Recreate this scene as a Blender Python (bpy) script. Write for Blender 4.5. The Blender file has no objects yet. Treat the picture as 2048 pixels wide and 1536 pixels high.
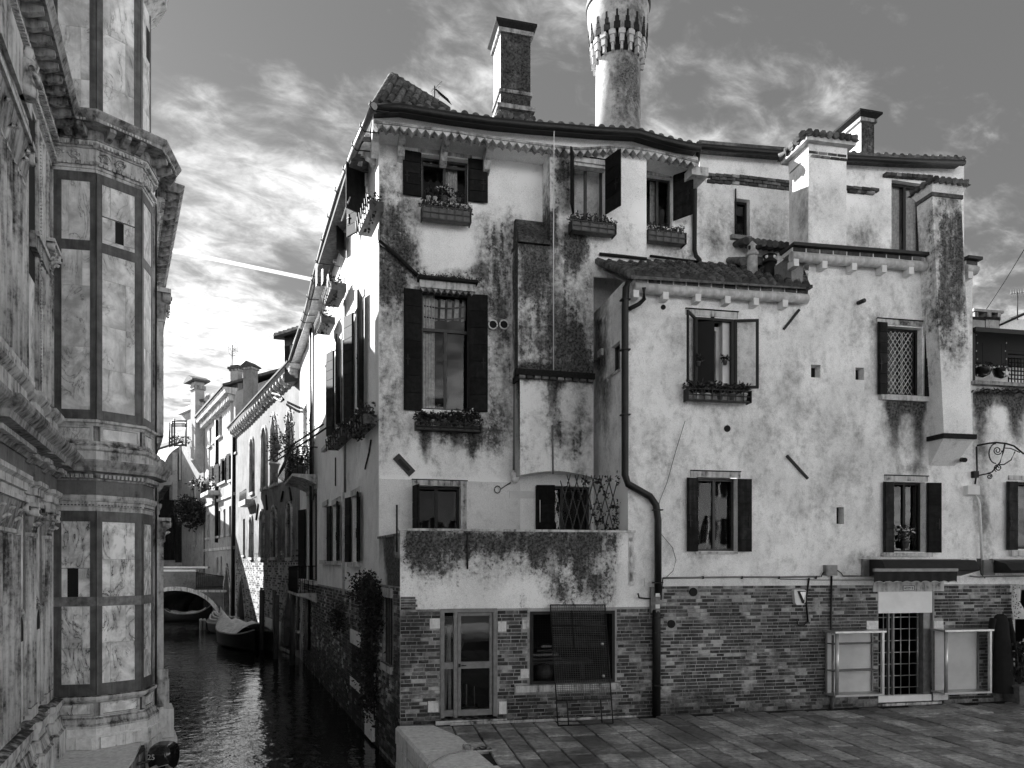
import bpy, math, random
import numpy as np
from mathutils import Vector, Matrix
from mathutils.geometry import tessellate_polygon
C = bpy.context.scene.collection
R = math.radians
# ---------------- camera ----------------
FPX, CX, HY, CZ = 1450.0, 1024.0, 1130.0, 3.05      # level camera with a rising front; pavement is z = 0
cam = bpy.data.cameras.new('camera'); camo = bpy.data.objects.new('camera', cam); C.objects.link(camo)
camo.location = (0, 0, CZ); camo.rotation_euler = (R(90), 0, 0)
cam.sensor_width = 36; cam.lens = FPX / 2048 * 36; cam.shift_y = (HY - 768) / 2048; cam.clip_start = .1; cam.clip_end = 3000
bpy.context.scene.camera = camo
# ---------------- sun and sky ----------------
SAZ, SEL = R(299), R(28)
sd = Vector((math.sin(SAZ) * math.cos(SEL), math.cos(SAZ) * math.cos(SEL), math.sin(SEL)))
sl = bpy.data.lights.new('sun', 'SUN'); sl.energy = 3.4; sl.angle = R(.5); sl.color = (1, 1, 1)
so = bpy.data.objects.new('sun', sl); C.objects.link(so); so.rotation_euler = sd.to_track_quat('Z', 'Y').to_euler(); so.location = (-30, 20, 40)
W = bpy.data.worlds.new('World'); bpy.context.scene.world = W; W.use_nodes = True
vs = bpy.context.scene.view_settings; vs.view_transform = 'Standard'; vs.look = 'None'; vs.gamma = 1; vs.use_curve_mapping = False; vs.exposure = 2.2

class NT:
    """small helper around a node tree"""
    def __init__(s, t): s.t = t; s.n = t.nodes; s.l = t.links
    def new(s, k, **kw):
        n = s.n.new(k)
        for a, b in kw.items(): setattr(n, a, b)
        return n
    def put(s, sock, v):
        if isinstance(v, bpy.types.NodeSocket): s.l.new(v, sock)
        elif isinstance(v, (int, float)) and hasattr(sock, 'default_value') and hasattr(sock.default_value, '__len__'):
            k = len(sock.default_value); sock.default_value = (v,) * 3 + ((1,) if k == 4 else ())
        else: sock.default_value = v
    def math(s, op, a, b=0.0, c=None, clamp=False):
        n = s.new('ShaderNodeMath', operation=op, use_clamp=clamp); s.put(n.inputs[0], a); s.put(n.inputs[1], b)
        if c is not None: s.put(n.inputs[2], c)
        return n.outputs[0]
    def vec(s, op, a, b):
        n = s.new('ShaderNodeVectorMath', operation=op); s.put(n.inputs[0], a); s.put(n.inputs[1], b)
        return n.outputs['Value'] if op in ('DOT_PRODUCT', 'LENGTH') else n.outputs[0]
    def noise(s, v, sc, det=4, rough=.55, dist=0.0, w=None):
        n = s.new('ShaderNodeTexNoise'); n.noise_dimensions = '3D'; s.put(n.inputs['Vector'], v)
        n.inputs['Scale'].default_value = sc; n.inputs['Detail'].default_value = det
        n.inputs['Roughness'].default_value = rough; n.inputs['Distortion'].default_value = dist
        return n.outputs['Fac']
    def ramp(s, v, a, b, lo=0.0, hi=1.0, smooth=True):
        n = s.new('ShaderNodeMapRange'); n.interpolation_type = 'SMOOTHSTEP' if smooth else 'LINEAR'
        for i, x in enumerate((v, a, b, lo, hi)): s.put(n.inputs[i], x)
        return n.outputs[0]
    def mixf(s, f, a, b):
        n = s.new('ShaderNodeMix', data_type='FLOAT'); s.put(n.inputs[0], f); s.put(n.inputs[2], a); s.put(n.inputs[3], b); return n.outputs[0]
    def scale(s, v, x):
        n = s.new('ShaderNodeVectorMath', operation='MULTIPLY'); s.put(n.inputs[0], v); n.inputs[1].default_value = x; return n.outputs[0]

def build_sky():
    t = NT(W.node_tree); t.n.clear()
    out = t.new('ShaderNodeOutputWorld'); bg = t.new('ShaderNodeBackground'); t.l.new(bg.outputs[0], out.inputs[0])
    sky = t.new('ShaderNodeTexSky'); sky.sky_type = 'NISHITA'; sky.sun_disc = False; sky.sun_elevation = SEL; sky.sun_rotation = SAZ
    sky.dust_density = 1.2
    sep = t.new('ShaderNodeSeparateColor'); t.l.new(sky.outputs[0], sep.inputs[0])
    # black and white picture through an orange filter: mostly the red of the sky
    base = t.math('MULTIPLY', t.math('ADD', t.math('MULTIPLY', sep.outputs[0], .75), t.math('MULTIPLY', sep.outputs[1], .3)), 1.0)
    tc = t.new('ShaderNodeTexCoord'); d = tc.outputs['Generated']
    sx = t.new('ShaderNodeSeparateXYZ'); t.l.new(d, sx.inputs[0])
    zz = t.math('ADD', t.math('ABSOLUTE', sx.outputs[2]), .22)
    cx = t.new('ShaderNodeCombineXYZ'); t.put(cx.inputs[0], t.math('DIVIDE', sx.outputs[0], zz)); t.put(cx.inputs[1], t.math('DIVIDE', sx.outputs[1], zz)); cx.inputs[2].default_value = 3.7
    p = cx.outputs[0]
    rot = t.new('ShaderNodeVectorRotate', rotation_type='Z_AXIS'); t.put(rot.inputs['Vector'], p); rot.inputs['Angle'].default_value = R(-28)
    p = rot.outputs[0]
    big = t.noise(t.scale(p, (.8, .8, 1)), 1.15, 3, .5, .6)
    wis = t.noise(t.scale(p, (1, 1.3, 1)), 3.1, 9, .63, .35)
    fin = t.noise(t.scale(p, (1.2, 1.9, 1)), 9.5, 7, .6, .5)
    low = t.ramp(sx.outputs[2], .42, .06, 0, 1)                          # haze and cloud thicken towards the horizon
    m = t.math('ADD', t.math('MULTIPLY', big, .9), t.math('ADD', t.math('MULTIPLY', wis, .75), t.math('MULTIPLY', fin, .35)))
    m = t.math('ADD', m, t.math('MULTIPLY', low, .42))
    m = t.ramp(m, .98, 1.50)
    m = t.math('MULTIPLY', m, t.ramp(fin, .25, .65, .55, 1))
    col = t.mixf(m, t.math('ADD', t.math('MULTIPLY', base, .13), .38), t.math('ADD', 5.4, t.math('MULTIPLY', low, 6.0)))
    # a contrail: a thin band along a great circle
    a1 = Vector(((340 - CX) / FPX, 1, (HY - 500) / FPX)); a2 = Vector(((620 - CX) / FPX, 1, (HY - 558) / FPX))
    nn = a1.cross(a2).normalized()
    dist = t.math('ABSOLUTE', t.vec('DOT_PRODUCT', d, tuple(nn)))
    ct = t.ramp(dist, .0028, .0008)
    ct = t.math('MULTIPLY', ct, t.ramp(sx.outputs[0], -.02, -.2))
    col = t.mixf(t.math('MULTIPLY', ct, .5), col, 10.5)
    cc = t.new('ShaderNodeCombineColor')
    for i in range(3): t.put(cc.inputs[i], col)
    t.l.new(cc.outputs[0], bg.inputs[0]); bg.inputs[1].default_value = .08
build_sky()

# ---------------- materials (the photograph is black and white) ----------------
def mat(name):
    m = bpy.data.materials.new(name); m.use_nodes = True; t = NT(m.node_tree)
    b = t.n['Principled BSDF']; return m, t, b
def grey(t, v):
    c = t.new('ShaderNodeCombineColor')
    for i in range(3): t.put(c.inputs[i], v)
    return c.outputs[0]
def bump(t, b, h, strength=.3, dist=.01):
    n = t.new('ShaderNodeBump'); n.inputs['Strength'].default_value = strength; n.inputs['Distance'].default_value = dist
    t.put(n.inputs['Height'], h); t.l.new(n.outputs[0], b.inputs['Normal'])
def pos(t): return t.new('ShaderNodeNewGeometry').outputs['Position']
def simple(name, v, rough=.7, var=.25, sc=6, met=0, isl=0.0, bmp=.15, spec=.4, streak=0.0):
    m, t, b = mat(name); p = pos(t)
    n = t.noise(p, sc, 6, .6); f = t.ramp(n, .3, .7, 1 - var, 1 + var)
    if streak:
        n2 = t.noise(t.scale(p, (7, 7, .5)), 1.6, 6, .6); f = t.math('MULTIPLY', f, t.ramp(n2, .35, .62, 1 - streak, 1))
    if isl:
        g = t.new('ShaderNodeNewGeometry'); o = t.new('ShaderNodeObjectInfo')
        r = t.math('FRACT', t.math('ADD', g.outputs['Random Per Island'], t.math('MULTIPLY', o.outputs['Random'], 7.13)))
        f = t.math('MULTIPLY', f, t.ramp(r, 0, 1, 1 - isl, 1 + isl, False))
    t.put(b.inputs['Base Color'], grey(t, t.math('MULTIPLY', f, v))); b.inputs['Roughness'].default_value = rough
    b.inputs['Metallic'].default_value = met; b.inputs['Specular IOR Level'].default_value = spec
    if bmp: bump(t, b, t.noise(p, sc * 5, 5, .6), bmp)
    return m
def plaster(name, base=.62, dark=.035, var=.18, k=1.0, thr=(.42, .8), streak=.35, fine=9.0, mot=1.0):
    """lime plaster: cloudy tone, vertical streaks, plus grime and painted shade where the mesh attribute 'stain' is high"""
    m, t, b = mat(name); p = pos(t)
    a = t.new('ShaderNodeAttribute', attribute_name='stain_shade').outputs['Fac']
    n1 = t.noise(p, .9, 4, .55); n2 = t.noise(p, fine, 9, .68); n3 = t.noise(t.scale(p, (9, 9, .7)), 1.0, 6, .6); n4 = t.noise(t.scale(p, (1, 1, .62)), 2.9, 8, .64, .35)
    f = t.math('ADD', a, t.math('MULTIPLY', t.math('SUBTRACT', n2, .5), 1.0 * k))
    f = t.math('ADD', f, t.math('MULTIPLY', t.math('SUBTRACT', n4, .5), .85 * k)); f = t.math('ADD', f, t.math('MULTIPLY', t.math('SUBTRACT', t.noise(p, 24, 4, .7), .5), .9 * k))
    f = t.math('ADD', f, t.math('MULTIPLY', t.math('SUBTRACT', n3, .5), streak * 2.2))
    g = t.ramp(f, thr[0], thr[1]); 
    soft = t.ramp(t.math('ADD', t.math('MULTIPLY', a, .5), t.math('ADD', t.math('MULTIPLY', n4, .6), t.math('MULTIPLY', n2, .35))), .3, .9, 1 + var, 1 - var * 1.6)
    c = t.math('MULTIPLY', soft, t.ramp(n1, .3, .7, base * (1 - var * .6), base * (1 + var * .5)))
    veil = t.ramp(t.math('ADD', t.math('MULTIPLY', a, 1.5), t.math('ADD', t.math('MULTIPLY', t.math('SUBTRACT', n4, .5), 2.2 * mot), t.math('MULTIPLY', t.math('SUBTRACT', n2, .5), 1.6 * mot))), .0, 1.25, 1, .3)
    c = t.math('MULTIPLY', c, veil)
    c = t.math('MULTIPLY', c, t.ramp(t.noise(p, 55, 4, .7), .3, .7, .84, 1.14))
    spk = t.ramp(t.noise(p, 26, 3, .7), .64, .72, 1, .6)               # pits and specks
    c = t.math('MULTIPLY', c, spk)
    dk = t.math('MULTIPLY', t.ramp(t.noise(p, 19, 6, .7), .36, .66, .35, 4.2), dark)
    c = t.mixf(t.math('MULTIPLY', g, .93), c, dk)
    t.put(b.inputs['Base Color'], grey(t, c)); b.inputs['Roughness'].default_value = .9; b.inputs['Specular IOR Level'].default_value = .2
    bump(t, b, t.math('ADD', t.noise(p, 30, 5, .65), t.math('MULTIPLY', n4, .8)), .35, .012)
    return m
def marble(name, base=.6, vein=.09, sc=2.2, dens=.5):
    m, t, b = mat(name); p = pos(t)
    o = t.new('ShaderNodeObjectInfo'); r = t.math('MULTIPLY', o.outputs['Random'], 37.0)
    cm = t.new('ShaderNodeCombineXYZ'); 
    for i in range(3): t.put(cm.inputs[i], r)
    q = t.vec('ADD', p, cm.outputs[0])
    sk = t.scale(q, (1, 1, .42))
    w = t.noise(sk, sc * 1.5, 7, .6, 1.4)
    v = t.math('ABSOLUTE', t.math('SUBTRACT', w, .5)); v0 = v; v = t.math('ADD', t.ramp(v0, 0, .013, 1, 0), t.ramp(v0, 0, .12, .38, 0), clamp=True)
    lump = t.ramp(t.noise(q, sc * 1.1, 5, .6), .4, .56)
    v = t.math('MULTIPLY', v, t.math('MULTIPLY', lump, dens))
    cl = t.noise(q, sc * 1.4, 7, .65, .5); st = t.ramp(t.noise(t.scale(q, (5, 5, .6)), 1, 6, .6), .45, .75, 1, .72)
    c = t.math('MULTIPLY', t.math('MULTIPLY', t.ramp(cl, .3, .7, .55, 1.2), base), st)
    c = t.mixf(v, c, vein)
    t.put(b.inputs['Base Color'], grey(t, c)); b.inputs['Roughness'].default_value = .45; b.inputs['Specular IOR Level'].default_value = .35
    bump(t, b, t.noise(p, 25, 4, .6), .12)
    return m
def stone(name, base=.45, dark=.05, amt=.5, soot=.14):
    """carved stone: grime settles in recesses (pointiness-free: by noise and vertical streaks)"""
    m, t, b = mat(name); p = pos(t)
    n1 = t.noise(p, 1.6, 5, .6); n2 = t.noise(p, 11, 8, .68); n3 = t.noise(t.scale(p, (8, 8, .8)), 1.1, 6, .62)
    f = t.math('ADD', t.math('MULTIPLY', n2, .5), t.math('ADD', t.math('MULTIPLY', n3, .55), t.math('MULTIPLY', n1, .45)))
    nz = t.new('ShaderNodeSeparateXYZ'); t.l.new(t.new('ShaderNodeNewGeometry').outputs['Normal'], nz.inputs[0])
    up = t.math('MULTIPLY', t.math('MAXIMUM', nz.outputs[2], 0), soot)   # soot lies on ledges; negative pales the tops
    f = t.math('ADD', f, up)
    g = t.ramp(f, .98 - amt * .42, 1.12 - amt * .2)
    c = t.mixf(g, t.math('MULTIPLY', t.ramp(n2, .25, .75, .72, 1.15), base), dark)
    t.put(b.inputs['Base Color'], grey(t, c)); b.inputs['Roughness'].default_value = .75; b.inputs['Specular IOR Level'].default_value = .25
    bump(t, b, n2, .3, .01)
    return m
def brickmat(name, lo=.03, hi=.2, pale=.5):
    m, t, b = mat(name); p = pos(t)
    g = t.new('ShaderNodeNewGeometry'); o = t.new('ShaderNodeObjectInfo')
    r = t.math('FRACT', t.math('ADD', t.math('MULTIPLY', g.outputs['Random Per Island'], 5.7), t.math('MULTIPLY', o.outputs['Random'], 9.13)))
    pl = t.ramp(t.noise(p, 1.3, 5, .6), .42, .64)
    c = t.mixf(t.math('POWER', r, 1.6), lo, hi)
    c = t.math('MULTIPLY', c, t.ramp(t.noise(p, 14, 6, .65), .3, .7, .6, 1.5))
    c = t.mixf(t.math('MULTIPLY', t.ramp(t.math('ADD', r, t.noise(p, 5, 5, .6)), 1.0, 1.5), pl), c, pale)
    c = t.math('MULTIPLY', c, t.mixf(pl, .85, 1.5)); c = t.mixf(t.ramp(t.noise(p, 3.3, 8, .7), .55, .68, 0, .7), c, .27)
    sm = t.new('ShaderNodeSeparateXYZ'); t.l.new(p, sm.inputs[0])
    damp = t.ramp(t.math('ADD', sm.outputs[2], t.math('MULTIPLY', t.noise(p, 2, 5, .6), .7)), .2, .85, .32, 1)   # rising damp
    c = t.math('MULTIPLY', c, damp)
    t.put(b.inputs['Base Color'], grey(t, c)); b.inputs['Roughness'].default_value = .9
    bump(t, b, t.noise(p, 40, 5, .6), .4)
    return m
def paving(name):
    m, t, b = mat(name); p = pos(t)
    g = t.new('ShaderNodeNewGeometry'); o = t.new('ShaderNodeObjectInfo')
    r = t.math('FRACT', t.math('ADD', t.math('MULTIPLY', g.outputs['Random Per Island'], 3.7), t.math('MULTIPLY', o.outputs['Random'], 9.13)))
    c = t.mixf(t.math('POWER', r, 1.2), .15, .36)
    n = t.noise(p, 9, 9, .7); n2 = t.noise(p, 1.1, 5, .6)
    c = t.math('MULTIPLY', c, t.ramp(n, .3, .72, .55, 1.6)); c = t.math('MULTIPLY', c, t.ramp(n2, .35, .68, .6, 1.5))
    c = t.mixf(t.ramp(t.noise(p, 2.6, 8, .7, .7), .63, .72, 0, .55), c, .3)
    t.put(b.inputs['Base Color'], grey(t, c)); t.put(b.inputs['Roughness'], t.ramp(n2, .35, .65, .4, .8))
    bump(t, b, t.noise(p, 30, 7, .7), .5, .01)
    return m
def glassmat():
    m, t, b = mat('window_glass'); t.n.remove(b)
    o = t.n['Material Output']; tr = t.new('ShaderNodeBsdfTransparent'); tr.inputs[0].default_value = (.88, .88, .88, 1)
    gl = t.new('ShaderNodeBsdfGlossy'); gl.inputs['Roughness'].default_value = .02; gl.inputs[0].default_value = (1, 1, 1, 1)
    bp = t.new('ShaderNodeBump'); bp.inputs['Strength'].default_value = .07; bp.inputs['Distance'].default_value = .02
    t.put(bp.inputs['Height'], t.noise(pos(t), 1.7, 2, .5)); t.l.new(bp.outputs[0], gl.inputs['Normal'])
    fr = t.new('ShaderNodeFresnel'); fr.inputs[0].default_value = 1.5
    f = t.math('ADD', t.math('MULTIPLY', fr.outputs[0], .9), .0)
    mx = t.new('ShaderNodeMixShader'); t.put(mx.inputs[0], f); t.l.new(tr.outputs[0], mx.inputs[1]); t.l.new(gl.outputs[0], mx.inputs[2]); t.l.new(mx.outputs[0], o.inputs[0])
    return m
def watermat():
    m, t, b = mat('canal_water'); p = pos(t)
    b.inputs['Base Color'].default_value = (.004, .004, .004, 1); b.inputs['Roughness'].default_value = .03
    b.inputs['IOR'].default_value = 1.6; b.inputs['Specular IOR Level'].default_value = 1.0
    n1 = t.noise(t.scale(p, (1.0, 1.0, 1)), 2.2, 3, .5, .3); n2 = t.noise(t.scale(p, (.9, 1.2, 1)), 6.0, 3, .5, .5); n0 = t.noise(p, .7, 2, .4)
    h = t.math('ADD', t.math('MULTIPLY', n1, 1.0), t.math('ADD', t.math('MULTIPLY', n2, .22), t.math('MULTIPLY', n0, .6)))
    bump(t, b, h, .6, .035)
    return m
MT = dict(
    wire=simple('rusty_wire', .09, .6, .3, 12),    stone_f=stone('grey_frieze_stone', .2, .03, .6), stone_d2=simple('grey_marble_band', .2, .5, .35, 12, streak=.3), marble_s=marble('tower_marble', .85, .07, 1.2, .6),
    brick_face=plaster('brick_face', .14, .03, .35, 1.4, (.4, .85), .5), glassdark=simple('dark_pane', .02, .15, .1, 3, bmp=0),
    pl_terr=plaster('flaking_plaster', .8, .03, .2, 1.9, (.38, .8), .75, 13, mot=1.3), lath=simple('weathered_lath', .06, .8, .2, 12),
    pl_chim=plaster('soot_shade_plaster', .22, .02, .35, 1.8, (.2, .7), .6), pl_roundch=plaster('round_chimney_plaster', .5, .05, .15, .9, (.45, .85)),
    pl_main=plaster('grimy_plaster', .82, .03, .22, 1.15, (.38, .82), .65, mot=1.25),
    pl_white=plaster('white_plaster', .82, .035, .12, .8, (.5, .85), .25, mot=.6),
    pl_right=plaster('cloudy_plaster', .8, .035, .24, .8, (.5, .92), .4, mot=.8),
    pl_smooth=plaster('new_paint', .76, .05, .07, .4, (.55, 1.0), .12, 5),
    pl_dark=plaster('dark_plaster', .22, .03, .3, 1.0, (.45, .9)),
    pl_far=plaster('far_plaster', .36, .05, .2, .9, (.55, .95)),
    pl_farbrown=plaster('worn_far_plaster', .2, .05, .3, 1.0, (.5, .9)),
    stone_w=stone('istrian_stone', .7, .025, .8), stone_g=stone('grimy_stone', .5, .02, .95), stone_d=simple('dark_marble_band', .11, .5, .35, 5, streak=.4),
    stone_q=stone('quay_stone', .8, .07, .55, -.12),  # upward faces made paler than the sides
    marble=marble('pale_marble', .85, .08, 1.6, .7), marble_v=marble('veined_marble', .95, .03, 2.1, 1.0),
    brick=brickmat('old_brick', .03, .13, .34), brick_d=brickmat('dark_brick', .03, .16, .4),
    mortar=plaster('mortar', .33, .05, .4, 1.0, (.4, .9)), mortar_d=plaster('dark_mortar', .34, .02, .35, 1.0, (.35, .8)),
    tile=simple('roof_tile', .085, .85, .45, 9, isl=.5, bmp=.4), tile_l=simple('pale_roof_tile', .3, .85, .3, 9, isl=.4, bmp=.3),
    iron=simple('black_iron', .006, .6, .3, 10, met=.0), metal=simple('grey_metal', .2, .45, .2, 8, met=.3), alu=simple('brushed_metal', .5, .3, .1, 8, met=.6),
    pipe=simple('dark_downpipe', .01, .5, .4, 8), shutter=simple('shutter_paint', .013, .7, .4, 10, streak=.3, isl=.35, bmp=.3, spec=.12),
    shutter_g=simple('shutter_paint_worn', .022, .7, .5, 8, streak=.5, isl=.45, bmp=.3, spec=.15),
    wood=simple('window_wood', .045, .5, .25, 12), wood_l=simple('pale_wood', .34, .6, .2, 9), white=simple('white_paint', .72, .5, .08, 6), cream=simple('cream_panel', .9, .6, .06, 3, bmp=.03),
    beam=simple('whitewashed_beam', .55, .8, .22, 6, streak=.2, bmp=.3),
    room=simple('dark_room', .012, .9, .1, 3, bmp=0), curtain=simple('lace_curtain', .45, .9, .25, 14), glass=glassmat(), water=watermat(), paving=paving('trachyte_paving'),
    joint=simple('paving_joint', .02, .95, .4, 8), leaf=simple('leaf', .045, .6, .4, 20, isl=.6, bmp=0), leaf_d=simple('dark_leaf', .02, .6, .4, 20, isl=.6, bmp=0), flower=simple('white_petals', .7, .7, .1, 20, bmp=0),
    terracotta=simple('terracotta', .12, .8, .25, 12), pot_w=simple('white_pot', .6, .5, .1, 8), tarp=simple('pale_tarpaulin', .8, .5, .2, 5, bmp=.5), hull=simple('dark_hull', .02, .3, .3, 6),
    cloth_b=simple('black_cloth', .006, .95, .3, 10), cloth_w=simple('pale_cloth', .6, .9, .15, 6), rubber=simple('black_plastic', .015, .25, .2, 6), moss=simple('moss_shade', .012, .95, .5, 20, bmp=.6),
    rope=simple('rope', .3, .9, .3, 30), canvas=simple('black_canvas', .012, .85, .3, 8), hood=simple('cowl_plastic', .012, .12, .1, 3, bmp=0, spec=.6),
)

# ---------------- geometry helpers ----------------
def proj(w):
    w = np.asarray(w, float); return np.stack([CX + FPX * w[..., 0] / w[..., 1], HY - FPX * (w[..., 2] - CZ) / w[..., 1]], -1)
class Frame:
    """a vertical plane: s runs along it, z is height, d is the distance in front of it"""
    def __init__(f, o, u):
        f.o = Vector((o[0], o[1])); f.u = Vector((u[0], u[1])).normalized(); f.n = Vector((f.u.y, -f.u.x)); f.ang = math.atan2(f.u.y, f.u.x)
    def w(f, s, z, d=0): return Vector((f.o.x + f.u.x * s + f.n.x * d, f.o.y + f.u.y * s + f.n.y * d, z))
    def px(f, x, y, d=0):
        a = (x - CX) / FPX; b = (HY - y) / FPX
        t = (f.o.dot(f.n) + d) / (a * f.n.x + f.n.y)
        return ((a * t - f.o.x) * f.u.x + (t - f.o.y) * f.u.y, CZ + t * b)
    def rect(f, x0, x1, y0, y1, d=0):
        xm, ym = (x0 + x1) / 2, (y0 + y1) / 2
        s0 = f.px(x0, ym, d)[0]; s1 = f.px(x1, ym, d)[0]
        za = f.px(xm, y1, d)[1]; zb = f.px(xm, y0, d)[1]
        return (min(s0, s1), max(s0, s1), za, zb)
    def off(f, d): return Frame((f.o.x + f.n.x * d, f.o.y + f.n.y * d), f.u)
def seg(a, b): return Frame(a, (b[0] - a[0], b[1] - a[1]))
WORLD = Frame((0, 0), (1, 0))          # s = x, d = -y
ORG = {}
class MB:
    def __init__(m): m.v = []; m.f = []; m.s = []; m.st = None
    def add(m, vs_, fs, smooth=False):
        o = len(m.v); m.v += [tuple(v) for v in vs_]; m.f += [tuple(i + o for i in f) for f in fs]; m.s += [smooth] * len(fs); return m
    def box(m, F, s0, s1, z0, z1, d0, d1):
        P = [F.w(s, z, d) for d in (d0, d1) for z in (z0, z1) for s in (s0, s1)]
        return m.add(P, [(0, 1, 3, 2), (4, 6, 7, 5), (0, 4, 5, 1), (2, 3, 7, 6), (0, 2, 6, 4), (1, 5, 7, 3)])
    def prism(m, F, poly, d0, d1, smooth=False):
        n = len(poly); P = [F.w(s, z, d0) for s, z in poly] + [F.w(s, z, d1) for s, z in poly]
        tr = tessellate_polygon([[Vector((s, z, 0)) for s, z in poly]])
        fs = [tuple(t) for t in tr] + [tuple(i + n for i in t[::-1]) for t in tr]
        m.add(P, fs); o = len(m.v) - 2 * n
        m.f += [(o + i, o + (i + 1) % n, o + n + (i + 1) % n, o + n + i) for i in range(n)]; m.s += [smooth] * n; return m
    def plan(m, poly, z0, z1, smooth=False):
        n = len(poly); P = [(x, y, z0) for x, y in poly] + [(x, y, z1) for x, y in poly]
        tr = tessellate_polygon([[Vector((x, y, 0)) for x, y in poly]])
        fs = [tuple(t) for t in tr] + [tuple(i + n for i in t[::-1]) for t in tr]
        m.add(P, fs); o = len(m.v) - 2 * n
        m.f += [(o + i, o + (i + 1) % n, o + n + (i + 1) % n, o + n + i) for i in range(n)]; m.s += [smooth] * n; return m
    def hexa(m, a, b):
        """two quads (4 points each), bottom and top, joined"""
        return m.add(list(a) + list(b), [(0, 3, 2, 1), (4, 5, 6, 7), (0, 1, 5, 4), (1, 2, 6, 5), (2, 3, 7, 6), (3, 0, 4, 7)])
    def tube(m, pts, r, n=6, smooth=True, r2=None):
        pts = [Vector(p) for p in pts]; rings = []; k = len(pts)
        for i, p in enumerate(pts):
            t = (pts[min(i + 1, k - 1)] - pts[max(i - 1, 0)]).normalized() if k > 1 else Vector((0, 0, 1))
            a = Vector((0, 0, 1)) if abs(t.z) < .9 else Vector((1, 0, 0)); x = t.cross(a).normalized(); y = t.cross(x)
            rr = r if r2 is None else r + (r2 - r) * i / max(1, k - 1)
            rings += [p + (x * math.cos(2 * math.pi * j / n) + y * math.sin(2 * math.pi * j / n)) * rr for j in range(n)]
        fs = [(i * n + j, i * n + (j + 1) % n, (i + 1) * n + (j + 1) % n, (i + 1) * n + j) for i in range(k - 1) for j in range(n)]
        m.add(rings, fs, smooth); o = len(m.v) - n * k
        m.f += [tuple(o + j for j in range(n))[::-1], tuple(o + (k - 1) * n + j for j in range(n))]; m.s += [False, False]; return m
    def lathe(m, c, prof, n=12, smooth=True, a0=0, arc=2 * math.pi):
        full = abs(arc - 2 * math.pi) < 1e-6; nn = n if full else n + 1
        P = [(c[0] + r * math.cos(a0 + arc * j / n), c[1] + r * math.sin(a0 + arc * j / n), c[2] + z) for r, z in prof for j in range(nn)]
        fs = []
        for i in range(len(prof) - 1):
            for j in range(n):
                k = (j + 1) % nn; fs.append((i * nn + j, i * nn + k, (i + 1) * nn + k, (i + 1) * nn + j))
        m.add(P, fs, smooth); o = len(m.v) - len(P)
        if full and prof[0][0] > 1e-4: m.f.append(tuple(o + j for j in range(n))[::-1]); m.s.append(False)
        if full and prof[-1][0] > 1e-4: m.f.append(tuple(o + (len(prof) - 1) * n + j for j in range(n))); m.s.append(False)
        return m
    def sweep(m, path, prof, smooth=False, cap=True):
        """profile of (d, z) swept along a plan polyline; d is to the right of travel, corners mitred"""
        k = len(path); path = [Vector((p[0], p[1])) for p in path]; ms = []
        for i in range(k):
            n1 = n2 = None
            if i > 0: t = (path[i] - path[i - 1]).normalized(); n1 = Vector((t.y, -t.x))
            if i < k - 1: t = (path[i + 1] - path[i]).normalized(); n2 = Vector((t.y, -t.x))
            if n1 is None: n1 = n2
            if n2 is None: n2 = n1
            b = (n1 + n2); b = b / max(.35, b.dot(n1)) if b.length > 1e-6 else n1
            ms.append(b)
        q = len(prof); P = [(path[i].x + ms[i].x * d, path[i].y + ms[i].y * d, z) for i in range(k) for d, z in prof]
        fs = [(i * q + j, (i + 1) * q + j, (i + 1) * q + j + 1, i * q + j + 1) for i in range(k - 1) for j in range(q - 1)]
        m.add(P, fs, smooth)
        if cap and q > 2:
            o = len(m.v) - len(P); m.f += [tuple(o + j for j in range(q)), tuple(o + (k - 1) * q + j for j in range(q))[::-1]]; m.s += [False, False]
        return m
    def obj(m, name, mt, parent=None, **kw):
        if not m.v: return None
        a = np.array(m.v); c = (a.min(0) + a.max(0)) / 2; c[2] = a[:, 2].min(); me = bpy.data.meshes.new(name)
        me.from_pydata([tuple(x) for x in (a - c)], [], m.f); me.materials.append(MT[mt] if isinstance(mt, str) else mt)
        me.polygons.foreach_set('use_smooth', m.s)
        if m.st is not None: me.attributes.new('stain_shade', 'FLOAT', 'POINT').data.foreach_set('value', np.asarray(m.st, np.float32))
        o = bpy.data.objects.new(name, me); C.objects.link(o); place(o, c, parent); tag(o, **kw); return o
def place(o, c, parent):
    ORG[o.name] = Vector(c)
    if parent is not None: o.parent = parent; o.location = Vector(c) - ORG[parent.name]
    else: o.location = Vector(c)
def tag(o, label=None, cat=None, group=None, kind=None):
    for k, v in (('label', label), ('category', cat), ('group', group), ('kind', kind)):
        if v: o[k] = v
    return o
def thing(name, label, cat, loc, group=None):
    o = bpy.data.objects.new(name, None); C.objects.link(o); place(o, loc, None); return tag(o, label, cat, group)
def part(name, parent, loc):
    o = bpy.data.objects.new(name, None); C.objects.link(o); place(o, loc, parent); return o
def inst(me, name, parent, loc, rz=0, sc=(1, 1, 1), rot=None, **kw):
    o = bpy.data.objects.new(name, me); C.objects.link(o); place(o, loc, parent); o.rotation_euler = rot if rot else (0, 0, rz); o.scale = sc; tag(o, **kw); return o
def copy_tree(o, delta, parent=None):
    c = o.copy(); C.objects.link(c)
    if parent is not None: c.parent = parent
    else: c.location = o.location + Vector(delta)
    ORG[c.name] = ORG[o.name] + Vector(delta)
    for ch in list(o.children): copy_tree(ch, delta, c)
    return c
def mesh(mb, name, mt):
    me = bpy.data.meshes.new(name); me.from_pydata(mb.v, [], mb.f); me.polygons.foreach_set('use_smooth', mb.s); me.materials.append(MT[mt]); return me

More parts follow.
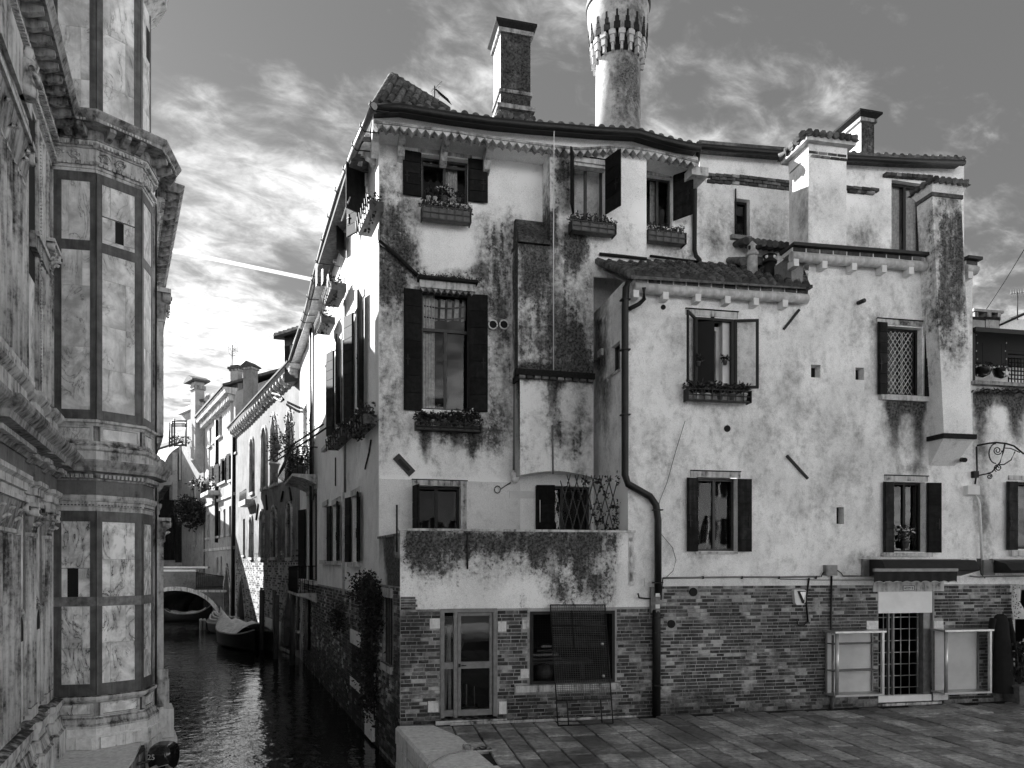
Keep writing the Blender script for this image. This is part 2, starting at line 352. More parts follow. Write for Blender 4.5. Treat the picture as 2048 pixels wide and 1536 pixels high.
def stain_shade_at(P, spec):
    """grime and painted shade from a list of soft spots and drips, given where the photograph shows them on the wall"""
    q = proj(P); x, y = q[:, 0], q[:, 1]; v = np.zeros(len(q))
    for e in spec:
        if e[0] == 'g': _, cx, cy, rx, ry, a = e; v += a * np.exp(-((x - cx) / rx) ** 2 - ((y - cy) / ry) ** 2)
        elif e[0] == 'd':
            _, cx, y0, y1, w_, a = e; t = np.clip((y - y0) / (y1 - y0), 0, 1); v += a * np.exp(-((x - cx) / w_) ** 2) * (1 - t) ** .8 * (y > y0 - 2) * (y < y1)
        elif e[0] == 'b':
            _, xa, xb, ya, yb, e_, a = e
            sm = lambda t: 1 / (1 + np.exp(-np.clip(t, -30, 30)))
            v += a * sm((x - xa) / e_) * sm((xb - x) / e_) * sm((y - ya) / e_) * sm((yb - y) / e_)
    return v
def wall(name, F, s0, s1, z0, z1, mt, parent, holes=(), res=.12, top=None, bot=None, spec=None, depth=.28, d=0, returns=True, left=None, **kw):
    """plastered wall sheet with real openings (reveals), a top curve and a grime and shade attribute"""
    S = set(np.arange(s0, s1, res)) | {s0, s1}; Z = set(np.arange(z0, z1, res)) | {z0, z1}
    for h in holes: S |= {h[0], h[1]}; Z |= {h[2], h[3]}
    def clean(A, lo, hi, keep):
        A = sorted(a for a in A if lo - 1e-9 <= a <= hi + 1e-9); o = []
        for a in A:
            if o and a - o[-1] < .02:
                if a in keep: o[-1] = a
                continue
            o.append(a)
        return o
    S = clean(S, s0, s1, {h[i] for h in holes for i in (0, 1)} | {s1}); Z = clean(Z, z0, z1, {h[i] for h in holes for i in (2, 3)} | {z1})
    m = MB(); idx = {}; fs = []; inh = lambda a, b: any(h[0] - 1e-6 < a < h[1] + 1e-6 and h[2] - 1e-6 < b < h[3] + 1e-6 for h in holes)
    def vert(i, j):
        if (i, j) not in idx:
            s, z = S[i], Z[j]
            if top: z = min(z, top(s))
            if bot: z = max(z, bot(s))
            if left: s = max(s, left(z))
            idx[i, j] = len(m.v); m.v.append(tuple(F.w(s, z, d)))
        return idx[i, j]
    for i in range(len(S) - 1):
        for j in range(len(Z) - 1):
            a, b = (S[i] + S[i + 1]) / 2, (Z[j] + Z[j + 1]) / 2
            if inh(a, b): continue
            if top and min(Z[j], 1e9) >= max(top(S[i]), top(S[i + 1])): continue
            if bot and Z[j + 1] <= min(bot(S[i]), bot(S[i + 1])): continue
            fs.append((vert(i, j), vert(i + 1, j), vert(i + 1, j + 1), vert(i, j + 1)))
    m.f = fs; m.s = [False] * len(fs)
    for h in holes:
        a, b, c, e = h; q = [(a, c), (b, c), (b, e), (a, e)]
        P = [F.w(s, z, d) for s, z in q] + [F.w(s, z, d - depth) for s, z in q]
        m.add(P, [(i, i + 4, (i + 1) % 4 + 4, (i + 1) % 4) for i in range(4)])
    if returns:
        t0 = top(s0) if top else z1; t1 = top(s1) if top else z1
        b0 = bot(s0) if bot else z0; b1 = bot(s1) if bot else z0
        for s, ta, ba in ((s0, t0, b0), (s1, t1, b1)):
            if left and s == s0: continue
            m.add([F.w(s, ba, d), F.w(s, ta, d), F.w(s, ta, d - depth), F.w(s, ba, d - depth)], [(0, 1, 2, 3)])
        k = 12 if top else 1
        for i in range(k):
            a = s0 + (s1 - s0) * i / k; b = s0 + (s1 - s0) * (i + 1) / k; za = top(a) if top else z1; zb = top(b) if top else z1
            m.add([F.w(a, za, d), F.w(b, zb, d), F.w(b, zb, d - depth), F.w(a, za, d - depth)], [(0, 1, 2, 3)])
    m.st = np.clip(stain_shade_at(np.array(m.v), spec or []), -1, 1.5) if spec else np.zeros(len(m.v))
    return m.obj(name, mt, parent, **kw)
def interp(pts):
    pts = sorted(pts); xs = [p[0] for p in pts]; ys = [p[1] for p in pts]
    return lambda s: float(np.interp(s, xs, ys))
def pxcurve(F, pts, d=0): return interp([F.px(x, y, d) for x, y in pts])
rnd = random.Random(7)

def leaves(m, c, rad, n, size, rr=rnd, flat=False, droop=0.0):
    for _ in range(n):
        while True:
            a = [rr.uniform(-1, 1) for _ in range(3)]
            if sum(k * k for k in a) < 1: break
        p = Vector((c[0] + a[0] * rad[0], c[1] + a[1] * rad[1], c[2] + a[2] * rad[2] - droop * rr.random()))
        t = Vector((rr.uniform(-1, 1), rr.uniform(-1, 1), rr.uniform(-.6, 1))).normalized(); b = t.cross(Vector((rr.uniform(-1, 1), rr.uniform(-1, 1), rr.uniform(-1, 1)))).normalized()
        k = size * rr.uniform(.6, 1.3); m.add([p, p + t * k * .5 + b * k * .28, p + t * k, p + t * k * .5 - b * k * .28], [(0, 1, 2, 3)])
    return m

def bricks(parent, F, s0, s1, z0, z1, mt='brick', holes=(), d=.0, bl=.245, bh=.06, j=.013, maxp=300, blk=None, skip=0.03, skipf=None):
    """bricks one by one: the first maxp (picked all over the lowest, largest rows) are parts, the rest one joined part"""
    m = MB(); unit = MB(); c = .006
    P = [(-.5, 0, -.5), (.5, 0, -.5), (.5, 0, .5), (-.5, 0, .5)]
    unit.v = [(x, .02, z) for x, _, z in P] + [(x * .97, -.006, z * .84) for x, _, z in P] + [(x, .001, z) for x, _, z in P]
    unit.f = [(8, 9, 5, 4), (9, 10, 6, 5), (10, 11, 7, 6), (11, 8, 4, 7), (4, 5, 6, 7), (0, 1, 9, 8), (1, 2, 10, 9), (2, 3, 11, 10), (3, 0, 8, 11)]; unit.s = [False] * 9
    um = mesh(unit, 'brick', mt); L = []; z = z0; r = 0
    while z + bh * .6 < z1:
        h = bh * rnd.uniform(.88, 1.1); h = min(h, z1 - z); s = s0 - (bl + j) * (.5 if r % 2 else 0) - rnd.uniform(0, .06)
        while s < s1:
            l = bl * rnd.choice((1, 1, 1, .9, 1.1, .5, .8, .65)); a, b = max(s, s0), min(s + l, s1); s += l + j
            if b - a < .04: continue
            segs = [(a, b)]
            for q in holes:
                if q[2] < z + h and q[3] > z:
                    ns = []
                    for x, y in segs:
                        if q[1] <= x or q[0] >= y: ns.append((x, y)); continue
                        if q[0] - j > x: ns.append((x, q[0] - j))
                        if q[1] + j < y: ns.append((q[1] + j, y))
                    segs = ns
            for x, y in segs:
                if y - x < .04 or rnd.random() < skip: continue
                if skipf and skipf((x + y) / 2, z + h / 2): continue
                L.append(((x + y) / 2, z + h / 2, y - x, h))
        z += h + j; r += 1
    rnd.shuffle(L)
    for i, (s, zc, l, h) in enumerate(L):
        dd = d + rnd.uniform(-.004, .008); tl = rnd.uniform(-.006, .006)
        if i < maxp: inst(um, 'brick', parent, F.w(s, zc, dd), sc=(l, 1, h), rot=(0, tl, F.ang))
        else:
            pts = [F.w(s + x * l, zc + zz * h + x * l * -tl, dd - y) for x, y, zz in unit.v]; m.add(pts, unit.f)
    if m.v: m.obj('bricks', mt, parent, kind='stuff')

TILE = None
def tiles(parent, name, corner, eave, up, ncol, nrow, w=.17, l=.38, mt='tile', maxp=300, cap=0):
    """barrel tiles: corner = left eave point, eave = unit vector along the eave, up = unit vector up the slope"""
    eave = Vector(eave).normalized(); up = Vector(up).normalized(); nn = eave.cross(up).normalized()
    if nn.z < 0: nn = -nn
    u = MB(); n = 6
    for yy, sc in ((0, 1), (l * 1.12, .8)):
        for rr_ in (1.0, .82):
            for i in range(n + 1):
                a = math.pi * i / n; u.v.append((math.cos(a) * w * .5 * sc * rr_, yy, math.sin(a) * w * .42 * sc * rr_ + (.02 if yy == 0 else 0)))
    k = n + 1; u.f = [(i, i + 1, 2 * k + i + 1, 2 * k + i) for i in range(n)] + [(i, k + i, k + i + 1, i + 1) for i in range(n)] + [(k + i + 1, k + i, 3 * k + i, 3 * k + i + 1) for i in range(n)]
    u.s = [True] * n + [False] * n + [True] * n
    um = mesh(u, name, mt); base = Matrix((eave, up, nn)).transposed().to_4x4(); cnt = 0; rest = MB()
    for r in range(nrow):
        for c_ in range(ncol):
            p = Vector(corner) + eave * (w * 1.12 * (c_ + .5)) + up * (l * r) + nn * .015
            rot = base @ Matrix.Rotation(rnd.uniform(-.06, .06), 4, 'Z')
            if cnt < maxp: inst(um, name, parent, p, rot=rot.to_euler(), sc=(1, rnd.uniform(.95, 1.05), 1)); cnt += 1
            else: rest.add([rot @ Vector(v) + p for v in u.v], u.f, True)
    if rest.v: rest.obj('roof_tiles', mt, parent, kind='stuff')
# ---------------- setting: planes of the place ----------------
G = Frame((0, 14.31), (1, .193))            # street front of the terrace block and the adjoining house
RF = Frame((0, 16.44), (1, .245))           # upper wall of the corner house, set back behind its terrace
RB = RF.off(.6)                             # the bay that hangs over the terrace
RC = RF.off(.66)                            # frieze under the gutter
CW = Frame((-2.147, 13.9), (.406, -1))      # canal wall of the corner house
WZ = -.95
corner = (-2.891, 15.73)
def cs(px_, d=0): return CW.px(px_, 1000, d)[0]
wm = MB(); N_ = 1; wm.add([(-300, -60, WZ), (300, -60, WZ), (300, 700, WZ), (-300, 700, WZ)], [(0, 1, 2, 3)])
wm.obj('canal_water', 'water', kind='structure')
bd = MB(); bd.add([(-900, -900, -2.6), (900, -900, -2.6), (900, 1500, -2.6), (-900, 1500, -2.6)], [(0, 1, 2, 3)]); bd.obj('ground', 'joint', kind='structure')

# ---------------- shared builders ----------------
UP = MB(); UP.v = [(x, y, z) for y in (0, .02) for z in (-.5, .5) for x in (0, 1)]; 
UP.f = [(0, 1, 3, 2), (4, 6, 7, 5), (0, 4, 5, 1), (2, 3, 7, 6), (0, 2, 6, 4), (1, 5, 7, 3)]; UP.s = [False] * 6
PLK = {k: mesh(UP, 'plank', k) for k in ('shutter', 'shutter_g')}
def shutter(parent, F, sh, z0, z1, w, dirn, ang=0, n=6, mt='shutter', d=.05, latch=True):
    a = R(ang); e0 = F.w(sh, 0, d); e1 = F.w(sh + dirn * w * math.cos(a), 0, d + w * math.sin(a) + .001)
    L = seg((e0.x, e0.y), (e1.x, e1.y)) if dirn > 0 else seg((e1.x, e1.y), (e0.x, e0.y))
    m = MB(); m.box(L, 0, w, z0, z1, -.012, .012); m.box(L, 0, .03, z0, z1, .012, .018); m.box(L, w - .03, w, z0, z1, .012, .018)
    o = m.obj('shutter', mt, parent); hh = (z1 - z0) / n
    for i in range(n):
        inst(PLK[mt], 'plank', o, L.w(.032, z0 + hh * (i + .5), .034), rz=L.ang, sc=(w - .064, 1, hh - .012))
    if latch:
        k = MB(); zc = z0 + (z1 - z0) * .42; q = w * (.78 if dirn > 0 else .22)
        k.box(L, q - .012, q + .012, zc - .13, zc + .1, .036, .05); k.box(L, q - .05, q + .05, zc - .012, zc + .012, .036, .055); k.obj('latch', 'iron', o)
    return o
def window(parent, F, h, d=-.17, cols=2, rail=None, mt='wood', curtain=None, fw=.05, room=True, transom=None, pane=True):
    s0, s1, z0, z1 = h; m = MB(); s0 += .003; s1 -= .003; z0 += .003; z1 -= .003
    m.box(F, s0, s0 + fw, z0, z1, d - .03, d + .03); m.box(F, s1 - fw, s1, z0, z1, d - .03, d + .03)
    m.box(F, s0 + fw, s1 - fw, z1 - fw, z1, d - .03, d + .03); m.box(F, s0 + fw, s1 - fw, z0, z0 + fw, d - .03, d + .03)
    zt = z1 - fw
    if transom: zt = z0 + (z1 - z0) * transom; m.box(F, s0 + fw, s1 - fw, zt - fw * .6, zt + fw * .6, d - .03, d + .035)
    wd = (s1 - s0 - 2 * fw) / cols
    for i in range(1, cols): c = s0 + fw + wd * i; m.box(F, c - fw * .6, c + fw * .6, z0 + fw, zt - (fw * .6 if transom else 0), d - .028, d + .04)
    if rail:
        for r_ in (rail if isinstance(rail, (list, tuple)) else [rail]):
            zr = z0 + (z1 - z0) * r_
            for i in range(cols): m.box(F, s0 + fw + wd * i + .03, s0 + fw + wd * (i + 1) - .03, zr - .015, zr + .015, d - .01, d + .01)
    o = m.obj('window', mt, parent)
    if pane:
        for i in range(cols):
            g = MB(); a, b = s0 + fw + wd * i + .004, s0 + fw + wd * (i + 1) - .004; t = rnd.uniform(-.012, .012)
            g.add([F.w(a, z0 + fw, d + t), F.w(b, z0 + fw, d - t), F.w(b, zt - fw * .7, d - t + .004), F.w(a, zt - fw * .7, d + t - .004)], [(0, 1, 2, 3)]); g.obj('pane', 'glass', o)
        if transom: g = MB(); g.add([F.w(s0 + fw, zt + fw * .7, d), F.w(s1 - fw, zt + fw * .7, d), F.w(s1 - fw, z1 - fw, d + .01), F.w(s0 + fw, z1 - fw, d + .01)], [(0, 1, 2, 3)]); g.obj('pane', 'glass', o)
    if curtain:
        for a, b in curtain:
            g = MB(); n = 10; sa, sb = s0 + (s1 - s0) * a, s0 + (s1 - s0) * b
            P = [F.w(sa + (sb - sa) * i / n, z, d - .09 - .025 * (i % 2)) for i in range(n + 1) for z in (z0, z1)]
            g.add(P, [(2 * i, 2 * i + 2, 2 * i + 3, 2 * i + 1) for i in range(n)]); g.obj('curtain', 'curtain', o)
    if room: room_box(parent, F, h)
    return o
def room_box(parent, F, h, dep=1.6, d0=-.285):
    s0, s1, z0, z1 = h; k = MB(); e = .5; a, b, c, g = s0 - .02, s1 + .02, z0 - .02, z1 + .02
    A = [F.w(a, c, d0), F.w(b, c, d0), F.w(b, g, d0), F.w(a, g, d0)]; B = [F.w(a - e, c - e, d0 - dep), F.w(b + e, c - e, d0 - dep), F.w(b + e, g + e, d0 - dep), F.w(a - e, g + e, d0 - dep)]
    k.add(A + B, [(0, 1, 5, 4), (1, 2, 6, 5), (2, 3, 7, 6), (3, 0, 4, 7), (4, 5, 6, 7)]); k.obj('room', 'room', parent)
def slab(parent, F, name, s0, s1, z0, z1, d0, d1, mt='stone_w', **kw): return MB().box(F, s0, s1, z0, z1, d0, d1).obj(name, mt, parent, **kw)
def pxslab(parent, F, name, x0, x1, y0, y1, d0, d1, mt='stone_w', **kw):
    a = F.rect(x0, x1, y0, y1, d1); return slab(parent, F, name, *a, d0, d1, mt, **kw)
def flower_box(F, x0, x1, y0, y1, d, label, grp='flower boxes under the windows', style='lattice', plants='low', wid=.2):
    s0, s1, z0, z1 = F.rect(x0, x1, y0, y1, d + wid); t = thing('flower_box', label, 'flower box', F.w((s0 + s1) / 2, z0, d), grp)
    b = MB(); b.box(F, s0 + .02, s1 - .02, z0 + .02, z1 - .02 if style == 'lattice' else z0 + .04, d + .02, d + wid - .02); b.obj('trough', 'terracotta' if style == 'lattice' else 'wood', t)
    for i in range(3): z = z0 + (z1 - z0) * (i / 2 * .96 + .02); MB().box(F, s0, s1, z - .01, z + .01, d + wid - .012, d + wid + .006).obj('rail', 'wood' if style == 'lattice' else 'iron', t)
    n = max(3, int((s1 - s0) / .17))
    for i in range(n + 1): s = s0 + (s1 - s0) * i / n; MB().box(F, s - .009, s + .009, z0, z1, d + wid + .007, d + wid + .02).obj('slat', 'wood' if style == 'lattice' else 'iron', t)
    for s in (s0, s1): MB().box(F, s - .012, s + .012, z0, z1, d + .001, d + wid).obj('side_rail', 'iron', t)
    m = MB(); k = int((s1 - s0) / .09)
    for i in range(k):
        s = s0 + (s1 - s0) * (i + .5) / k; leaves(m, F.w(s, z1 + .07, d + wid * .55), (.09, .12, rnd.uniform(.07, .15)), 42, .075)
    m.obj('foliage', 'leaf', t)
    if plants == 'flower':
        f = MB()
        for i in range(30): leaves(f, F.w(rnd.uniform(s0, s1), z1 + .1, d + wid * .6), (.03, .03, .04), 4, .04)
        f.obj('flowers', 'flower', t)
    return t
def pot(F, x, y, d, r, h, label, mt='terracotta', bush=(.12, .15), n=90, flowers=0, lf='leaf', grp=None):
    s, z = F.px(x, y, d); p = F.w(s, z, d); t = thing('flower_pot', label, 'plant pot', p, grp)
    MB().lathe(p, [(r * .7, 0), (r * .95, h * .85), (r * 1.08, h * .85), (r * 1.08, h), (r * .9, h), (r * .85, h * .8)], 12).obj('pot', mt, t)
    m = leaves(MB(), p + Vector((0, 0, h + bush[1] * .7)), (bush[0], bush[0], bush[1]), n, .07); m.obj('foliage', lf, t)
    if flowers: leaves(MB(), p + Vector((0, 0, h + bush[1] * 1.2)), (bush[0], bush[0], bush[1] * .6), flowers, .06).obj('flowers', 'flower', t)
    return t
def pxtube(parent, F, pts, r, mt, name, d=.06, n=6, **kw):
    P = []
    for p in pts: dd = p[2] if len(p) > 2 else d; s, z = F.px(p[0], p[1], dd); P.append(F.w(s, z, dd))
    return MB().tube(P, r, n).obj(name, mt, parent, **kw)

# =====================================================================
# CORNER HOUSE
# =====================================================================
H = thing('corner_house', 'tall grimy corner house with curved gutter and walled terrace, beside the canal', 'house', (corner[0], corner[1], 0))
cS = (Vector(corner) - RF.o).dot(RF.u)
W1 = RF.rect(843, 937, 314, 404); W2 = RF.rect(842, 942, 582, 820); W3 = RF.rect(826, 921, 972, 1200); D2 = RF.rect(1071, 1182, 972, 1200)
W3 = (W3[0], W3[1], 2.6, W3[3]); D2 = (D2[0], D2[1], 2.6, D2[3]); S3 = RF.rect(1293, 1345, 352, 452)
gut = [(748, 217), (800, 215), (896, 231), (984, 243), (1066, 251), (1130, 256), (1189, 261), (1277, 266), (1320, 279), (1360, 289), (1400, 296)]
top_gut = pxcurve(RF.off(.9), [(x, y - 4) for x, y in gut])
spec = [('b', 735, 842, 330, 520, 14, .6), ('b', 735, 842, 500, 600, 14, .5), ('b', 750, 805, 560, 900, 12, .38), ('b', 946, 1040, 425, 620, 12, .55), ('b', 946, 1040, 600, 900, 12, .4), ('b', 846, 944, 425, 548, 7, -.7),
    ('b', 835, 960, 530, 560, 8, .75), ('b', 757, 800, 500, 560, 8, -.1), ('b', 800, 1100, 240, 410, 15, -.35), ('g', 980, 860, 35, 45, .35), ('d', 850, 858, 930, 9, 1.1), ('d', 945, 858, 950, 8, 1.3), ('d', 893, 862, 900, 40, .6), ('d', 915, 860, 910, 12, .7),
    ('b', 735, 1040, 890, 960, 14, -.05), ('b', 735, 1400, 957, 1300, 1.2, -1.2), ('g', 800, 520, 25, 60, .2), ('b', 1110, 1140, 310, 440, 5, .6), ('b', 1296, 1400, 500, 520, 6, .3)]
wall('wall', RF, cS, RF.px(1400, 400)[0], 2.5, 13.6, 'pl_main', H, [W1, W2, W3, D2, S3], .09, top=top_gut, spec=spec)
# smooth repainted lower part is the same wall, only cleaner: a thin raised coat
a = RF.px(742, 957)[1]
wall('painted_coat', RF, cS + .004, RF.px(1040, 1000)[0], 2.5, a, 'pl_smooth', H, [W3], .2, d=.012, spec=[('g', 0, 0, 1, 1, 0)], depth=.012)
# bay over the terrace
xs = RB.px(1033, 600)[0]; xe = RB.px(1293, 400)[0]; b1 = RB.rect(1145, 1213, 322, 446); zl = RB.px(1100, 950)[1]
bspec = [('b', 1033, 1190, 488, 750, 14, .58), ('g', 1065, 540, 40, 60, .4), ('g', 1140, 680, 45, 70, .22), ('b', 1030, 1110, 425, 492, 3, 1.1), ('g', 1130, 560, 28, 55, -.6), ('g', 1170, 600, 20, 50, -.2), ('d', 1165, 455, 530, 10, .9), ('d', 1130, 450, 640, 30, .35),
    ('b', 1033, 1185, 733, 756, 3, 1.3), ('d', 1110, 756, 925, 16, .75), ('g', 1155, 880, 25, 60, .5), ('g', 1090, 860, 30, 22, .3), ('d', 1170, 700, 900, 14, .4), ('b', 1033, 1090, 760, 950, 10, -.1), ('b', 1190, 1293, 300, 430, 12, -.4), ('b', 1108, 1145, 305, 430, 4, .55),
    ('g', 1220, 480, 80, 18, .15), ('d', 1145, 468, 560, 12, .7), ('b', 1296, 1400, 300, 480, 10, -.3)]
zh1 = RB.px(1070, 430)[1]; zh0 = RB.px(1070, 490)[1]; sl_, sm_ = RB.px(1036, 600)[0], RB.px(1100, 400)[0]; zled = RB.px(1100, 748)[1]; ztop = 13.6
wall('bay_wall', RB, sl_, RB.px(1187, 600)[0], zled, zh0, 'pl_main', H, [], .08, spec=bspec, depth=.6)
wall('bay_wall', RB, sm_, xe, zh0, 13.4, 'pl_main', H, [b1], .08, top=pxcurve(RB, [(1100, 298), (1159, 304), (1241, 299), (1303, 307)]), spec=bspec, depth=.6)
wall('bay_wall', RB, RB.px(1187, 600)[0], xe, RB.px(1250, 560)[1], zh0, 'pl_main', H, [], .08, spec=bspec, depth=.6)
# sloping hood where the wide part of the bay ends
hd = MB(); hd.prism(RF.off(0), [(sl_, zh0 + .02), (sm_ - .004, zh0 + .02), (sm_ - .004, zh0 + .1), (sl_, zh0 + .1)], .0, .66)
p0 = [RF.w(sl_ + .03, zh0 + .1, .6), RF.w(sm_ - .004, zh0 + .1, .6), RF.w(sm_ - .004, zh0 + .1, 0), RF.w(sl_ + .03, zh0 + .1, 0)]
p1 = [RF.w(sl_ + .06, zh1 + .1, .12), RF.w(sm_ - .004, zh1 + .1, .12), RF.w(sm_ - .004, zh1 + .1, 0), RF.w(sl_ + .06, zh1 + .1, 0)]
hd.hexa(p0, p1); hd.st = [.5] * len(hd.v); hd.obj('sloping_hood', 'pl_chim', H)
# recessed panel below the ledge, arched at its foot
RP = RF.off(.54); pa = RP.px(1040, 900)[0]; pb = RP.px(1187, 900)[0]
arch = lambda s: zl - .02 + .12 * math.sin(math.pi * min(1, max(0, (s - pa) / (pb - pa))))
wall('bay_wall', RP, pa, pb, zl - .05, zled, 'pl_main', H, [], .07, bot=arch, spec=bspec, depth=.54)
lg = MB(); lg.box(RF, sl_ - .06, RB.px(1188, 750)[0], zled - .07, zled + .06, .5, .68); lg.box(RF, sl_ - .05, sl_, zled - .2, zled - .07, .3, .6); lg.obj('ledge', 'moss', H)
for i in range(10): s = sl_ + (RB.px(1188, 750)[0] - sl_) * (i + .5) / 10; MB().box(RF, s - .07, s + .065, zled - .13, zled - .075, .545, .66).obj('brick', 'brick_d', H)
for s, c in ((pa, 1), (pb, 1)): MB().add([RF.w(s, arch(s), 0), RF.w(s, zled, 0), RF.w(s, zled, .54), RF.w(s, arch(s), .54)], [(0, 1, 2, 3)]).obj('bay_side', 'pl_right', H)
sf = MB(); 
for i in range(12): 
    a, b = pa + (pb - pa) * i / 12, pa + (pb - pa) * (i + 1) / 12; sf.add([RF.w(a, arch(a), 0), RF.w(b, arch(b), 0), RF.w(b, arch(b), .54), RF.w(a, arch(a), .54)], [(0, 1, 2, 3)])
sf.obj('bay_soffit', 'pl_right', H)
# frieze, toothed cornice, corbels, gutter
saw = [(746, 252), (805, 259), (896, 270), (984, 284), (1101, 300), (1159, 306), (1241, 301), (1303, 309), (1350, 320), (1398, 332)]
fz = pxcurve(RC, saw); fs0, fs1 = RC.px(747, 250)[0], RC.px(1396, 330)[0]
wall('frieze', RC, fs0, fs1, 11.6, 13.6, 'pl_white', H, [], .2, top=top_gut, bot=fz, spec=[('b', 700, 1400, 200, 290, 20, -.2)], depth=.6)
n = 41; sg = RF.off(.8); cv = pxcurve(sg, saw); g0, g1 = sg.px(747, 250)[0], sg.px(1396, 330)[0]
band = MB(); tooth = MB()
for i in range(n):
    a, b = g0 + (g1 - g0) * i / n, g0 + (g1 - g0) * (i + 1) / n; za, zb = cv(a), cv(b)
    P = [(a, za + .05), (b, zb + .05)]; m = MB()
    m.hexa([RF.w(a, za + .05, .55), RF.w(b, zb + .05, .55), RF.w(b, zb + .05, .84), RF.w(a, za + .05, .84)], [RF.w(a, za + .1, .55), RF.w(b, zb + .1, .55), RF.w(b, zb + .1, .84), RF.w(a, za + .1, .84)])
    band.v += []; band.add(m.v, m.f)
    c = (a + b) / 2; zc = (za + zb) / 2
    t = MB(); t.add([RF.w(a, za + .05, .6), RF.w(b, zb + .05, .6), RF.w(b, zb + .05, .82), RF.w(a, za + .05, .82), RF.w(c, zc - .04, .8), RF.w(c, zc - .04, .6)], [(3, 2, 4), (0, 3, 4, 5), (2, 1, 5, 4), (1, 0, 5)]); t.obj('cornice_tooth', 'stone_w', H)
band.obj('cornice', 'stone_g', H)
sof = MB()
for i in range(24):
    a, b = g0 + (g1 - g0) * i / 24, g0 + (g1 - g0) * (i + 1) / 24; sof.add([RF.w(a, cv(a) + .1, -.02), RF.w(b, cv(b) + .1, -.02), RF.w(b, cv(b) + .1, .66), RF.w(a, cv(a) + .1, .66)], [(0, 1, 2, 3)])
sof.obj('soffit', 'pl_white', H)
for x, y in ((805, 272), (892, 283), (980, 300), (1236, 312), (1290, 322), (752, 262)):
    s, z = RF.px(x, y, .5); q = MB()
    q.prism(Frame(RF.w(s - .075, 0, 0).to_2d(), RF.n), [(0, z - .3), (.18, z - .24), (.28, z - .1), (.5, z - .04), (.62, z + .1), (.62, z + .22), (0, z + .22)], -.001, -.15); q.obj('corbel', 'stone_w', H)
gt = []
for x, y in gut: s, z = RF.px(x, y, 1.0); gt.append(RF.w(s, z, 1.0))
MB().tube(gt, .085, 8).obj('gutter', 'pipe', H)
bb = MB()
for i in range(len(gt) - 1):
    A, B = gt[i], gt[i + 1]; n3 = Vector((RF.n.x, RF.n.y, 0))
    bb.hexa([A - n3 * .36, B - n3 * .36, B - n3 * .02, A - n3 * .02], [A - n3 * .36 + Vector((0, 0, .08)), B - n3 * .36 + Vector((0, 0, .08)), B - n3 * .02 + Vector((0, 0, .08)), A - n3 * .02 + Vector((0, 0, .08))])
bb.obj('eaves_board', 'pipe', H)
# roof: low tiled slopes behind the gutter, edge tiles standing up over it
rf = MB(); back = [RF.w(s, z + 1.9, -5.2) for s, z in [(RF.px(x, y, 1.0)) for x, y in gut]]
for i in range(len(gt) - 1): 
    o_ = Vector((0, 0, .09)); rf.hexa([gt[i] + Vector((0, 0, .03)), gt[i + 1] + Vector((0, 0, .03)), back[i + 1], back[i]], [gt[i] + o_, gt[i + 1] + o_, back[i + 1] + o_, back[i] + o_])
roof = rf.obj('roof', 'tile', H)
et = MB(); nn_ = 8
for i in range(nn_ + 1):
    a = math.pi * i / nn_
    for yy in (0, .5): et.v.append((math.cos(a) * .085, yy, math.sin(a) * .075))
et.f = [(2 * i, 2 * i + 2, 2 * i + 3, 2 * i + 1) for i in range(nn_)] + [tuple(2 * i for i in range(nn_ + 1))]; et.s = [True] * nn_ + [False]
etm = mesh(et, 'roof_tile', 'tile')
def edge_tiles(line, step, parent, me=etm, up=.07, rz=0, maxz=None):
    L = [Vector(p) for p in line]; acc = 0.0
    for i in range(len(L) - 1):
        D = (L[i + 1] - L[i]); l = D.length; D.normalize(); q = acc
        while q < l: inst(me, 'roof_tile', parent, L[i] + D * q + Vector((0, 0, up)), rz=rz + rnd.uniform(-.08, .08), rot=None, sc=(1, 1, rnd.uniform(.9, 1.25))); q += step
        acc = q - l
edge_tiles(gt, .235, roof, rz=RF.ang)
# the steep little tiled gable above the canal corner
q0 = [RF.px(x, y, dd) for x, y, dd in ((750, 212, .9), (783, 157, .1), (895, 224, .7))]; A, B, D_ = RF.w(*q0[0], .9), RF.w(*q0[1], .1), RF.w(*q0[2], .7)
gm = MB(); up_ = Vector((0, 0, .06)); gm.add([A, B, D_, A + up_, B + up_, D_ + up_], [(0, 2, 1), (3, 4, 5), (0, 1, 4, 3), (1, 2, 5, 4), (2, 0, 3, 5)]); gb = gm.obj('corner_roof', 'tile', H)
def ridge(a, b, n, r, parent, mt='tile'):
    for i in range(n):
        p, q = a.lerp(b, i / n), a.lerp(b, (i + 1.12) / n); MB().tube([p, q], r, 8, r2=r * .86).obj('ridge_tile', mt, parent)
ridge(B + Vector((0, 0, .05)), D_ + Vector((0, 0, .05)), 7, .085, gb); ridge(B + Vector((0, 0, .03)), A + Vector((0, 0, .03)), 5, .085, gb)
ud = (B - A).normalized()
for i in range(9):
    t = (i + .7) / 9.5; p = A.lerp(D_, t); e = B.lerp(D_, t); k = min(3, int((e - p).length / .3) + 1)
    for j in range(k): a_ = p.lerp(e, j / max(1, k)); b_ = p.lerp(e, (j + 1.15) / max(1, k)); MB().tube([a_ + Vector((0, 0, .06)), b_ + Vector((0, 0, .06))], .085, 8, r2=.07).obj('roof_tile', 'tile', gb)

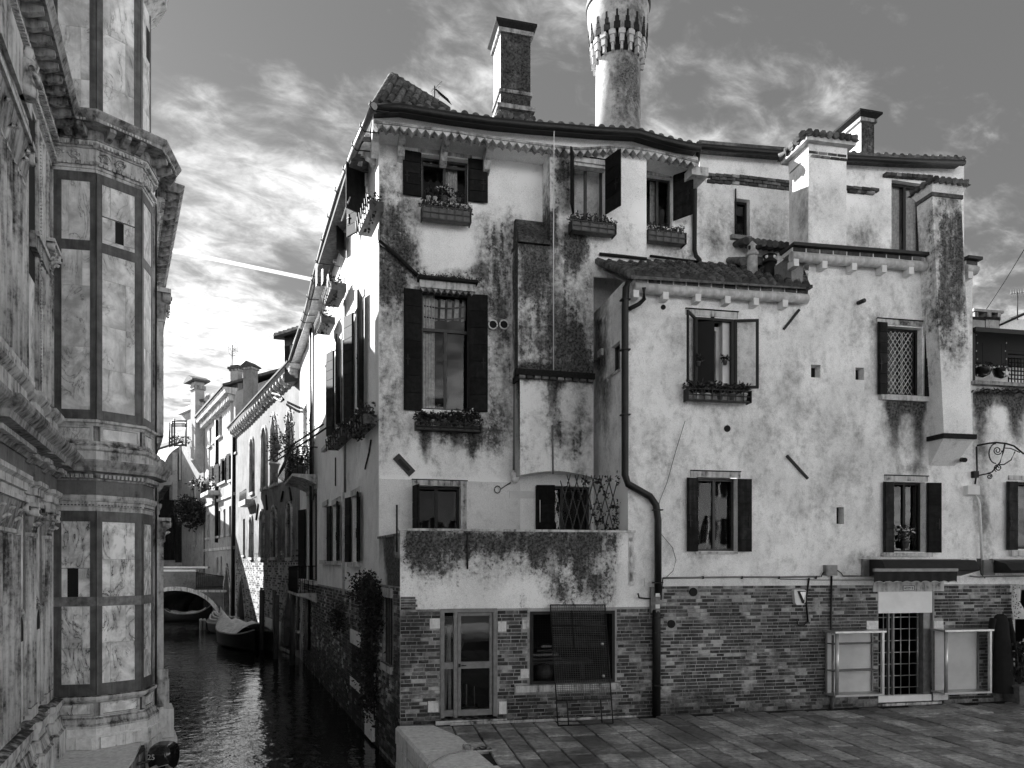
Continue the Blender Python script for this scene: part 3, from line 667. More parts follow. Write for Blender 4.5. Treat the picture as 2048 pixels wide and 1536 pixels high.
# windows of the set-back wall
def lintel(F, x0, x1, y0, y1, parent, d=.02):
    r_ = F.rect(x0, x1, y0, y1, d); slab(parent, F, 'lintel', *r_, 0, d, 'stone_w'); slab(parent, F, 'lintel_edge', r_[0] - .01, r_[1] + .01, r_[3], r_[3] + .02, 0, d + .02, 'moss')
lintel(RF, 836, 944, 297, 310, H)
window(H, RF, W1, curtain=[(.55, .8)], transom=.86, fw=.05)
za, zb = RF.rect(805, 842, 306, 394)[2:]; shutter(H, RF, W1[0] - .01, za, zb, RF.px(842, 350)[0] - RF.px(805, 350)[0], -1, 3, 4); za, zb = RF.rect(935, 975, 322, 407)[2:]; shutter(H, RF, W1[1] - .02, za, zb, RF.px(975, 350)[0] - RF.px(936, 350)[0], 1, 3, 4)
pxslab(H, RF, 'sill', 838, 945, 404, 412, 0, .1)
flower_box(RF, 845, 942, 415, 440, .1, 'wooden lattice flower box below the white flower pots, upper left window of the grimy wall', wid=.26)
pot(RF, 857, 402, .1, .05, .1, 'small white pot with a spiky plant, left end of the sill with white flowers', 'pot_w', (.07, .13), 50, lf='leaf_d', grp='pots on the upper left sill')
pot(RF, 870, 402, .12, .05, .08, 'short white pot beside the white flowers on the upper left sill', 'pot_w', (.05, .05), 20, lf='leaf_d', grp='pots on the upper left sill')
pot(RF, 888, 402, .1, .08, .09, 'dark bush with a head of white flowers on the upper left sill', 'terracotta', (.2, .12), 220, 60, 'leaf_d', grp='pots on the upper left sill')
pot(RF, 918, 403, .12, .05, .07, 'low dark plant at the right end of the upper left sill', 'terracotta', (.11, .09), 90, 0, 'leaf_d', grp='pots on the upper left sill')
# big window with its little canopy
window(H, RF, W2, curtain=[(.02, .3)], transom=.68, rail=None, fw=.055)
za, zb = RF.rect(806, 842, 580, 822)[2:]; shutter(H, RF, W2[0] + .01, za, zb, RF.px(842, 700)[0] - RF.px(806, 700)[0], -1, 3, 7); za, zb = RF.rect(942, 982, 592, 825)[2:]; shutter(H, RF, W2[1] - .08, za, zb, RF.px(984, 700)[0] - RF.px(945, 700)[0], 1, 3, 7)
for k in range(6): x0 = 852 + 14 * k; MB().prism(RF, [RF.px(x, y, -.3) for x, y in ((x0, 640 + (k % 2) * 4), (x0 + 9, 641), (x0 + 10, 600), (x0 + 2, 598))], -.31, -.3).obj('blind_strip', 'metal' if k % 2 else 'curtain', H)
for y in (612, 634): MB().tube([RF.w(*RF.px(x, y + 5 * math.sin((x - 850) / 28), -.28), -.28) for x in range(848, 936, 8)], .018, 5).obj('blind_rail', 'iron', H)
cs0, cs1 = RF.px(836, 565, .2)[0], RF.px(955, 570, .2)[0]; zc = RF.px(895, 562, .2)[1]
cn = part('window_canopy', H, RF.w(cs0, zc, 0)); slab(cn, RF, 'canopy_moulding', cs0 + .04, cs1 - .04, zc - .17, zc - .01, 0, .18, 'stone_w'); slab(cn, RF, 'canopy_top', cs0, cs1, zc - .01, zc + .045, 0, .3, 'moss')
for i in range(9): s = cs0 + .05 + (cs1 - cs0 - .1) * (i + .5) / 9; MB().prism(RF, [(s - .06, zc - .17), (s, zc - .25), (s + .06, zc - .17)], .01, .14).obj('canopy_tooth', 'stone_g', cn)
mo = MB(); 
for i in range(240): leaves(mo, RF.w(rnd.uniform(cs0 - .15, cs1 + .08), zc + .06 + abs(rnd.gauss(0, .05)), rnd.uniform(.02, .2)), (.05, .03, .03), 2, .05)
mo.obj('moss', 'leaf_d', cn)
pxtube(H, RF, [(758, 482), (795, 512), (835, 551)], .045, 'moss', 'sloping_ledge', .06, 8)
pxslab(H, RF, 'lintel', 829, 842, 573, 582, 0, .05); pxslab(H, RF, 'lintel', 943, 953, 584, 592, 0, .05)
pxslab(H, RF, 'shelf', 832, 962, 853, 860, 0, .28, 'iron')
tr = flower_box(RF, 832, 962, 846, 861, .1, 'dark iron shelf of bushy pots under the tallest window', style='iron', wid=.22)
for i, (x, r_, fl, pt) in enumerate(((845, .16, 0, 'terracotta'), (866, .14, 0, 'pot_w'), (887, .15, 30, 'terracotta'), (910, .17, 0, 'terracotta'), (932, .2, 12, 'terracotta'), (952, .14, 0, 'pot_w'))):
    pot(RF, x, 852, .2, .075, .13, 'bushy dark pot on the iron shelf under the tallest window, %s' % ['leftmost', 'second, pale', 'with white flowers', 'right of the flowers', 'second from right', 'rightmost'][i], pt, (r_, r_ * .7), 200, fl, 'leaf_d', grp='pots under the tallest window')
for x, lab in ((986, 'white ringed vent half hidden by the right shutter of the tall window'), (1008, 'white ringed round vent right of the tall window')):
    s, z = RF.px(x, 649, .05); v = part('vent', H, RF.w(s, z, 0)); r_ = .1
    P = [RF.w(s + math.cos(a) * r_, z + math.sin(a) * r_, .05) for a in [i * math.pi / 8 for i in range(17)]]; MB().tube(P, .018, 6).obj('vent_ring', 'white', v)
    MB().prism(RF, [(s + math.cos(a) * .09, z + math.sin(a) * .09) for a in [i * math.pi / 8 for i in range(16)]], .001, .04).obj('vent_hole', 'room', v)
# terrace door opening with pale surround
s0, s1, z0, z1 = W3; sm2 = MB(); k = RF.px(933, 1000)[0] - s1
slab(H, RF, 'door_surround', s1, s1 + k, 2.6, z1 + .12, 0, .045, 'stone_w'); slab(H, RF, 'door_surround', s0 - .02, s1, z1, z1 + .12, 0, .045, 'stone_w'); slab(H, RF, 'surround_edge', s0 - .03, s1 + k + .02, z1 + .12, z1 + .14, 0, .06, 'moss')
window(H, RF, W3, cols=2, fw=.06, mt='iron'); shutter(H, RF, s0 + .01, 2.6, z1 - .01, .42, 1, 80, 6, 'shutter', .0)
# open dark door with white bar and the trellis side
s0, s1, z0, z1 = D2; room_box(H, RF, D2); window(H, RF, D2, cols=2, fw=.05, room=False)
shutter(H, RF, s0 + .002, 2.62, z1, .42, 1, 12, 5, 'shutter', .07, False)
pxslab(H, RF, 'stone_strip', 1019, 1069, 982, 996, 0, .03, 'white')
dh = MB(); s, z = RF.px(1080, 1000, .2); dh.tube([RF.w(s, z, .2), RF.w(s, z - .5, .2)], .012, 6); dh.obj('door_bar', 'white', H)
pxtube(H, RF, [(1031, 492, .03), (1030, 700, .03), (1028, 940, .03)], .035, 'pl_dark', 'conduit', .03, 6)
bx = MB(); s, z = RF.px(1031, 948, .15); bx.box(RF, s - .1, s + .1, z - .03, z + .03, .0, .2); bx.lathe(RF.w(s, z - .2, .1), [(.03, 0), (.09, .05), (.1, .17)], 10); bx.obj('drain_head', 'pl_right', H)
P = [RF.w(*RF.px(995 + 6 * math.cos(a), 979 + 7 * math.sin(a), .05), .05) for a in [i * math.pi / 6 for i in range(13)]]; P += [RF.w(*RF.px(x, y, .05), .05) for x, y in ((1010, 972), (1022, 965))]; MB().tube(P, .01, 5).obj('loose_cable', 'iron', H)
# cable down the front, tilted anchor plate
MB().tube([RC.w(*RC.px(1108, 248, .38), .38), RC.w(*RC.px(1108, 300, .2), .2), RC.w(*RC.px(1107, 480, .03), .03), RC.w(*RC.px(1107, 740, .03), .03)], .012, 5).obj('cable', 'white', H)
MB().tube([RP.w(*RP.px(1105, 850, .03), .03), RP.w(*RP.px(1106, 948, .03), .03)], .02, 5).obj('conduit', 'metal', H)
ca = RF.px(787, 913, .04); cb = RF.px(822, 951, .04)
def tilted(F, a, b, wd, d0, d1):
    (s0, z0), (s1, z1) = a, b; l = math.hypot(s1 - s0, z1 - z0); nx, nz = -(z1 - z0) / l * wd, (s1 - s0) / l * wd
    return MB().prism(F, [(s0 - nx, z0 - nz), (s1 - nx, z1 - nz), (s1 + nx, z1 + nz), (s0 + nx, z0 + nz)], d0, d1)
ap = tilted(RF, RF.px(792, 912, .04), RF.px(825, 947, .04), .09, 0, .03).obj('anchor_plate', 'lath', H); tilted(RF, RF.px(798, 919, .05), RF.px(819, 941, .05), .03, .03, .06).obj('anchor_bar', 'iron', ap)
# bay windows
window(H, RB, b1, d=-.3, cols=2, curtain=[(0, .22)], room=False); room_box(H, RB, b1); lintel(RB, 1141, 1218, 316, 326, H)
slab(H, RB, 'reveal_stone', b1[0], b1[1], b1[3] - .12, b1[3] - .002, -.2, -.02, 'stone_w')
za, zb = RB.rect(1128, 1143, 318, 430)[2:]; shutter(H, RB, b1[0] - .01, za, zb, .48, -1, 66, 4); za, zb = RB.rect(1205, 1228, 322, 432)[2:]; shutter(H, RB, b1[1] - .04, za, zb, .5, 1, 70, 4)
pxslab(H, RB, 'sill', 1141, 1215, 446, 452, 0, .06, 'white')
flower_box(RB, 1145, 1232, 444, 464, .06, 'slatted flower box of clipped green below the projecting middle window', wid=.26)
lintel(RF, 1290, 1350, 340, 352, H); window(H, RF, S3, cols=2, curtain=[(.3, .6)])
za, zb = RF.rect(1346, 1382, 348, 446)[2:]; shutter(H, RF, S3[1], za, zb, .52, 1, 56, 4)
flower_box(RF, 1297, 1372, 462, 484, .05, 'slatted flower box beside the downpipe, under the third upper window', wid=.26)
pxtube(H, RF, [(1398, 296, .9), (1393, 330, .3), (1390, 360, .08), (1389, 500, .08), (1392, 512, .14), (1399, 520, .2), (1401, 545, .2)], .055, 'pipe', 'downpipe', .1, 8)
pxtube(H, RF, [(1300, 512), (1400, 524)], .03, 'moss', 'flashing', .1); pxtube(H, RB, [(1199, 508), (1250, 513), (1293, 518)], .035, 'moss', 'flashing', .05)
# chimneys on its roof
def chimney(parent, F, x0, x1, y0, y1, d, dep, name='chimney', mt='pl_dark', cap=True, capw=.13, side='pl_white', bands=(), capmt='moss', base=None):
    s0, s1, z0, z1 = F.rect(x0, x1, y0, y1, d); z0 = base if base is not None else z0; t = part(name, parent, F.w(s0, z0, d))
    slab(t, F, 'shaft', s0, s1, z0, z1, d - dep, d, 'pl_white'); m = MB(); m.box(F, s0 + .004, s1 - .004, z0, z1 - .1, d, d + .012); m.st = [.55] * 8; m.obj('shaded_front', mt, t)  # front coated dark as its shaded side, shaft left white
    for yb, hb, o in bands: z = F.px((x0 + x1) / 2, yb, d)[1]; slab(t, F, 'band', s0 - o, s1 + o, z - hb / 2, z + hb / 2, d - dep - o, d + o, 'stone_g')
    if cap:
        slab(t, F, 'cap_moulding', s0 - .06, s1 + .06, z1 - .1, z1, d - dep - .06, d + .06, 'stone_g'); h = z1
        q = MB(); e = capw; A = [F.w(s0 - .04, h + .001, d + .04), F.w(s1 + .04, h + .001, d + .04), F.w(s1 + .04, h + .001, d - dep - .04), F.w(s0 - .04, h + .001, d - dep - .04)]; up = Vector((0, 0, .12))
        B = [F.w(s0 - e, h + .1, d + e), F.w(s1 + e, h + .1, d + e), F.w(s1 + e, h + .1, d - dep - e), F.w(s0 - e, h + .1, d - dep - e)]
        q.hexa(A, B); q.hexa([b + Vector((0, 0, .001)) for b in B], [b + Vector((0, 0, .06)) for b in B]); q.obj('cap', capmt, t)
    return t
ch = chimney(H, RF, 1001, 1061, 62, 250, -.6, .75, bands=((66, .1, .05), (186, .08, .04), (218, .1, .09)), mt='pl_chim' if 'pl_chim' in MT else 'pl_dark')
for k in range(7): MB().tube([RF.w(RF.px(997 + k * 11, 232, -.5)[0], RF.px(1000, 228, -.5)[1], -.62), RF.w(RF.px(997 + k * 11, 232, -.5)[0], RF.px(1000, 236, -.5)[1], -.35)], .07, 6).obj('roof_tile', 'tile', ch)
yc = 19.5; rc = 44.5 / FPX * yc; xc = (1236 - CX) / FPX * yc; zf = lambda y: CZ + (HY - y) * yc / FPX
rc_ = part('round_chimney', H, (xc, yc, zf(300)))
m = MB(); m.lathe((xc, yc, 0), [(rc * 1.02, zf(310)), (rc, zf(180)), (rc * .98, zf(120)), (rc * 1.12, zf(60))], 40); m.st = stain_shade_at(np.array(m.v), [('b', 1225, 1300, -50, 300, 8, .3), ('g', 1255, 170, 26, 60, .4), ('b', 1180, 1300, 100, 150, 6, .3)]); m.obj('shaft', 'pl_roundch', rc_)  # unlit half and the zone under the hood are painted darker
m = MB(); prof = [(rc * 1.26, zf(122)), (rc * 1.34, zf(60)), (rc * 1.42, zf(20)), (rc * 1.42, zf(16)), (rc * 1.46, zf(-120)), (rc * 1.1, zf(-170))]; m.lathe((xc, yc, 0), prof[:2] and [(rc * 1.285, zf(95)), (rc * 1.33, zf(60)), (rc * 1.39, zf(20)), (rc * 1.36, zf(0)), (rc * 1.4, zf(-120)), (rc * .9, zf(-190))], 40)
m.st = stain_shade_at(np.array(m.v), [('b', 1225, 1320, -80, 130, 10, .4)]); m.obj('flared_hood', 'pl_roundch', rc_)  # unlit half of the hood painted darker as well
m = MB(); m.lathe((xc, yc, 0), [(rc * 1.39, zf(24)), (rc * 1.45, zf(21)), (rc * 1.45, zf(14)), (rc * 1.39, zf(11))], 40); m.obj('rim', 'iron', rc_)
nt = 18
for i in range(nt):
    a = 2 * math.pi * (i + .5) / nt; ca_, sa_ = math.cos(a), math.sin(a); Fk = Frame((xc + ca_ * rc * 1.0, yc + sa_ * rc * 1.0), (-sa_, ca_))
    m = MB(); hw = math.pi * rc * 1.2 / nt; zt_ = zf(94)
    for k, (w_, y0_, y1_) in enumerate(((.62, 94, 106), (.42, 106, 120), (.22, 120, 134))):
        m.box(Fk, -hw * w_ * 1.1, hw * w_ * 1.1, zf(y1_), zf(y0_), -.02, rc * (.27 - .04 * k))
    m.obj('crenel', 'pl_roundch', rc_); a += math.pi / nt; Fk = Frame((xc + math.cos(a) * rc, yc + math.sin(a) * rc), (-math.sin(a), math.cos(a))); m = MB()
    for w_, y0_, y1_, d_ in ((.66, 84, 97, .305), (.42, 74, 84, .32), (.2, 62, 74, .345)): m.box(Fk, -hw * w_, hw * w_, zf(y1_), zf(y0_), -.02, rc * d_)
    m.obj('notch_shade', 'moss', rc_)  # dark stepped boxes stand in for the shaded openings of the hood
m = MB(); m.lathe((xc, yc, 0), [(rc * 1.27, zf(94)), (rc * 1.04, zf(92)), (rc * 1.03, zf(122)), (rc, zf(130))], 40); m.obj('hood_shade', 'moss', rc_)  # dark collar stands in for the shadow on the shaft below the hood
# ---------------- canal wall of the corner house ----------------
c1 = (Vector(corner) - CW.o).dot(CW.u)               # s at the corner; s falls as the wall runs away up the canal
c0 = cs(600)
egut = [(748, 212), (712, 292), (677, 382), (648, 480), (627, 560), (612, 625), (602, 655)]
ewl = [(757, 283), (744, 334), (709, 400), (693, 445), (675, 500), (648, 565), (625, 635), (602, 690)]
ctop = pxcurve(CW, ewl)
zbr = CW.px(735, 1187)[1]
Cf = lambda x0, x1, y0, y1: CW.rect(x0, x1, y0, y1)
cw_h = [Cf(705, 721, 990, 1124), Cf(666, 680, 1008, 1122), Cf(647, 656, 1012, 1120), Cf(614, 634, 985, 1162), Cf(711, 728, 610, 832), Cf(672, 684, 690, 862), Cf(651, 663, 722, 890), Cf(606, 614, 812, 905), Cf(722, 735, 378, 440), Cf(680, 692, 462, 530), Cf(655, 664, 535, 600), Cf(638, 645, 590, 660), Cf(608, 615, 660, 700)]
cspec = [('b', 600, 760, 200, 900, 30, -.25), ('d', 715, 860, 960, 8, .5), ('g', 700, 960, 20, 30, .1), ('d', 660, 1122, 1165, 8, .3)]
wall('canal_wall', CW, c0, c1, zbr, 13.8, 'pl_white', H, cw_h, .16, top=ctop, spec=cspec, depth=.3)
wall('canal_brick_wall', CW, c0, c1, WZ - .6, zbr, 'mortar_d', H, [Cf(604, 616, 1205, 1300), Cf(622, 632, 1195, 1320)], .4, d=-.02, spec=[('b', 500, 900, 1200, 1600, 30, .2)])
bricks(H, CW, max(c0, -17), c1 - .02, WZ + .0, zbr - .02, 'brick_d', d=0, maxp=0, bl=.27, bh=.075, j=.02)
sweepG = []
for x, y in egut: s, z = CW.px(x, y, .45); sweepG.append(CW.w(s, z, .45))
MB().tube(sweepG, .07, 8).obj('gutter', 'metal', H)
for i in range(12):
    t = i / 12 * (len(sweepG) - 1); k = int(t); p = sweepG[k].lerp(sweepG[k + 1], t - k); q = [p + Vector((CW.n.x, CW.n.y, 0)) * .075 + Vector((0, 0, .08)), p + Vector((CW.n.x, CW.n.y, 0)) * .09, p - Vector((0, 0, .09)), p - Vector((CW.n.x, CW.n.y, 0)) * .3 + Vector((0, 0, -.05))]
    MB().tube(q, .014, 4).obj('gutter_hook', 'iron', H)
# eave slab, teeth and corbels over the canal
eb = MB(); ne = 28; es = np.linspace(c0, c1 - .02, ne + 1)
gz = pxcurve(CW.off(.45), egut)
for i in range(ne):
    a, b = es[i], es[i + 1]; za, zb = ctop(a), ctop(b); ga, gb_ = gz(a), gz(b)
    eb.hexa([CW.w(a, za - .02, -.3), CW.w(b, zb - .02, -.3), CW.w(b, zb + .12, .2), CW.w(a, za + .12, .2)], [CW.w(a, ga + .06, -.3), CW.w(b, gb_ + .06, -.3), CW.w(b, gb_ - .03, .36), CW.w(a, ga - .03, .36)])
eb.obj('eaves_slab', 'beam', H)
ft = CW.off(.5)
for i in range(46):
    s = c0 + (c1 - c0) * (i + .5) / 46; z = ctop(s) + .06; w_ = (c1 - c0) / 92
    MB().add([CW.w(s - w_, z + .08, .2), CW.w(s + w_, z + .08, .2), CW.w(s + w_, z + .08, .3), CW.w(s - w_, z + .08, .3), CW.w(s, z - .04, .29), CW.w(s, z - .04, .2)], [(3, 2, 4), (0, 3, 4, 5), (2, 1, 5, 4), (1, 0, 5), (0, 1, 2, 3)]).obj('cornice_tooth', 'stone_w', H)
cbm = MB(); cbF = Frame((0, 0), (0, -1))
cbm.prism(cbF, [(0, -.32), (.08, -.3), (.12, -.2), (.2, -.17), (.25, -.08), (.25, .1), (0, .1)], -.08, .08); cm = mesh(cbm, 'corbel', 'stone_w')
for i in range(17): s = c0 + (c1 - c0) * (i + .6) / 17; inst(cm, 'corbel', H, CW.w(s, ctop(s) + .03, 0), rz=CW.ang)
bk = []
for s in (c0, c1): bk.append((s, gz(s)))
rr_ = MB(); rr_.hexa([CW.w(c0, gz(c0) + .02, .47), CW.w(c1, gz(c1) + .02, .47), CW.w(c1, gz(c1) + .7, -4), CW.w(c0, gz(c0) + .7, -4)], [CW.w(c0, gz(c0) + .12, .47), CW.w(c1, gz(c1) + .12, .47), CW.w(c1, gz(c1) + .8, -4), CW.w(c0, gz(c0) + .8, -4)]); rr_.obj('roof', 'tile', H)
# windows and shutters of the canal wall
for h in (cw_h[0], cw_h[1]):
    window(H, CW, h, fw=.06, mt='iron'); w_ = .42
    shutter(H, CW, h[1] - .0, h[2], h[3], w_, 1, 12, 7, 'shutter_g'); shutter(H, CW, h[0] + .0, h[2], h[3], w_, -1, 8, 7, 'shutter_g')
for h in cw_h[2:4] + cw_h[7:8]: window(H, CW, h, fw=.05)
for h in (cw_h[4], cw_h[5]):
    window(H, CW, h, fw=.06, mt='iron'); w_ = .5; shutter(H, CW, h[1], h[2], h[3], w_, 1, 20, 9, 'shutter_g'); shutter(H, CW, h[0], h[2], h[3], w_, -1, 18, 9, 'shutter_g')
window(H, CW, cw_h[6], fw=.08, mt='white')
for h in cw_h[8:]: window(H, CW, h, fw=.05)
h = cw_h[8]; shutter(H, CW, h[1], h[2] - .1, h[3] + .25, .55, 1, 62, 4, 'shutter'); shutter(H, CW, h[0], h[2] - .1, h[3] + .2, .5, -1, 25, 4, 'shutter')
h = cw_h[9]; shutter(H, CW, h[1], h[2], h[3], .5, 1, 30, 4, 'shutter')
h = cw_h[3]; shutter(H, CW, h[0], h[2] + .05, h[3] - .5, .75, -1, 15, 7, 'shutter')
for h in cw_h[:7]: slab(H, CW, 'sill', h[0] - .15, h[1] + .15, h[2] - .12, h[2] - .002, 0, .12, 'stone_w'); slab(H, CW, 'lintel', h[0] - .12, h[1] + .12, h[3] + .002, h[3] + .16, 0, .03, 'stone_w')
# flower boxes hung over the canal
def canal_box(x0, x1, y, d, label, mtp='wood', r=.26, tall=.3, wid=.3):
    s0, z = CW.px(x0, y, d + wid); s1 = CW.px(x1, y, d + wid)[0]; t = thing('flower_box', label, 'flower box', CW.w((s0 + s1) / 2, z, d), 'flower boxes over the canal')
    MB().box(CW, s0, s1, z, z + .2, d, d + wid).obj('trough', mtp, t)
    for k in range(7): s = s0 + (s1 - s0) * k / 6; MB().tube([CW.w(s, z - .04, d + wid + .02), CW.w(s, z + .3, d + wid + .05)], .012, 4).obj('rail', 'iron', t)
    m = MB(); k = max(4, int(abs(s1 - s0) / .12))
    for i in range(k): leaves(m, CW.w(s0 + (s1 - s0) * (i + .5) / k, z + .25, d + wid * .6), (r * .7, r * .7, tall * rnd.uniform(.6, 1.1)), 60, .09, droop=.15)
    m.obj('foliage', 'leaf_d', t); return t
canal_box(696, 727, 876, .1, 'bushy flower box hanging below the nearest long shutters on the sunlit canal wall', r=.3, tall=.3)
canal_box(655, 683, 900, .1, 'dark window box with trailing plants below the second pair of long shutters', r=.2, tall=.2)
canal_box(716, 738, 470, .1, 'railed flower box under the topmost canal window nearest the corner', r=.18, tall=.2, wid=.3)
canal_box(648, 662, 612, .1, 'slatted basket of pots under the middle top canal window', r=.2, tall=.3, wid=.4)
canal_box(632, 642, 668, .1, 'small basket of plants under the farther top canal window', r=.2, tall=.25, wid=.4)
# washing on a rack
wl = thing('laundry_rack', 'clothes rack with pale washing hung from the top canal window', 'laundry rack', CW.w(cs(668), CW.px(668, 560)[1], 0))
s, z = CW.px(668, 545, .1); 
for k in (-.5, .5): MB().tube([CW.w(s + k, z, 0), CW.w(s + k, z, .7)], .012, 5).obj('arm', 'iron', wl)
for k in (.25, .45, .65): MB().tube([CW.w(s - .5, z, k), CW.w(s + .5, z, k)], .006, 4).obj('line', 'iron', wl)
for i, (o_, l_) in enumerate(((-.4, .5), (-.1, .4), (.25, .6))):
    m = MB(); P = [CW.w(s + o_ + .28 * j / 6, z - l_ * k / 3 + .02 * math.sin(j * 2 + k), .25 + .2 * i + .02 * math.sin(j * 3)) for k in range(4) for j in range(7)]
    m.add(P, [(k * 7 + j, k * 7 + j + 1, k * 7 + 8 + j, k * 7 + 7 + j) for k in range(3) for j in range(6)], True); m.obj('cloth', 'cloth_w' if i != 1 else 'metal', wl)
for k, yy in enumerate((425,)):
    s, z = CW.px(726, yy, .1); MB().tube([CW.w(s - .6, z, .5), CW.w(s + .6, z, .5)], .015, 5).obj('rack_bar', 'metal', H)
for x, y0, y1, r_, mt in ((622, 640, 1160, .06, 'pipe'), (626, 640, 1000, .04, 'metal'), (690, 600, 985, .035, 'metal'), (687, 985, 1190, .03, 'beam')):
    pxtube(H, CW, [(x, y0, .1), (x, y1, .1)], r_, mt, 'downpipe')
pxtube(H, CW, [(742, 880, .03), (738, 905, .03), (730, 938, .03)], .02, 'iron', 'tie_rod'); pxtube(H, CW, [(671, 915, .03), (671, 972, .03)], .02, 'iron', 'tie_rod')
# upper balcony with pots and the rack in front, lower landing balcony
def balcony(label, x0, x1, y, dep, kind):
    s0, z = CW.px(x0, y, 0); s1 = CW.px(x1, y, 0)[0]; s0, s1 = min(s0, s1), max(s0, s1); t = thing('balcony', label, 'balcony', CW.w((s0 + s1) / 2, z, 0))
    MB().prism(Frame(CW.w(s0, 0, 0).to_2d(), CW.n), [(0, z - .35), (.12, z - .3), (dep * .5, z - .16), (dep, z - .09), (dep, z), (0, z)], 0, -(s1 - s0)).obj('stone_slab', 'stone_w', t)
    bulge = .28 if kind else 0; rr = []
    for i in range(16): s = s0 + (s1 - s0) * i / 15; rr.append((s, dep - .04))
    for i in range(1, 5): rr.append((s0, dep * i / 5)); rr.append((s1, dep * i / 5))
    for s, d_ in rr:
        e = 1 if d_ > dep - .1 else 0
        MB().tube([CW.w(s, z, d_), CW.w(s, z + .2, d_ + bulge * e), CW.w(s, z + .45, d_ + bulge * .8 * e), CW.w(s, z + .95, d_)], .012, 4).obj('baluster', 'iron', t)
    MB().tube([CW.w(s0, z + .95, 0), CW.w(s0, z + .95, dep), CW.w(s1, z + .95, dep), CW.w(s1, z + .95, 0)], .022, 5).obj('handrail', 'iron', t); return t, s0, s1, z
tb, s0, s1, z = balcony('iron balcony crowded with pots and climbing plants over the canal', 614, 635, 968, .85, 1)
for k in range(6):
    s = s0 + (s1 - s0) * (k + .5) / 6; p = CW.w(s, z, .5); t = thing('flower_pot', 'leafy pot on the iron canal balcony, %s from the near end' % ['farthest', 'fifth', 'fourth', 'third', 'second', 'first'][k], 'plant pot', p, 'pots on the canal balcony')
    MB().lathe(p, [(.12, 0), (.17, .26), (.19, .26), (.19, .3), (.15, .3)], 10).obj('pot', 'terracotta', t); leaves(MB(), p + Vector((0, 0, .55)), (.35, .35, .4), 220, .09).obj('foliage', 'leaf_d', t)
vn = thing('climbing_plant', 'thin leafy climber rising from the iron canal balcony', 'plant', CW.w(s0 + 1, z, .3))
m = MB(); stems = MB()
for k in range(9):
    p = CW.w(s0 + (s1 - s0) * rnd.random(), z + .3, rnd.uniform(.3, .9)); q = p + Vector((rnd.uniform(-.9, .9), rnd.uniform(-.5, .5), rnd.uniform(1.2, 2.6))); stems.tube([p, p.lerp(q, .5) + Vector((.1, 0, .1)), q], .015, 4)
    for j in range(8): leaves(m, p.lerp(q, .3 + .09 * j), (.2, .2, .15), 9, .1)
stems.obj('stem', 'wood', vn); m.obj('foliage', 'leaf_d', vn)
jk = thing('planter_shelf', 'long iron shelf sticking out from the plant balcony with a white pot hung under it', 'shelf', CW.w(s0, z + .95, .9))
MB().tube([CW.w(s1 + 3, z + 1.2, .2), CW.w(s0 - 1.2, z + 1.0, 1.35)], .03, 5).obj('rail', 'iron', jk); MB().tube([CW.w(s1 + 3, z + 1.1, .1), CW.w(s0 - 1.2, z + .9, 1.2)], .03, 5).obj('rail', 'iron', jk)
p = CW.w(s0 - .8, z + .5, 1.15); MB().lathe(p, [(.12, 0), (.2, .3), (.23, .3), (.23, .38)], 10).obj('hanging_pot', 'pot_w', jk); leaves(MB(), p + Vector((0, 0, .6)), (.3, .3, .3), 120, .08).obj('foliage', 'leaf_d', jk)
for k in range(3): q = CW.w(s0 - .6 + k * 1.0, z + 1.05, 1.2); MB().lathe(q, [(.1, 0), (.15, .2)], 8).obj('pot', 'terracotta', jk); leaves(MB(), q + Vector((0, 0, .4)), (.3, .3, .35), 130, .09).obj('foliage', 'leaf_d', jk)
balcony('bare stone landing balcony with thin iron rail low over the canal', 612, 634, 1180, .7, 0)
# ---------------- terrace block on the street plane ----------------
zt = G.px(1000, 1063)[1]; gs0 = G.px(800, 1300)[0]; gs1 = G.px(1268, 1300)[0]; zb = G.px(1000, 1217)[1]; gsR = G.px(1312, 1300)[0]
door = G.rect(881, 994, 1217, 1444); win = G.rect(1060, 1229, 1222, 1366)
tsp = [('b', 806, 1245, 1062, 1095, 9, .85), ('b', 815, 1110, 1080, 1140, 14, .5), ('b', 1095, 1250, 1080, 1210, 14, .46), ('g', 835, 1120, 16, 45, .45), ('g', 880, 1125, 30, 35, .35), ('d', 935, 1062, 1135, 5, 1.2), ('d', 1155, 1090, 1217, 10, .7), ('d', 1190, 1150, 1217, 8, .7), ('d', 1075, 1080, 1180, 14, .5),
       ('b', 1238, 1275, 1075, 1217, 5, -.6), ('b', 830, 1080, 1160, 1217, 15, -.15), ('g', 1010, 1150, 60, 25, .12), ('g', 960, 1110, 22, 30, -.15)]
wall('terrace_wall', G, gs0, gs1, zb, zt, 'pl_terr', H, [], .045, spec=tsp, depth=.25)
wall('wall_strip', G, gs1 + .004, gsR, zb, G.px(1290, 900)[1], 'pl_right', H, [], .1, spec=[('d', 1300, 900, 1217, 8, .35)], d=-.012)
wall('brick_backing', G, gs0, gsR, -.3, zb, 'mortar', H, [door, win], .15, d=-.003, spec=[('b', 780, 1350, 1380, 1500, 18, .3), ('b', 780, 880, 1217, 1340, 20, .25)], depth=.3)
wall('terrace_side_wall', CW, c1, -.001, zbr + .25, 3.62, 'pl_white', H, [], .07, spec=[('b', 758, 803, 1062, 1125, 6, .55), ('d', 780, 1070, 1170, 12, .7), ('b', 775, 803, 1120, 1190, 3, 1.2)])
wall('terrace_side_base', CW, c1, -.001, WZ - .5, zbr + .25, 'mortar_d', H, [Cf(766, 784, 1195, 1328)], .15, d=-.02, spec=[('b', 700, 900, 1200, 1600, 30, .25)])
slab(H, G, 'terrace_floor', gs0 + .26, gsR, 2.45, 2.5, -2.6, -.26, 'stone_g')
wall('terrace_inner_wall', G.off(-.26), gs0, gs1, 2.5, zt, 'pl_white', H, [], .6)
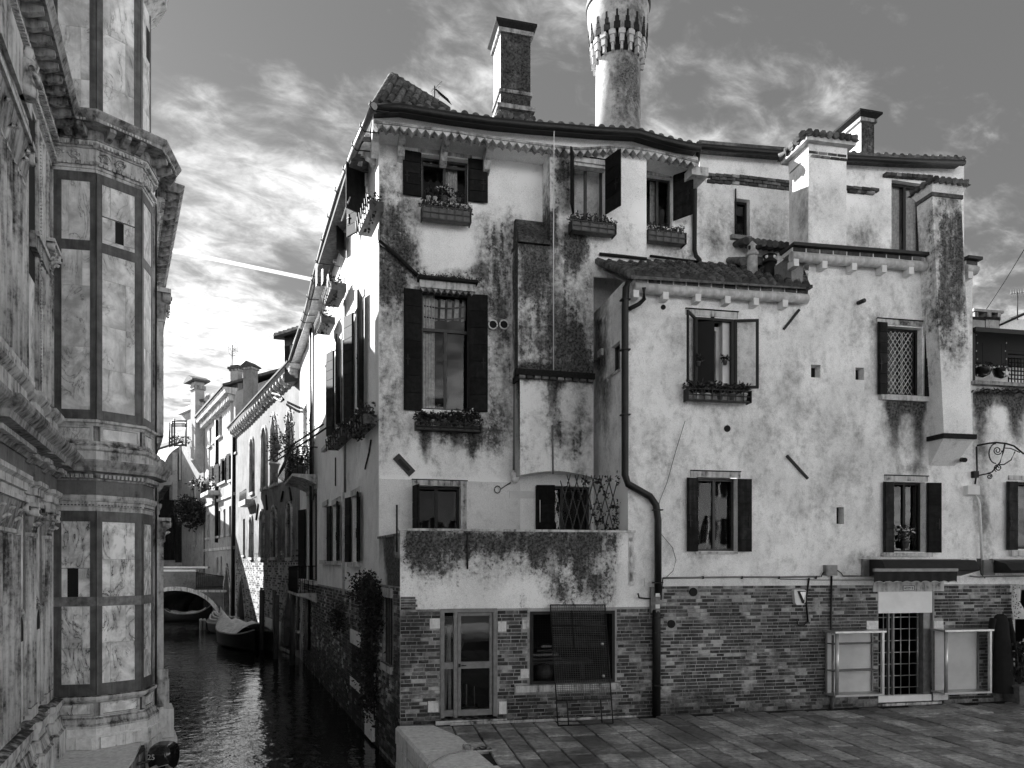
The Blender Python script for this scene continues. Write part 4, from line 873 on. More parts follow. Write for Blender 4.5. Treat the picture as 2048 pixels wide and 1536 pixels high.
cp = MB(); cp.box(G, gs0 - .03, gs1 + .02, zt, zt + .045, -.28, .04); cp.obj('parapet_coping', 'stone_w', H)
cp = MB(); cp.box(CW, c1 - .02, -.05, 3.62, 3.665, -.25, .03); cp.obj('parapet_coping', 'stone_g', H)
MB().tube([G.w(gs0 - .06, 3.3, .03), G.w(gs0 - .06, 4.2, .03)], .02, 6).obj('rod', 'iron', H)
pxtube(H, G, [(935, 1066, .02), (935, 1138, .02)], .018, 'pipe', 'drain_pipe')
blocks = [G.rect(860, 880, 1237, 1257), G.rect(996, 1012, 1243, 1263), G.rect(1045, 1058, 1240, 1258), G.rect(856, 877, 1402, 1424), G.rect(998, 1013, 1403, 1428), G.rect(1042, 1058, 1338, 1356), G.rect(1030, 1240, 1368, 1381)]
for b in blocks[:-1]: slab(H, G, 'stone_block', *b, -.03, .012, 'stone_q')
slab(H, G, 'sill', *blocks[-1], -.03, .06, 'stone_w')
ragged = lambda s, z: z > G.px(800, 1217)[1] - .02
zr0 = G.px(900, 1457)[1]
bricks(H, G, gs0 + .01, gsR, -.02, zb - .01, 'brick', [door, (win[0] - .04, win[1] + .04, win[2], win[3] + .04)] + blocks, maxp=300)
bricks(H, CW, c1 + .02, -.01, WZ + .1, zbr + .22, 'brick_d', [Cf(763, 787, 1188, 1332)], maxp=200)
for k in range(9): s = gs0 + .05 + rnd.uniform(0, .32) * (1 - k / 9); MB().box(G, gs0 + .01, max(gs0 + .06, s + .1), zb + .0 + k * .05, zb + .045 + k * .05, 0, .012).obj('brick', 'brick', H) if k < 5 else None
h = Cf(766, 784, 1195, 1328); room_box(H, CW, h)
for i in range(5): s = h[0] + (h[1] - h[0]) * (i + .5) / 5; MB().tube([CW.w(s, h[2], -.05), CW.w(s, h[3], -.05)], .012, 5).obj('window_bar', 'iron', H)
slab(H, CW, 'lintel', h[0] - .1, h[1] + .1, h[3] + .005, h[3] + .2, -.01, .03, 'stone_w'); slab(H, CW, 'sill', h[0] - .08, h[1] + .05, h[2] - .15, h[2] - .005, -.01, .05, 'stone_w')
# metal and glass door of the terrace block
s0, s1, z0, z1 = door; dr = part('door', H, G.w(s0, z0, 0)); m = MB(); f_ = .075; sm = s0 + (s1 - s0) * .23; zr = z0 + (z1 - z0) * .47; d0, d1 = -.12, .02
z0 = z0 + .1
m.box(G, s0, s0 + f_, z0, z1, d0, d1); m.box(G, s1 - f_, s1, z0, z1, d0, d1); m.box(G, s0 + f_, s1 - f_, z1 - f_, z1, d0, d1)
m.box(G, sm, sm + f_, z0, z1 - f_, d0, d1 - .01); m.obj('door_frame', 'metal', dr)
m = MB(); dw0, dw1 = sm + f_ + .01, s1 - f_ - .01; e = .06
m.box(G, dw0, dw0 + e, z0 + .02, z1 - f_ - .01, -.08, -.02); m.box(G, dw1 - e, dw1, z0 + .02, z1 - f_ - .01, -.08, -.02); m.box(G, dw0 + e, dw1 - e, z1 - f_ - .07, z1 - f_ - .01, -.08, -.02); m.box(G, dw0 + e, dw1 - e, zr, zr + .13, -.08, -.015); m.box(G, dw0 + e, dw1 - e, z0 + .02, z0 + .14, -.08, -.02)
leaf = m.obj('door_leaf', 'metal', dr); MB().box(G, dw0 + .01, dw0 + .05, zr + .03, zr + .1, -.015, .0).obj('lock', 'iron', leaf); MB().tube([G.w(dw0 + .06, zr + .065, .03), G.w(dw0 + .16, zr + .065, .03)], .01, 6).obj('handle', 'iron', leaf)
m = MB(); m.box(G, s0 + f_, sm, zr, zr + .13, -.08, -.02); m.box(G, s0 + f_, sm, z0 + .02, z0 + .14, -.08, -.02); m.obj('side_light_frame', 'metal', dr)
for a, b in ((s0 + f_, sm), (dw0 + e, dw1 - e)):
    for c, e_ in ((z0 + .14, zr), (zr + .13, z1 - f_ - .07)): g = MB(); g.add([G.w(a, c, -.05), G.w(b, c, -.05), G.w(b, e_, -.05), G.w(a, e_, -.05)], [(0, 1, 2, 3)]); g.obj('pane', 'glass', dr)
room_box(H, G, (s0, s1, z0, z1), d0=-.31)
slab(H, G, 'threshold', s0 - .1, s1 + .18, door[2] - .02, door[2] + .06, -.3, .1, 'stone_w')
bt = thing('hand_truck', 'pale tubular hand truck standing behind the glass of the metal door', 'hand truck', G.w((dw0 + dw1) / 2, 0.05, -.6)); c = (dw0 + dw1) / 2 + .0
MB().tube([G.w(c - .1, .2, -.6), G.w(c - .1, .85, -.6), G.w(c - .05, .93, -.6), G.w(c + .02, .95, -.6)], .014, 6).obj('frame', 'alu', bt); MB().tube([G.w(c + .06, .2, -.6), G.w(c + .06, .95, -.6)], .01, 6).obj('frame', 'alu', bt); MB().box(G, c - .18, c + .12, .12, .16, -.65, -.45).obj('toe_plate', 'metal', bt)
for sx in (-.13, .1): MB().tube([G.w(c + sx - .02, .12, -.66), G.w(c + sx + .02, .12, -.66)], .09, 12).obj('wheel', 'rubber', bt)
ld = thing('leaning_boards', 'boards leaning behind the narrow side pane of the metal door', 'boards', G.w(s0 + .15, .05, -.5))
for k in range(2): MB().hexa([G.w(s0 + .1 + .1 * k, .1, -.5), G.w(s0 + .16 + .1 * k, .1, -.5), G.w(s0 + .16 + .1 * k, .1, -.53), G.w(s0 + .1 + .1 * k, .1, -.53)], [G.w(s0 + .18 + .02 * k, 1.8, -.4), G.w(s0 + .22 + .02 * k, 1.8, -.4), G.w(s0 + .22 + .02 * k, 1.8, -.43), G.w(s0 + .18 + .02 * k, 1.8, -.43)]).obj('board', 'wood_l', ld)
# workshop window: iron frame, mesh behind, dim benches
room_box(H, G, win, 2.2, -.31); s0, s1, z0, z1 = win; m = MB(); f_ = .06
for a, b, c, e_ in ((s0, s0 + f_, z0, z1), (s1 - f_, s1, z0, z1), (s0 + f_, s1 - f_, z1 - f_, z1), (s0 + f_, s1 - f_, z0, z0 + f_)): m.box(G, a, b, c, e_, -.1, .03)
wf = m.obj('window_frame', 'iron', H)
def wires(F, s0, s1, z0, z1, d, st, r, nm, mt, parent, tf=None):
    m = MB(); k = 0; tf = tf or (lambda s, z: F.w(s, z, d))
    def bar(a, b): 
        a, b = Vector(a), Vector(b); t = (b - a).normalized(); x = t.cross(Vector((F.n.x, F.n.y, 0))).normalized() * r; y = Vector((F.n.x, F.n.y, 0)) * r
        P = [a + x, a + y, a - x, a - y, b + x, b + y, b - x, b - y]; m.add(P, [(0, 1, 5, 4), (1, 2, 6, 5), (2, 3, 7, 6), (3, 0, 4, 7)])
    n1 = int((s1 - s0) / st); n2 = int((z1 - z0) / st)
    for i in range(n1 + 1): s = s0 + (s1 - s0) * i / n1; bar(tf(s, z0), tf(s, z1))
    for i in range(n2 + 1): z = z0 + (z1 - z0) * i / n2; bar(tf(s0, z), tf(s1, z))
    return m.obj(nm, mt, parent, kind='stuff')
wires(G, s0 + f_, s1 - f_, z0 + f_, z1 - f_, -.02, .05, .003, 'wire_mesh', 'iron', H)
wb = thing('workbench', 'dim workbench piled with pale boards behind the meshed window', 'workbench', G.w((s0 + s1) / 2, 0, -1))
MB().box(G, s0 + .1, s1 - .2, .95, 1.02, -1.4, -.8).obj('bench_top', 'wood', wb)
for sx in (s0 + .2, s1 - .35): MB().box(G, sx, sx + .08, 0.0, .95, -1.3, -1.2).obj('leg', 'wood', wb)
for k in range(4): z = 1.03 + .09 * k; MB().box(G, s0 + .15 + .1 * k, s0 + .9 - .08 * k, z, z + .05, -1.3 + .06 * k, -.9).obj('board', 'metal' if k % 2 else 'wood', wb)
fan = MB(); fan.lathe(G.w(s0 + .42, .62, -.6), [(.02, 0), (.16, .05), (.2, .2), (.16, .35), (.02, .4)], 12); fan.obj('bucket', 'wood', wb)
# leaning mesh panel in front of the window
tl = [G.px(*p) for p in ((1100, 1210, .02), (1208, 1208, .02))]; 
za = G.px(1150, 1209, .05)[1]; L0, L1 = G.px(1101, 1210, .08), G.px(1210, 1210, .08); B0, B1 = G.px(1116, 1455, .75), G.px(1226, 1450, .75)
def pt(u, v): 
    a = G.w(L0[0], L0[1], .07).lerp(G.w(L1[0], L1[1], .07), u); b = G.w(B0[0], .01, .75).lerp(G.w(B1[0], .01, .75), u); return a.lerp(b, v)
mp = thing('mesh_panel', 'rusty wire mesh panel with padlocks leaning over the workshop window', 'mesh panel', pt(.5, 1))
for a, b in (((0, 0), (1, 0)), ((0, 0), (0, 1)), ((1, 0), (1, 1)), ((0, 1), (1, 1)), ((0, .8), (1, .8)), ((0, .18), (1, .18)), ((.19, .8), (.19, 1)), ((.8, .8), (.8, 1)), ((.38, .05), (.38, .38))): MB().tube([pt(*a), pt(*b)], .014, 6).obj('frame_bar', 'iron', mp)
m = MB()
def bar3(m, a, b, r): m.tube([a, b], r, 3, False)
for i in range(1, 24): bar3(m, pt(i / 24, 0), pt(i / 24, .8), .0045)
for i in range(1, 50): bar3(m, pt(0, i / 50 * .8), pt(1, i / 50 * .8), .0045)
for i in range(0, 24): bar3(m, pt(0, .02 + i / 24 * .35), pt(.95, .025 + i / 24 * .35), .004)
m.obj('wire_mesh', 'wire', mp, kind='stuff')
for u, v in ((.9, .33), (.88, .6)): p = pt(u, v); MB().lathe(p + Vector((0, -.03, -.04)), [(.0, 0), (.028, 0), (.028, .045), (0, .045)], 8).obj('padlock', 'alu', mp)
# trellis with climber on the terrace, behind the parapet
F2 = G.off(-.5); s0, s1, z0, z1 = F2.rect(1121, 1234, 950, 1075, 0); tr = thing('trellis', 'expanding wooden trellis with a climber on the terrace parapet', 'trellis', F2.w(s0, 2.5, 0)); n = 7
def lath(a, b, c, e_, dd): MB().tube([F2.w(a, b, dd), F2.w(c, e_, dd)], .011, 4).obj('lath', 'wood_l' if False else 'lath', tr)
wd = (s1 - s0); hgt = z1 - 2.9; st = wd / n; k = hgt / 4.5
for i in range(-3, n + 1):
    for sgn in (1, -1):
        a = s0 + i * st if sgn > 0 else s1 - i * st; b = a + sgn * st * 3.2; za_, zb_ = 2.9, z1
        def cl(s): return (s - a) / (b - a)
        lo, hi = 0, 1
        if min(a, b) < s0: 
            if sgn > 0: lo = cl(s0)
            else: hi = cl(s0)
        if max(a, b) > s1:
            if sgn > 0: hi = cl(s1)
            else: lo = cl(s1)
        if hi - lo < .08: continue
        lath(a + (b - a) * lo, za_ + (zb_ - za_) * lo, a + (b - a) * hi, za_ + (zb_ - za_) * hi, .012 * sgn)
m = MB()
for k in range(75): 
    u = rnd.random() ** .6; v = rnd.random(); 
    if u < .45 and v < .75: continue
    leaves(m, F2.w(s0 + wd * u * 1.05, 2.9 + hgt * v, .02), (.08, .06, .08), 9, .09)
m.obj('climber', 'leaf_d', tr, kind='stuff')
# plants on the canal corner: ivy hanging on the brick
iv = thing('ivy', 'dark ivy spilling down the brick at the canal corner under the terrace', 'ivy', CW.w(-1.6, WZ, .1)); m = MB()
for cx_, cy_, rx_, ry_, nn2 in ((737, 1165, 14, 18, 12), (726, 1180, 16, 14, 9), (748, 1195, 12, 30, 16), (744, 1250, 11, 45, 22), (740, 1320, 10, 45, 20), (742, 1390, 9, 40, 16), (752, 1230, 8, 60, 14), (680, 1235, 7, 30, 12)):
    for k in range(nn2 * 3):
        x = cx_ + rnd.gauss(0, .5) * rx_; y = cy_ + rnd.gauss(0, .55) * ry_; s, z = CW.px(x, y, .12); leaves(m, CW.w(s, max(z, WZ + .1), rnd.uniform(.03, .3)), (.16, .16, .16), 14, .085)
m.obj('foliage', 'leaf_d', iv)
m = MB()
for k in range(6): x = 736 + k * 3; a = CW.px(x, 1160, .05); b = CW.px(x - 2, 1440, .05); m.tube([CW.w(a[0], a[1], .05), CW.w((a[0] + b[0]) / 2, (a[1] + b[1]) / 2, .12), CW.w(b[0], b[1], .05)], .02, 4)
m.obj('stem', 'wood', iv)
# canal door void and its stone jambs
kd = Cf(705, 722, 1278, 1500); MB().box(CW, kd[0], kd[1], WZ - .2, kd[3], -.05, .012).obj('water_door', 'room', H)
for y0, y1 in ((1262, 1290), (1360, 1378)): r_ = Cf(702, 722, y0, y1); slab(H, CW, 'stone_block', *r_, .0, .03, 'stone_q')
for x0, x1, y0, y1 in ((733, 752, 1395, 1432), (735, 750, 1434, 1475), (796 - 60, 752, 1340, 1380)): r_ = Cf(x0, x1, y0, y1); slab(H, CW, 'stone_block', *r_, .0, .07, 'stone_q')
for x in (612, 618, 595): pxtube(H, CW, [(x, 1180, .06), (x, 1300, .06)], .05, 'metal' if x != 618 else 'pipe', 'drain_pipe')
# antenna on the corner roof
an = thing('tv_antenna', 'television antenna with grid reflector behind the little corner roof', 'antenna', RF.w(*RF.px(869, 215, -1), -1)); FA = RF.off(-1)
A_ = lambda x, y, d=0: FA.w(*FA.px(x, y, d), d)
MB().tube([A_(869, 225), A_(869, 172)], .016, 6).obj('mast', 'iron', an); MB().tube([A_(868, 177), A_(900, 204)], .01, 5).obj('boom', 'iron', an)
for i in range(10): t = .2 + i * .085; p = A_(868, 177).lerp(A_(900, 204), t); v = Vector((RF.u.x, RF.u.y, -.1)).normalized(); w_ = Vector((-.35, -.5, .35)).normalized() * .085; MB().tube([p - w_, p + w_], .009, 4).obj('element', 'iron', an)
m = MB()
for i in range(9): t = i / 8; m.tube([A_(861, 184 + 0).lerp(A_(884, 162), t), A_(866, 176).lerp(A_(878, 176), t)], .004, 3)
for i in range(9): t = i / 8; m.tube([A_(862, 186).lerp(A_(866, 205), t), A_(872, 180).lerp(A_(884, 188), t)], .004, 3)
m.tube([A_(861, 184), A_(884, 162)], .006, 3); m.obj('reflector', 'metal', an)
# =====================================================================
# ADJOINING HOUSE (right), on the street plane
# =====================================================================
J = thing('adjoining_house', 'pale plastered house with brick base and open casement window, right of the terrace', 'house', G.w(3, 0, 0))
js0 = G.px(1256, 800)[0]; js1 = G.px(1945, 800)[0]; jm = G.px(1614, 590)[0]
zc1 = G.px(1440, 588)[1]; zc2 = G.px(1700, 523)[1]; zbj = G.px(1500, 1171)[1]
A1 = G.rect(1389, 1466, 637, 776); A2 = G.rect(1393, 1474, 956, 1102); A3 = G.rect(1771, 1844, 654, 790); A4 = G.rect(1783, 1850, 964, 1105)
h1 = G.rect(1622, 1641, 731, 755); h2 = G.rect(1711, 1728, 735, 760); h3 = G.rect(1673, 1688, 1014, 1048)
ctop1 = pxcurve(G, [(1256, 580), (1614, 598)]); ctop2 = pxcurve(G, [(1570, 514), (1945, 538)])
jt = lambda s: ctop1(s) if s < jm else ctop2(s)
jsp = [('b', 1260, 1960, 560, 1170, 40, .03), ('g', 1560, 800, 110, 90, .14), ('g', 1380, 700, 60, 80, .08), ('g', 1330, 900, 60, 70, .12), ('g', 1650, 960, 90, 80, .12), ('g', 1730, 640, 70, 45, .16), ('g', 1375, 790, 28, 12, .25), ('g', 1400, 800, 60, 18, .1), ('d', 1790, 803, 925, 14, 1.0), ('d', 1838, 803, 945, 10, 1.1), ('b', 1772, 1850, 800, 822, 3, .9), ('d', 1815, 805, 870, 26, .35),
       ('d', 1470, 860, 920, 4, .5), ('g', 1750, 660, 12, 40, .3), ('b', 1640, 1700, 975, 1100, 20, .05), ('g', 1520, 1035, 50, 12, .1), ('g', 1730, 1118, 28, 14, .5), ('d', 1830, 930, 965, 30, .4), ('b', 1255, 1262, 600, 1000, 3, .3), ('g', 1800, 860, 60, 80, .1), ('d', 1395, 1105, 1130, 50, .25), ('d', 1580, 925, 1010, 10, -.4)]
wall('wall', G, js0, js1, zbj, zc2 + .3, 'pl_right', J, [A1, A2, A3, A4, h1, h2, h3], .1, top=jt, spec=jsp)
for h in (h1, h2, h3): s0, s1, z0, z1 = h; room_box(J, G, h, .1, -.1)
slab(J, G, 'plaster_skirt', js0 + .35, G.px(1755, 1160)[0], zbj - .005, G.px(1500, 1156)[1], 0, .02, 'pl_smooth'); 
# side wall of the block, in shade, facing the terrace
SW = seg(tuple(RF.w(RF.px(1187, 800)[0], 0, 0).to_2d()), (G.w(js0, 0, 0).x, G.w(js0, 0, 0).y)); sl2 = (G.w(js0, 0, 0).to_2d() - SW.o).length
ht = SW.rect(1222, 1240, 688, 745); ssp = [('b', 1188, 1215, 560, 640, 8, .6), ('d', 1200, 640, 900, 12, .6), ('d', 1212, 760, 950, 10, .45), ('g', 1205, 720, 14, 30, .5), ('b', 1185, 1252, 960, 1100, 2, -.6)]
wall('side_wall', SW, 0, sl2, 2.5, zc1 + .2, 'pl_right', J, [ht], .08, top=interp([(0, SW.px(1188, 528)[1]), (sl2, SW.px(1250, 575)[1])]), spec=ssp, depth=.2)
window(J, SW, ht, cols=1, d=-.12, fw=.03); slab(J, SW, 'sill', ht[0] - .1, ht[1] + .03, ht[2] - .04, ht[2] - .002, 0, .05, 'stone_w'); slab(J, SW, 'ledge', SW.px(1188, 720)[0], SW.px(1207, 700)[0], SW.px(1195, 720)[1], SW.px(1195, 707)[1], 0, .06, 'stone_w')
# whitewashed round beam cornices with dentil blocks and a brick course
def beam_cornice(F, pts, s_lab, blocks_px, ybl, r=.105, bricksteps=14, right_end=None):
    t = part('beam_cornice', J, F.w(*F.px(*pts[0]), 0)); P = []
    for x, y in pts: s, z = F.px(x, y, .14); P.append(F.w(s, z, .14))
    L = [P[0]]; 
    for i in range(len(P) - 1):
        for k in range(1, 7): q = P[i].lerp(P[i + 1], k / 6); L.append(q + Vector((0, 0, rnd.uniform(-.012, .012))))
    MB().tube(L, r, 12).obj('beam', 'beam', t)
    a, b = F.px(*pts[0], .14), F.px(*pts[-1], .14); n = bricksteps
    for i in range(n):
        u0, u1 = (i + .06) / n, (i + .94) / n; s0, s1 = a[0] + (b[0] - a[0]) * u0, a[0] + (b[0] - a[0]) * u1; z = a[1] + (b[1] - a[1]) * (u0 + u1) / 2 + r - .015
        MB().box(F, s0, s1, z, z + .085, -.1, .2).obj('brick', 'brick_d', t)
    zz = lambda s: a[1] + (b[1] - a[1]) * (s - a[0]) / (b[0] - a[0])
    m = MB(); m.hexa([F.w(a[0], zz(a[0]) + r - .02, -.2), F.w(b[0], zz(b[0]) + r - .02, -.2), F.w(b[0], zz(b[0]) + r - .02, .185), F.w(a[0], zz(a[0]) + r - .02, .185)], [F.w(a[0], zz(a[0]) + r + .068, -.2), F.w(b[0], zz(b[0]) + r + .068, -.2), F.w(b[0], zz(b[0]) + r + .068, .185), F.w(a[0], zz(a[0]) + r + .068, .185)]); m.obj('mortar_bed', 'white', t)
    m = MB(); m.hexa([F.w(a[0] - .03, zz(a[0]) + r + .075, -.25), F.w(b[0] + .03, zz(b[0]) + r + .075, -.25), F.w(b[0] + .03, zz(b[0]) + r + .075, .3), F.w(a[0] - .03, zz(a[0]) + r + .075, .3)], [F.w(a[0] - .03, zz(a[0]) + r + .14, -.25), F.w(b[0] + .03, zz(b[0]) + r + .14, -.25), F.w(b[0] + .03, zz(b[0]) + r + .14, .3), F.w(a[0] - .03, zz(a[0]) + r + .14, .3)]); m.obj('gutter_board', 'pipe', t)
    for x in blocks_px:
        s = F.px(x, 600, .2)[0]; z = zz(s); MB().box(F, s - .06, s + .06, z - r - .12, z - r + .03, -.02, .22).obj('beam_end', 'white', t)
    return t, a, b, zz
bc1, ca1, cb1, zz1 = beam_cornice(G, [(1268, 575), (1614, 598)], '', (1272, 1331, 1396, 1455, 1512, 1570), 0)
bc2, ca2, cb2, zz2 = beam_cornice(G, [(1582, 513), (1872, 534)], '', (1592, 1649, 1708, 1768, 1822, 1860), 0, bricksteps=11)
bc3, ca3, cb3, zz3 = beam_cornice(G, [(1928, 538), (1952, 541)], '', (1940,), 0, bricksteps=1)
# left return of the upper block (1580) and the pent roof with its tiles
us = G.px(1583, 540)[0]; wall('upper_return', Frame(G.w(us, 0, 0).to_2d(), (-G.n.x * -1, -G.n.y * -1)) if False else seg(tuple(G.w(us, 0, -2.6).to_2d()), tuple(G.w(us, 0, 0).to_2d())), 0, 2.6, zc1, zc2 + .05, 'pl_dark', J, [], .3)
e0 = G.w(G.px(1262, 557, .3)[0], G.px(1262, 557, .3)[1], .3); e1 = G.w(G.px(1612, 578, .3)[0], G.px(1612, 578, .3)[1], .3)
zw = RB.px(1250, 512)[1]; t0 = RF.w(RF.px(1185, 520)[0], RF.px(1185, 520, .0)[1], 0); rise = .95
w0 = SW.w(-.0, 0, .1); w0 = Vector((w0.x, w0.y, RF.px(1180, 524)[1])); w1 = RF.w(RF.px(1600, 520)[0], RF.px(1400, 528)[1] + .1, 0)
pr = MB(); th = Vector((0, 0, .07)); e0b = e0 + Vector((0, 0, -.0)); pr.hexa([e0, e1, w1, w0], [e0 + th, e1 + th, w1 + th, w0 + th]); pent = pr.obj('pent_roof', 'tile', J)
ed = (e1 - e0); L_ = ed.length; upv = (w0 - e0); nrow = 8
ncol = int(L_ / .19)
for r_ in range(nrow):
    for c_ in range(ncol + 1):
        u = c_ / ncol; v = r_ / nrow; A = e0.lerp(e1, u).lerp(w0.lerp(w1, u), v); B = e0.lerp(e1, u).lerp(w0.lerp(w1, u), min(1, v + 1.12 / nrow))
        if r_ * (ncol + 1) + c_ >= 290: continue
        MB().tube([A + Vector((0, 0, .08)), B + Vector((0, 0, .075))], .085, 7, r2=.068).obj('roof_tile', 'tile', pent)
for k in range(12): a = e0.lerp(w0, k / 12); b = e0.lerp(w0, (k + 1.1) / 12); MB().tube([a + Vector((0, 0, .09)), b + Vector((0, 0, .09))], .09, 7, r2=.075).obj('ridge_tile', 'tile', pent)
for x in range(7): s, z = G.px(1592 + x * 4, 560, .2); MB().tube([G.w(s, z - .05, .2), G.w(s + rnd.uniform(-.02, .02), z + .12, .2)], .004, 3).obj('bird_spike', 'metal', bc1)
# small flue pots on the pent roof
def flue(x0, x1, y0, y1, label, d, dome):
    F = G.off(d); s0, s1, z0, z1 = F.rect(x0, x1, y0, y1); c = F.w((s0 + s1) / 2, z0, 0); r = (s1 - s0) / 2; h = z1 - z0; t = part('flue', J, c); m = MB()
    m.lathe(c, [(r * .9, 0), (r * .8, h * .62)], 12); m.obj('pipe', 'tile_l' if dome else 'iron', t); m = MB()
    m.lathe(c, [(r * .8, h * .6), (r * 1.05, h * .62), (r * 1.05, h * .68), (r * .75, h * .7), (r * .75, h * .88), (r * 1.0 if not dome else r * .7, h * .88), (.01, h)], 12); m.obj('cowl', 'tile_l' if dome else 'iron', t)
    for k in range(4): a = k * math.pi / 2 - .9; MB().lathe(c + Vector((math.cos(a) * r * .72, math.sin(a) * r * .72, h * .74)), [(.0, 0), (r * .22, .02), (r * .22, h * .1), (0, h * .12)], 6).obj('vent_slot', 'white' if not dome else 'room', t)
flue(1493, 1516, 482, 560, '', -1.0, True); flue(1526, 1552, 505, 562, '', -.8, False)
# stub roof and flashing behind them
st = MB(); a, b = RF.px(1470, 497), RF.px(1572, 497); 
for k in range(9): s = a[0] + (b[0] - a[0]) * k / 9; MB().tube([RF.w(s, a[1] - .02, 0.5), RF.w(s, a[1] + .1, .0)], .09, 7, r2=.075).obj('roof_tile', 'tile', J)
for k in range(8): s = RF.px(1455 + k * 7, 520)[0]; zz_ = RF.px(1460, 520 + (7 - k) * 1.0)[1]; MB().tube([RF.w(s, zz_ - .25, .7), RF.w(s, zz_ + .05, .05)], .09, 7, r2=.075).obj('roof_tile', 'tile', J)
# top floor wall behind the terrace roof
ts0, ts1 = RF.px(1399, 400)[0], RF.px(1928, 400)[0]; tg = [(1398, 293), (1480, 300), (1580, 308), (1692, 316), (1800, 322), (1928, 326)]
T1 = RF.rect(1469, 1500, 398, 470); T2 = RF.rect(1783, 1850, 364, 497); T2 = (T2[0], T2[1], RF.px(1800, 540)[1], T2[3])
tsp = [('g', 1440, 440, 30, 45, .35), ('g', 1545, 455, 35, 35, .4), ('g', 1420, 480, 20, 30, .3), ('g', 1730, 465, 35, 30, .4), ('b', 1400, 1940, 480, 510, 8, .2), ('b', 1400, 1460, 300, 345, 8, -.2), ('g', 1700, 400, 30, 20, -.2)]
wall('top_wall', RF, ts0, ts1, RF.px(1600, 545)[1], 14, 'pl_right', J, [T1, T2], .1, top=pxcurve(RF, [(x, y + 2) for x, y in tg]), spec=tsp)
tgp = []
for x, y in tg: s, z = RF.px(x, y, .3); tgp.append(RF.w(s, z + .0, .3))
MB().tube(tgp, .075, 8).obj('gutter', 'pipe', J); m = MB()
for i in range(len(tgp) - 1):
    A, B = tgp[i], tgp[i + 1]; n3 = Vector((RF.n.x, RF.n.y, 0)); u = Vector((0, 0, .1)); m.hexa([A - n3 * .35, B - n3 * .35, B, A], [A - n3 * .35 + u, B - n3 * .35 + u, B + u, A + u])
    m.hexa([A + u, B + u, B - n3 * 5 + Vector((0, 0, 1.6)), A - n3 * 5 + Vector((0, 0, 1.6))], [A + u * 1.6, B + u * 1.6, B - n3 * 5 + Vector((0, 0, 1.7)), A - n3 * 5 + Vector((0, 0, 1.7))])
jr = m.obj('roof', 'tile', J); edge_tiles([p + Vector((0, 0, .05)) for p in tgp[-3:]], .24, jr, rz=RF.ang); edge_tiles([p + Vector((0, 0, .01)) for p in tgp[:-2]], .6, jr, rz=RF.ang, up=.04)
window(J, RF, T1, cols=1, fw=.06, mt='iron'); MB().tube([RF.w(T1[0], T1[3] + .2, .05), RF.w(T1[0], T1[2], .05)], .02, 5).obj('pole', 'iron', J)
pxslab(J, RF, 'sill', 1464, 1504, 470, 478, 0, .1, 'tile_l')
window(J, RF, T2, cols=2, fw=.07, mt='iron', curtain=[(.08, .45), (.55, .95)])
for i in range(9): x0 = 1773 + i * 10.5; pxslab(J, RF, 'brick', x0, x0 + 9.5, 344 + i * .7, 350 + i * .8, 0, .14, 'brick')
def brickband(pts, rows, n):
    for r_ in range(rows):
        for i in range(n):
            u0 = (i + (.5 if r_ % 2 else 0)) / n; u1 = u0 + .93 / n
            if u1 > 1: continue
            x0 = np.interp(u0, [p[2] for p in pts], [p[0] for p in pts]); x1 = np.interp(u1, [p[2] for p in pts], [p[0] for p in pts]); y = np.interp(u0, [p[2] for p in pts], [p[1] for p in pts]) + r_ * 6.6
            pxslab(J, RF, 'brick', x0, x1, y, y + 5.6, 0, .11 - .03 * r_, 'brick')
brickband([(1416, 346, 0), (1480, 350, .4), (1590, 363, 1)], 3, 10); brickband([(1690, 371, 0), (1760, 377, 1)], 2, 4)
pxslab(J, RF, 'stone_block', 1384, 1417, 333, 350, 0, .7, 'stone_w')
# chimneys of the adjoining house
def block_px(F, x0, x1, y0, y1, d, dep):
    r_ = F.rect(x0, x1, y0, y1, d); return r_
FA2 = G.off(-.35)
r_ = FA2.rect(1617, 1693, 318, 505, 0); s0, s1, z0, z1 = r_; tA = part('chimney', J, FA2.w(s0, z0, 0)); dep = .75
m = MB(); m.box(FA2, s0, s1, z0 - .1, z1, -dep, 0); m.v = m.v; 
mm = MB()
def grid_box(F, s0, s1, z0, z1, d0, d1, spec, name, mt, parent, res=.1, lean=0.0, mz=None):
    m = MB(); ns = max(1, int((s1 - s0) / res)); nz_ = max(1, int((z1 - z0) / res)); nd = max(1, int((d1 - d0) / res)); lx = lambda z: lean * (z - z0)
    def quad(fn, a, b):
        o = len(m.v)
        for i in range(a + 1):
            for j in range(b + 1): m.v.append(tuple(fn(i / a, j / b)))
        m.f += [(o + i * (b + 1) + j, o + (i + 1) * (b + 1) + j, o + (i + 1) * (b + 1) + j + 1, o + i * (b + 1) + j + 1) for i in range(a) for j in range(b)]; m.s += [False] * (a * b)
    Z = lambda v: z0 + (z1 - z0) * v
    quad(lambda u, v: F.w(s0 + (s1 - s0) * u + lx(Z(v)), Z(v), d1), ns, nz_); quad(lambda u, v: F.w(s1 + lx(Z(v)), Z(v), d1 + (d0 - d1) * u), nd, nz_)
    quad(lambda u, v: F.w(s1 + (s0 - s1) * u + lx(Z(v)), Z(v), d0), ns, nz_); quad(lambda u, v: F.w(s0 + lx(Z(v)), Z(v), d0 + (d1 - d0) * u), nd, nz_)
    quad(lambda u, v: F.w(s0 + (s1 - s0) * u + lx(z1), z1, d1 + (d0 - d1) * v), 1, 1)
    m.st = np.clip(stain_shade_at(np.array(m.v), spec), -1, 1.5) if spec else np.zeros(len(m.v)); return m.obj(name, mt, parent)
grid_box(FA2, s0, s1, z0 - .1, z1, -dep, 0, [('g', 1650, 430, 30, 60, .1), ('g', 1605, 420, 12, 60, .35)], 'shaft', 'pl_right', tA)
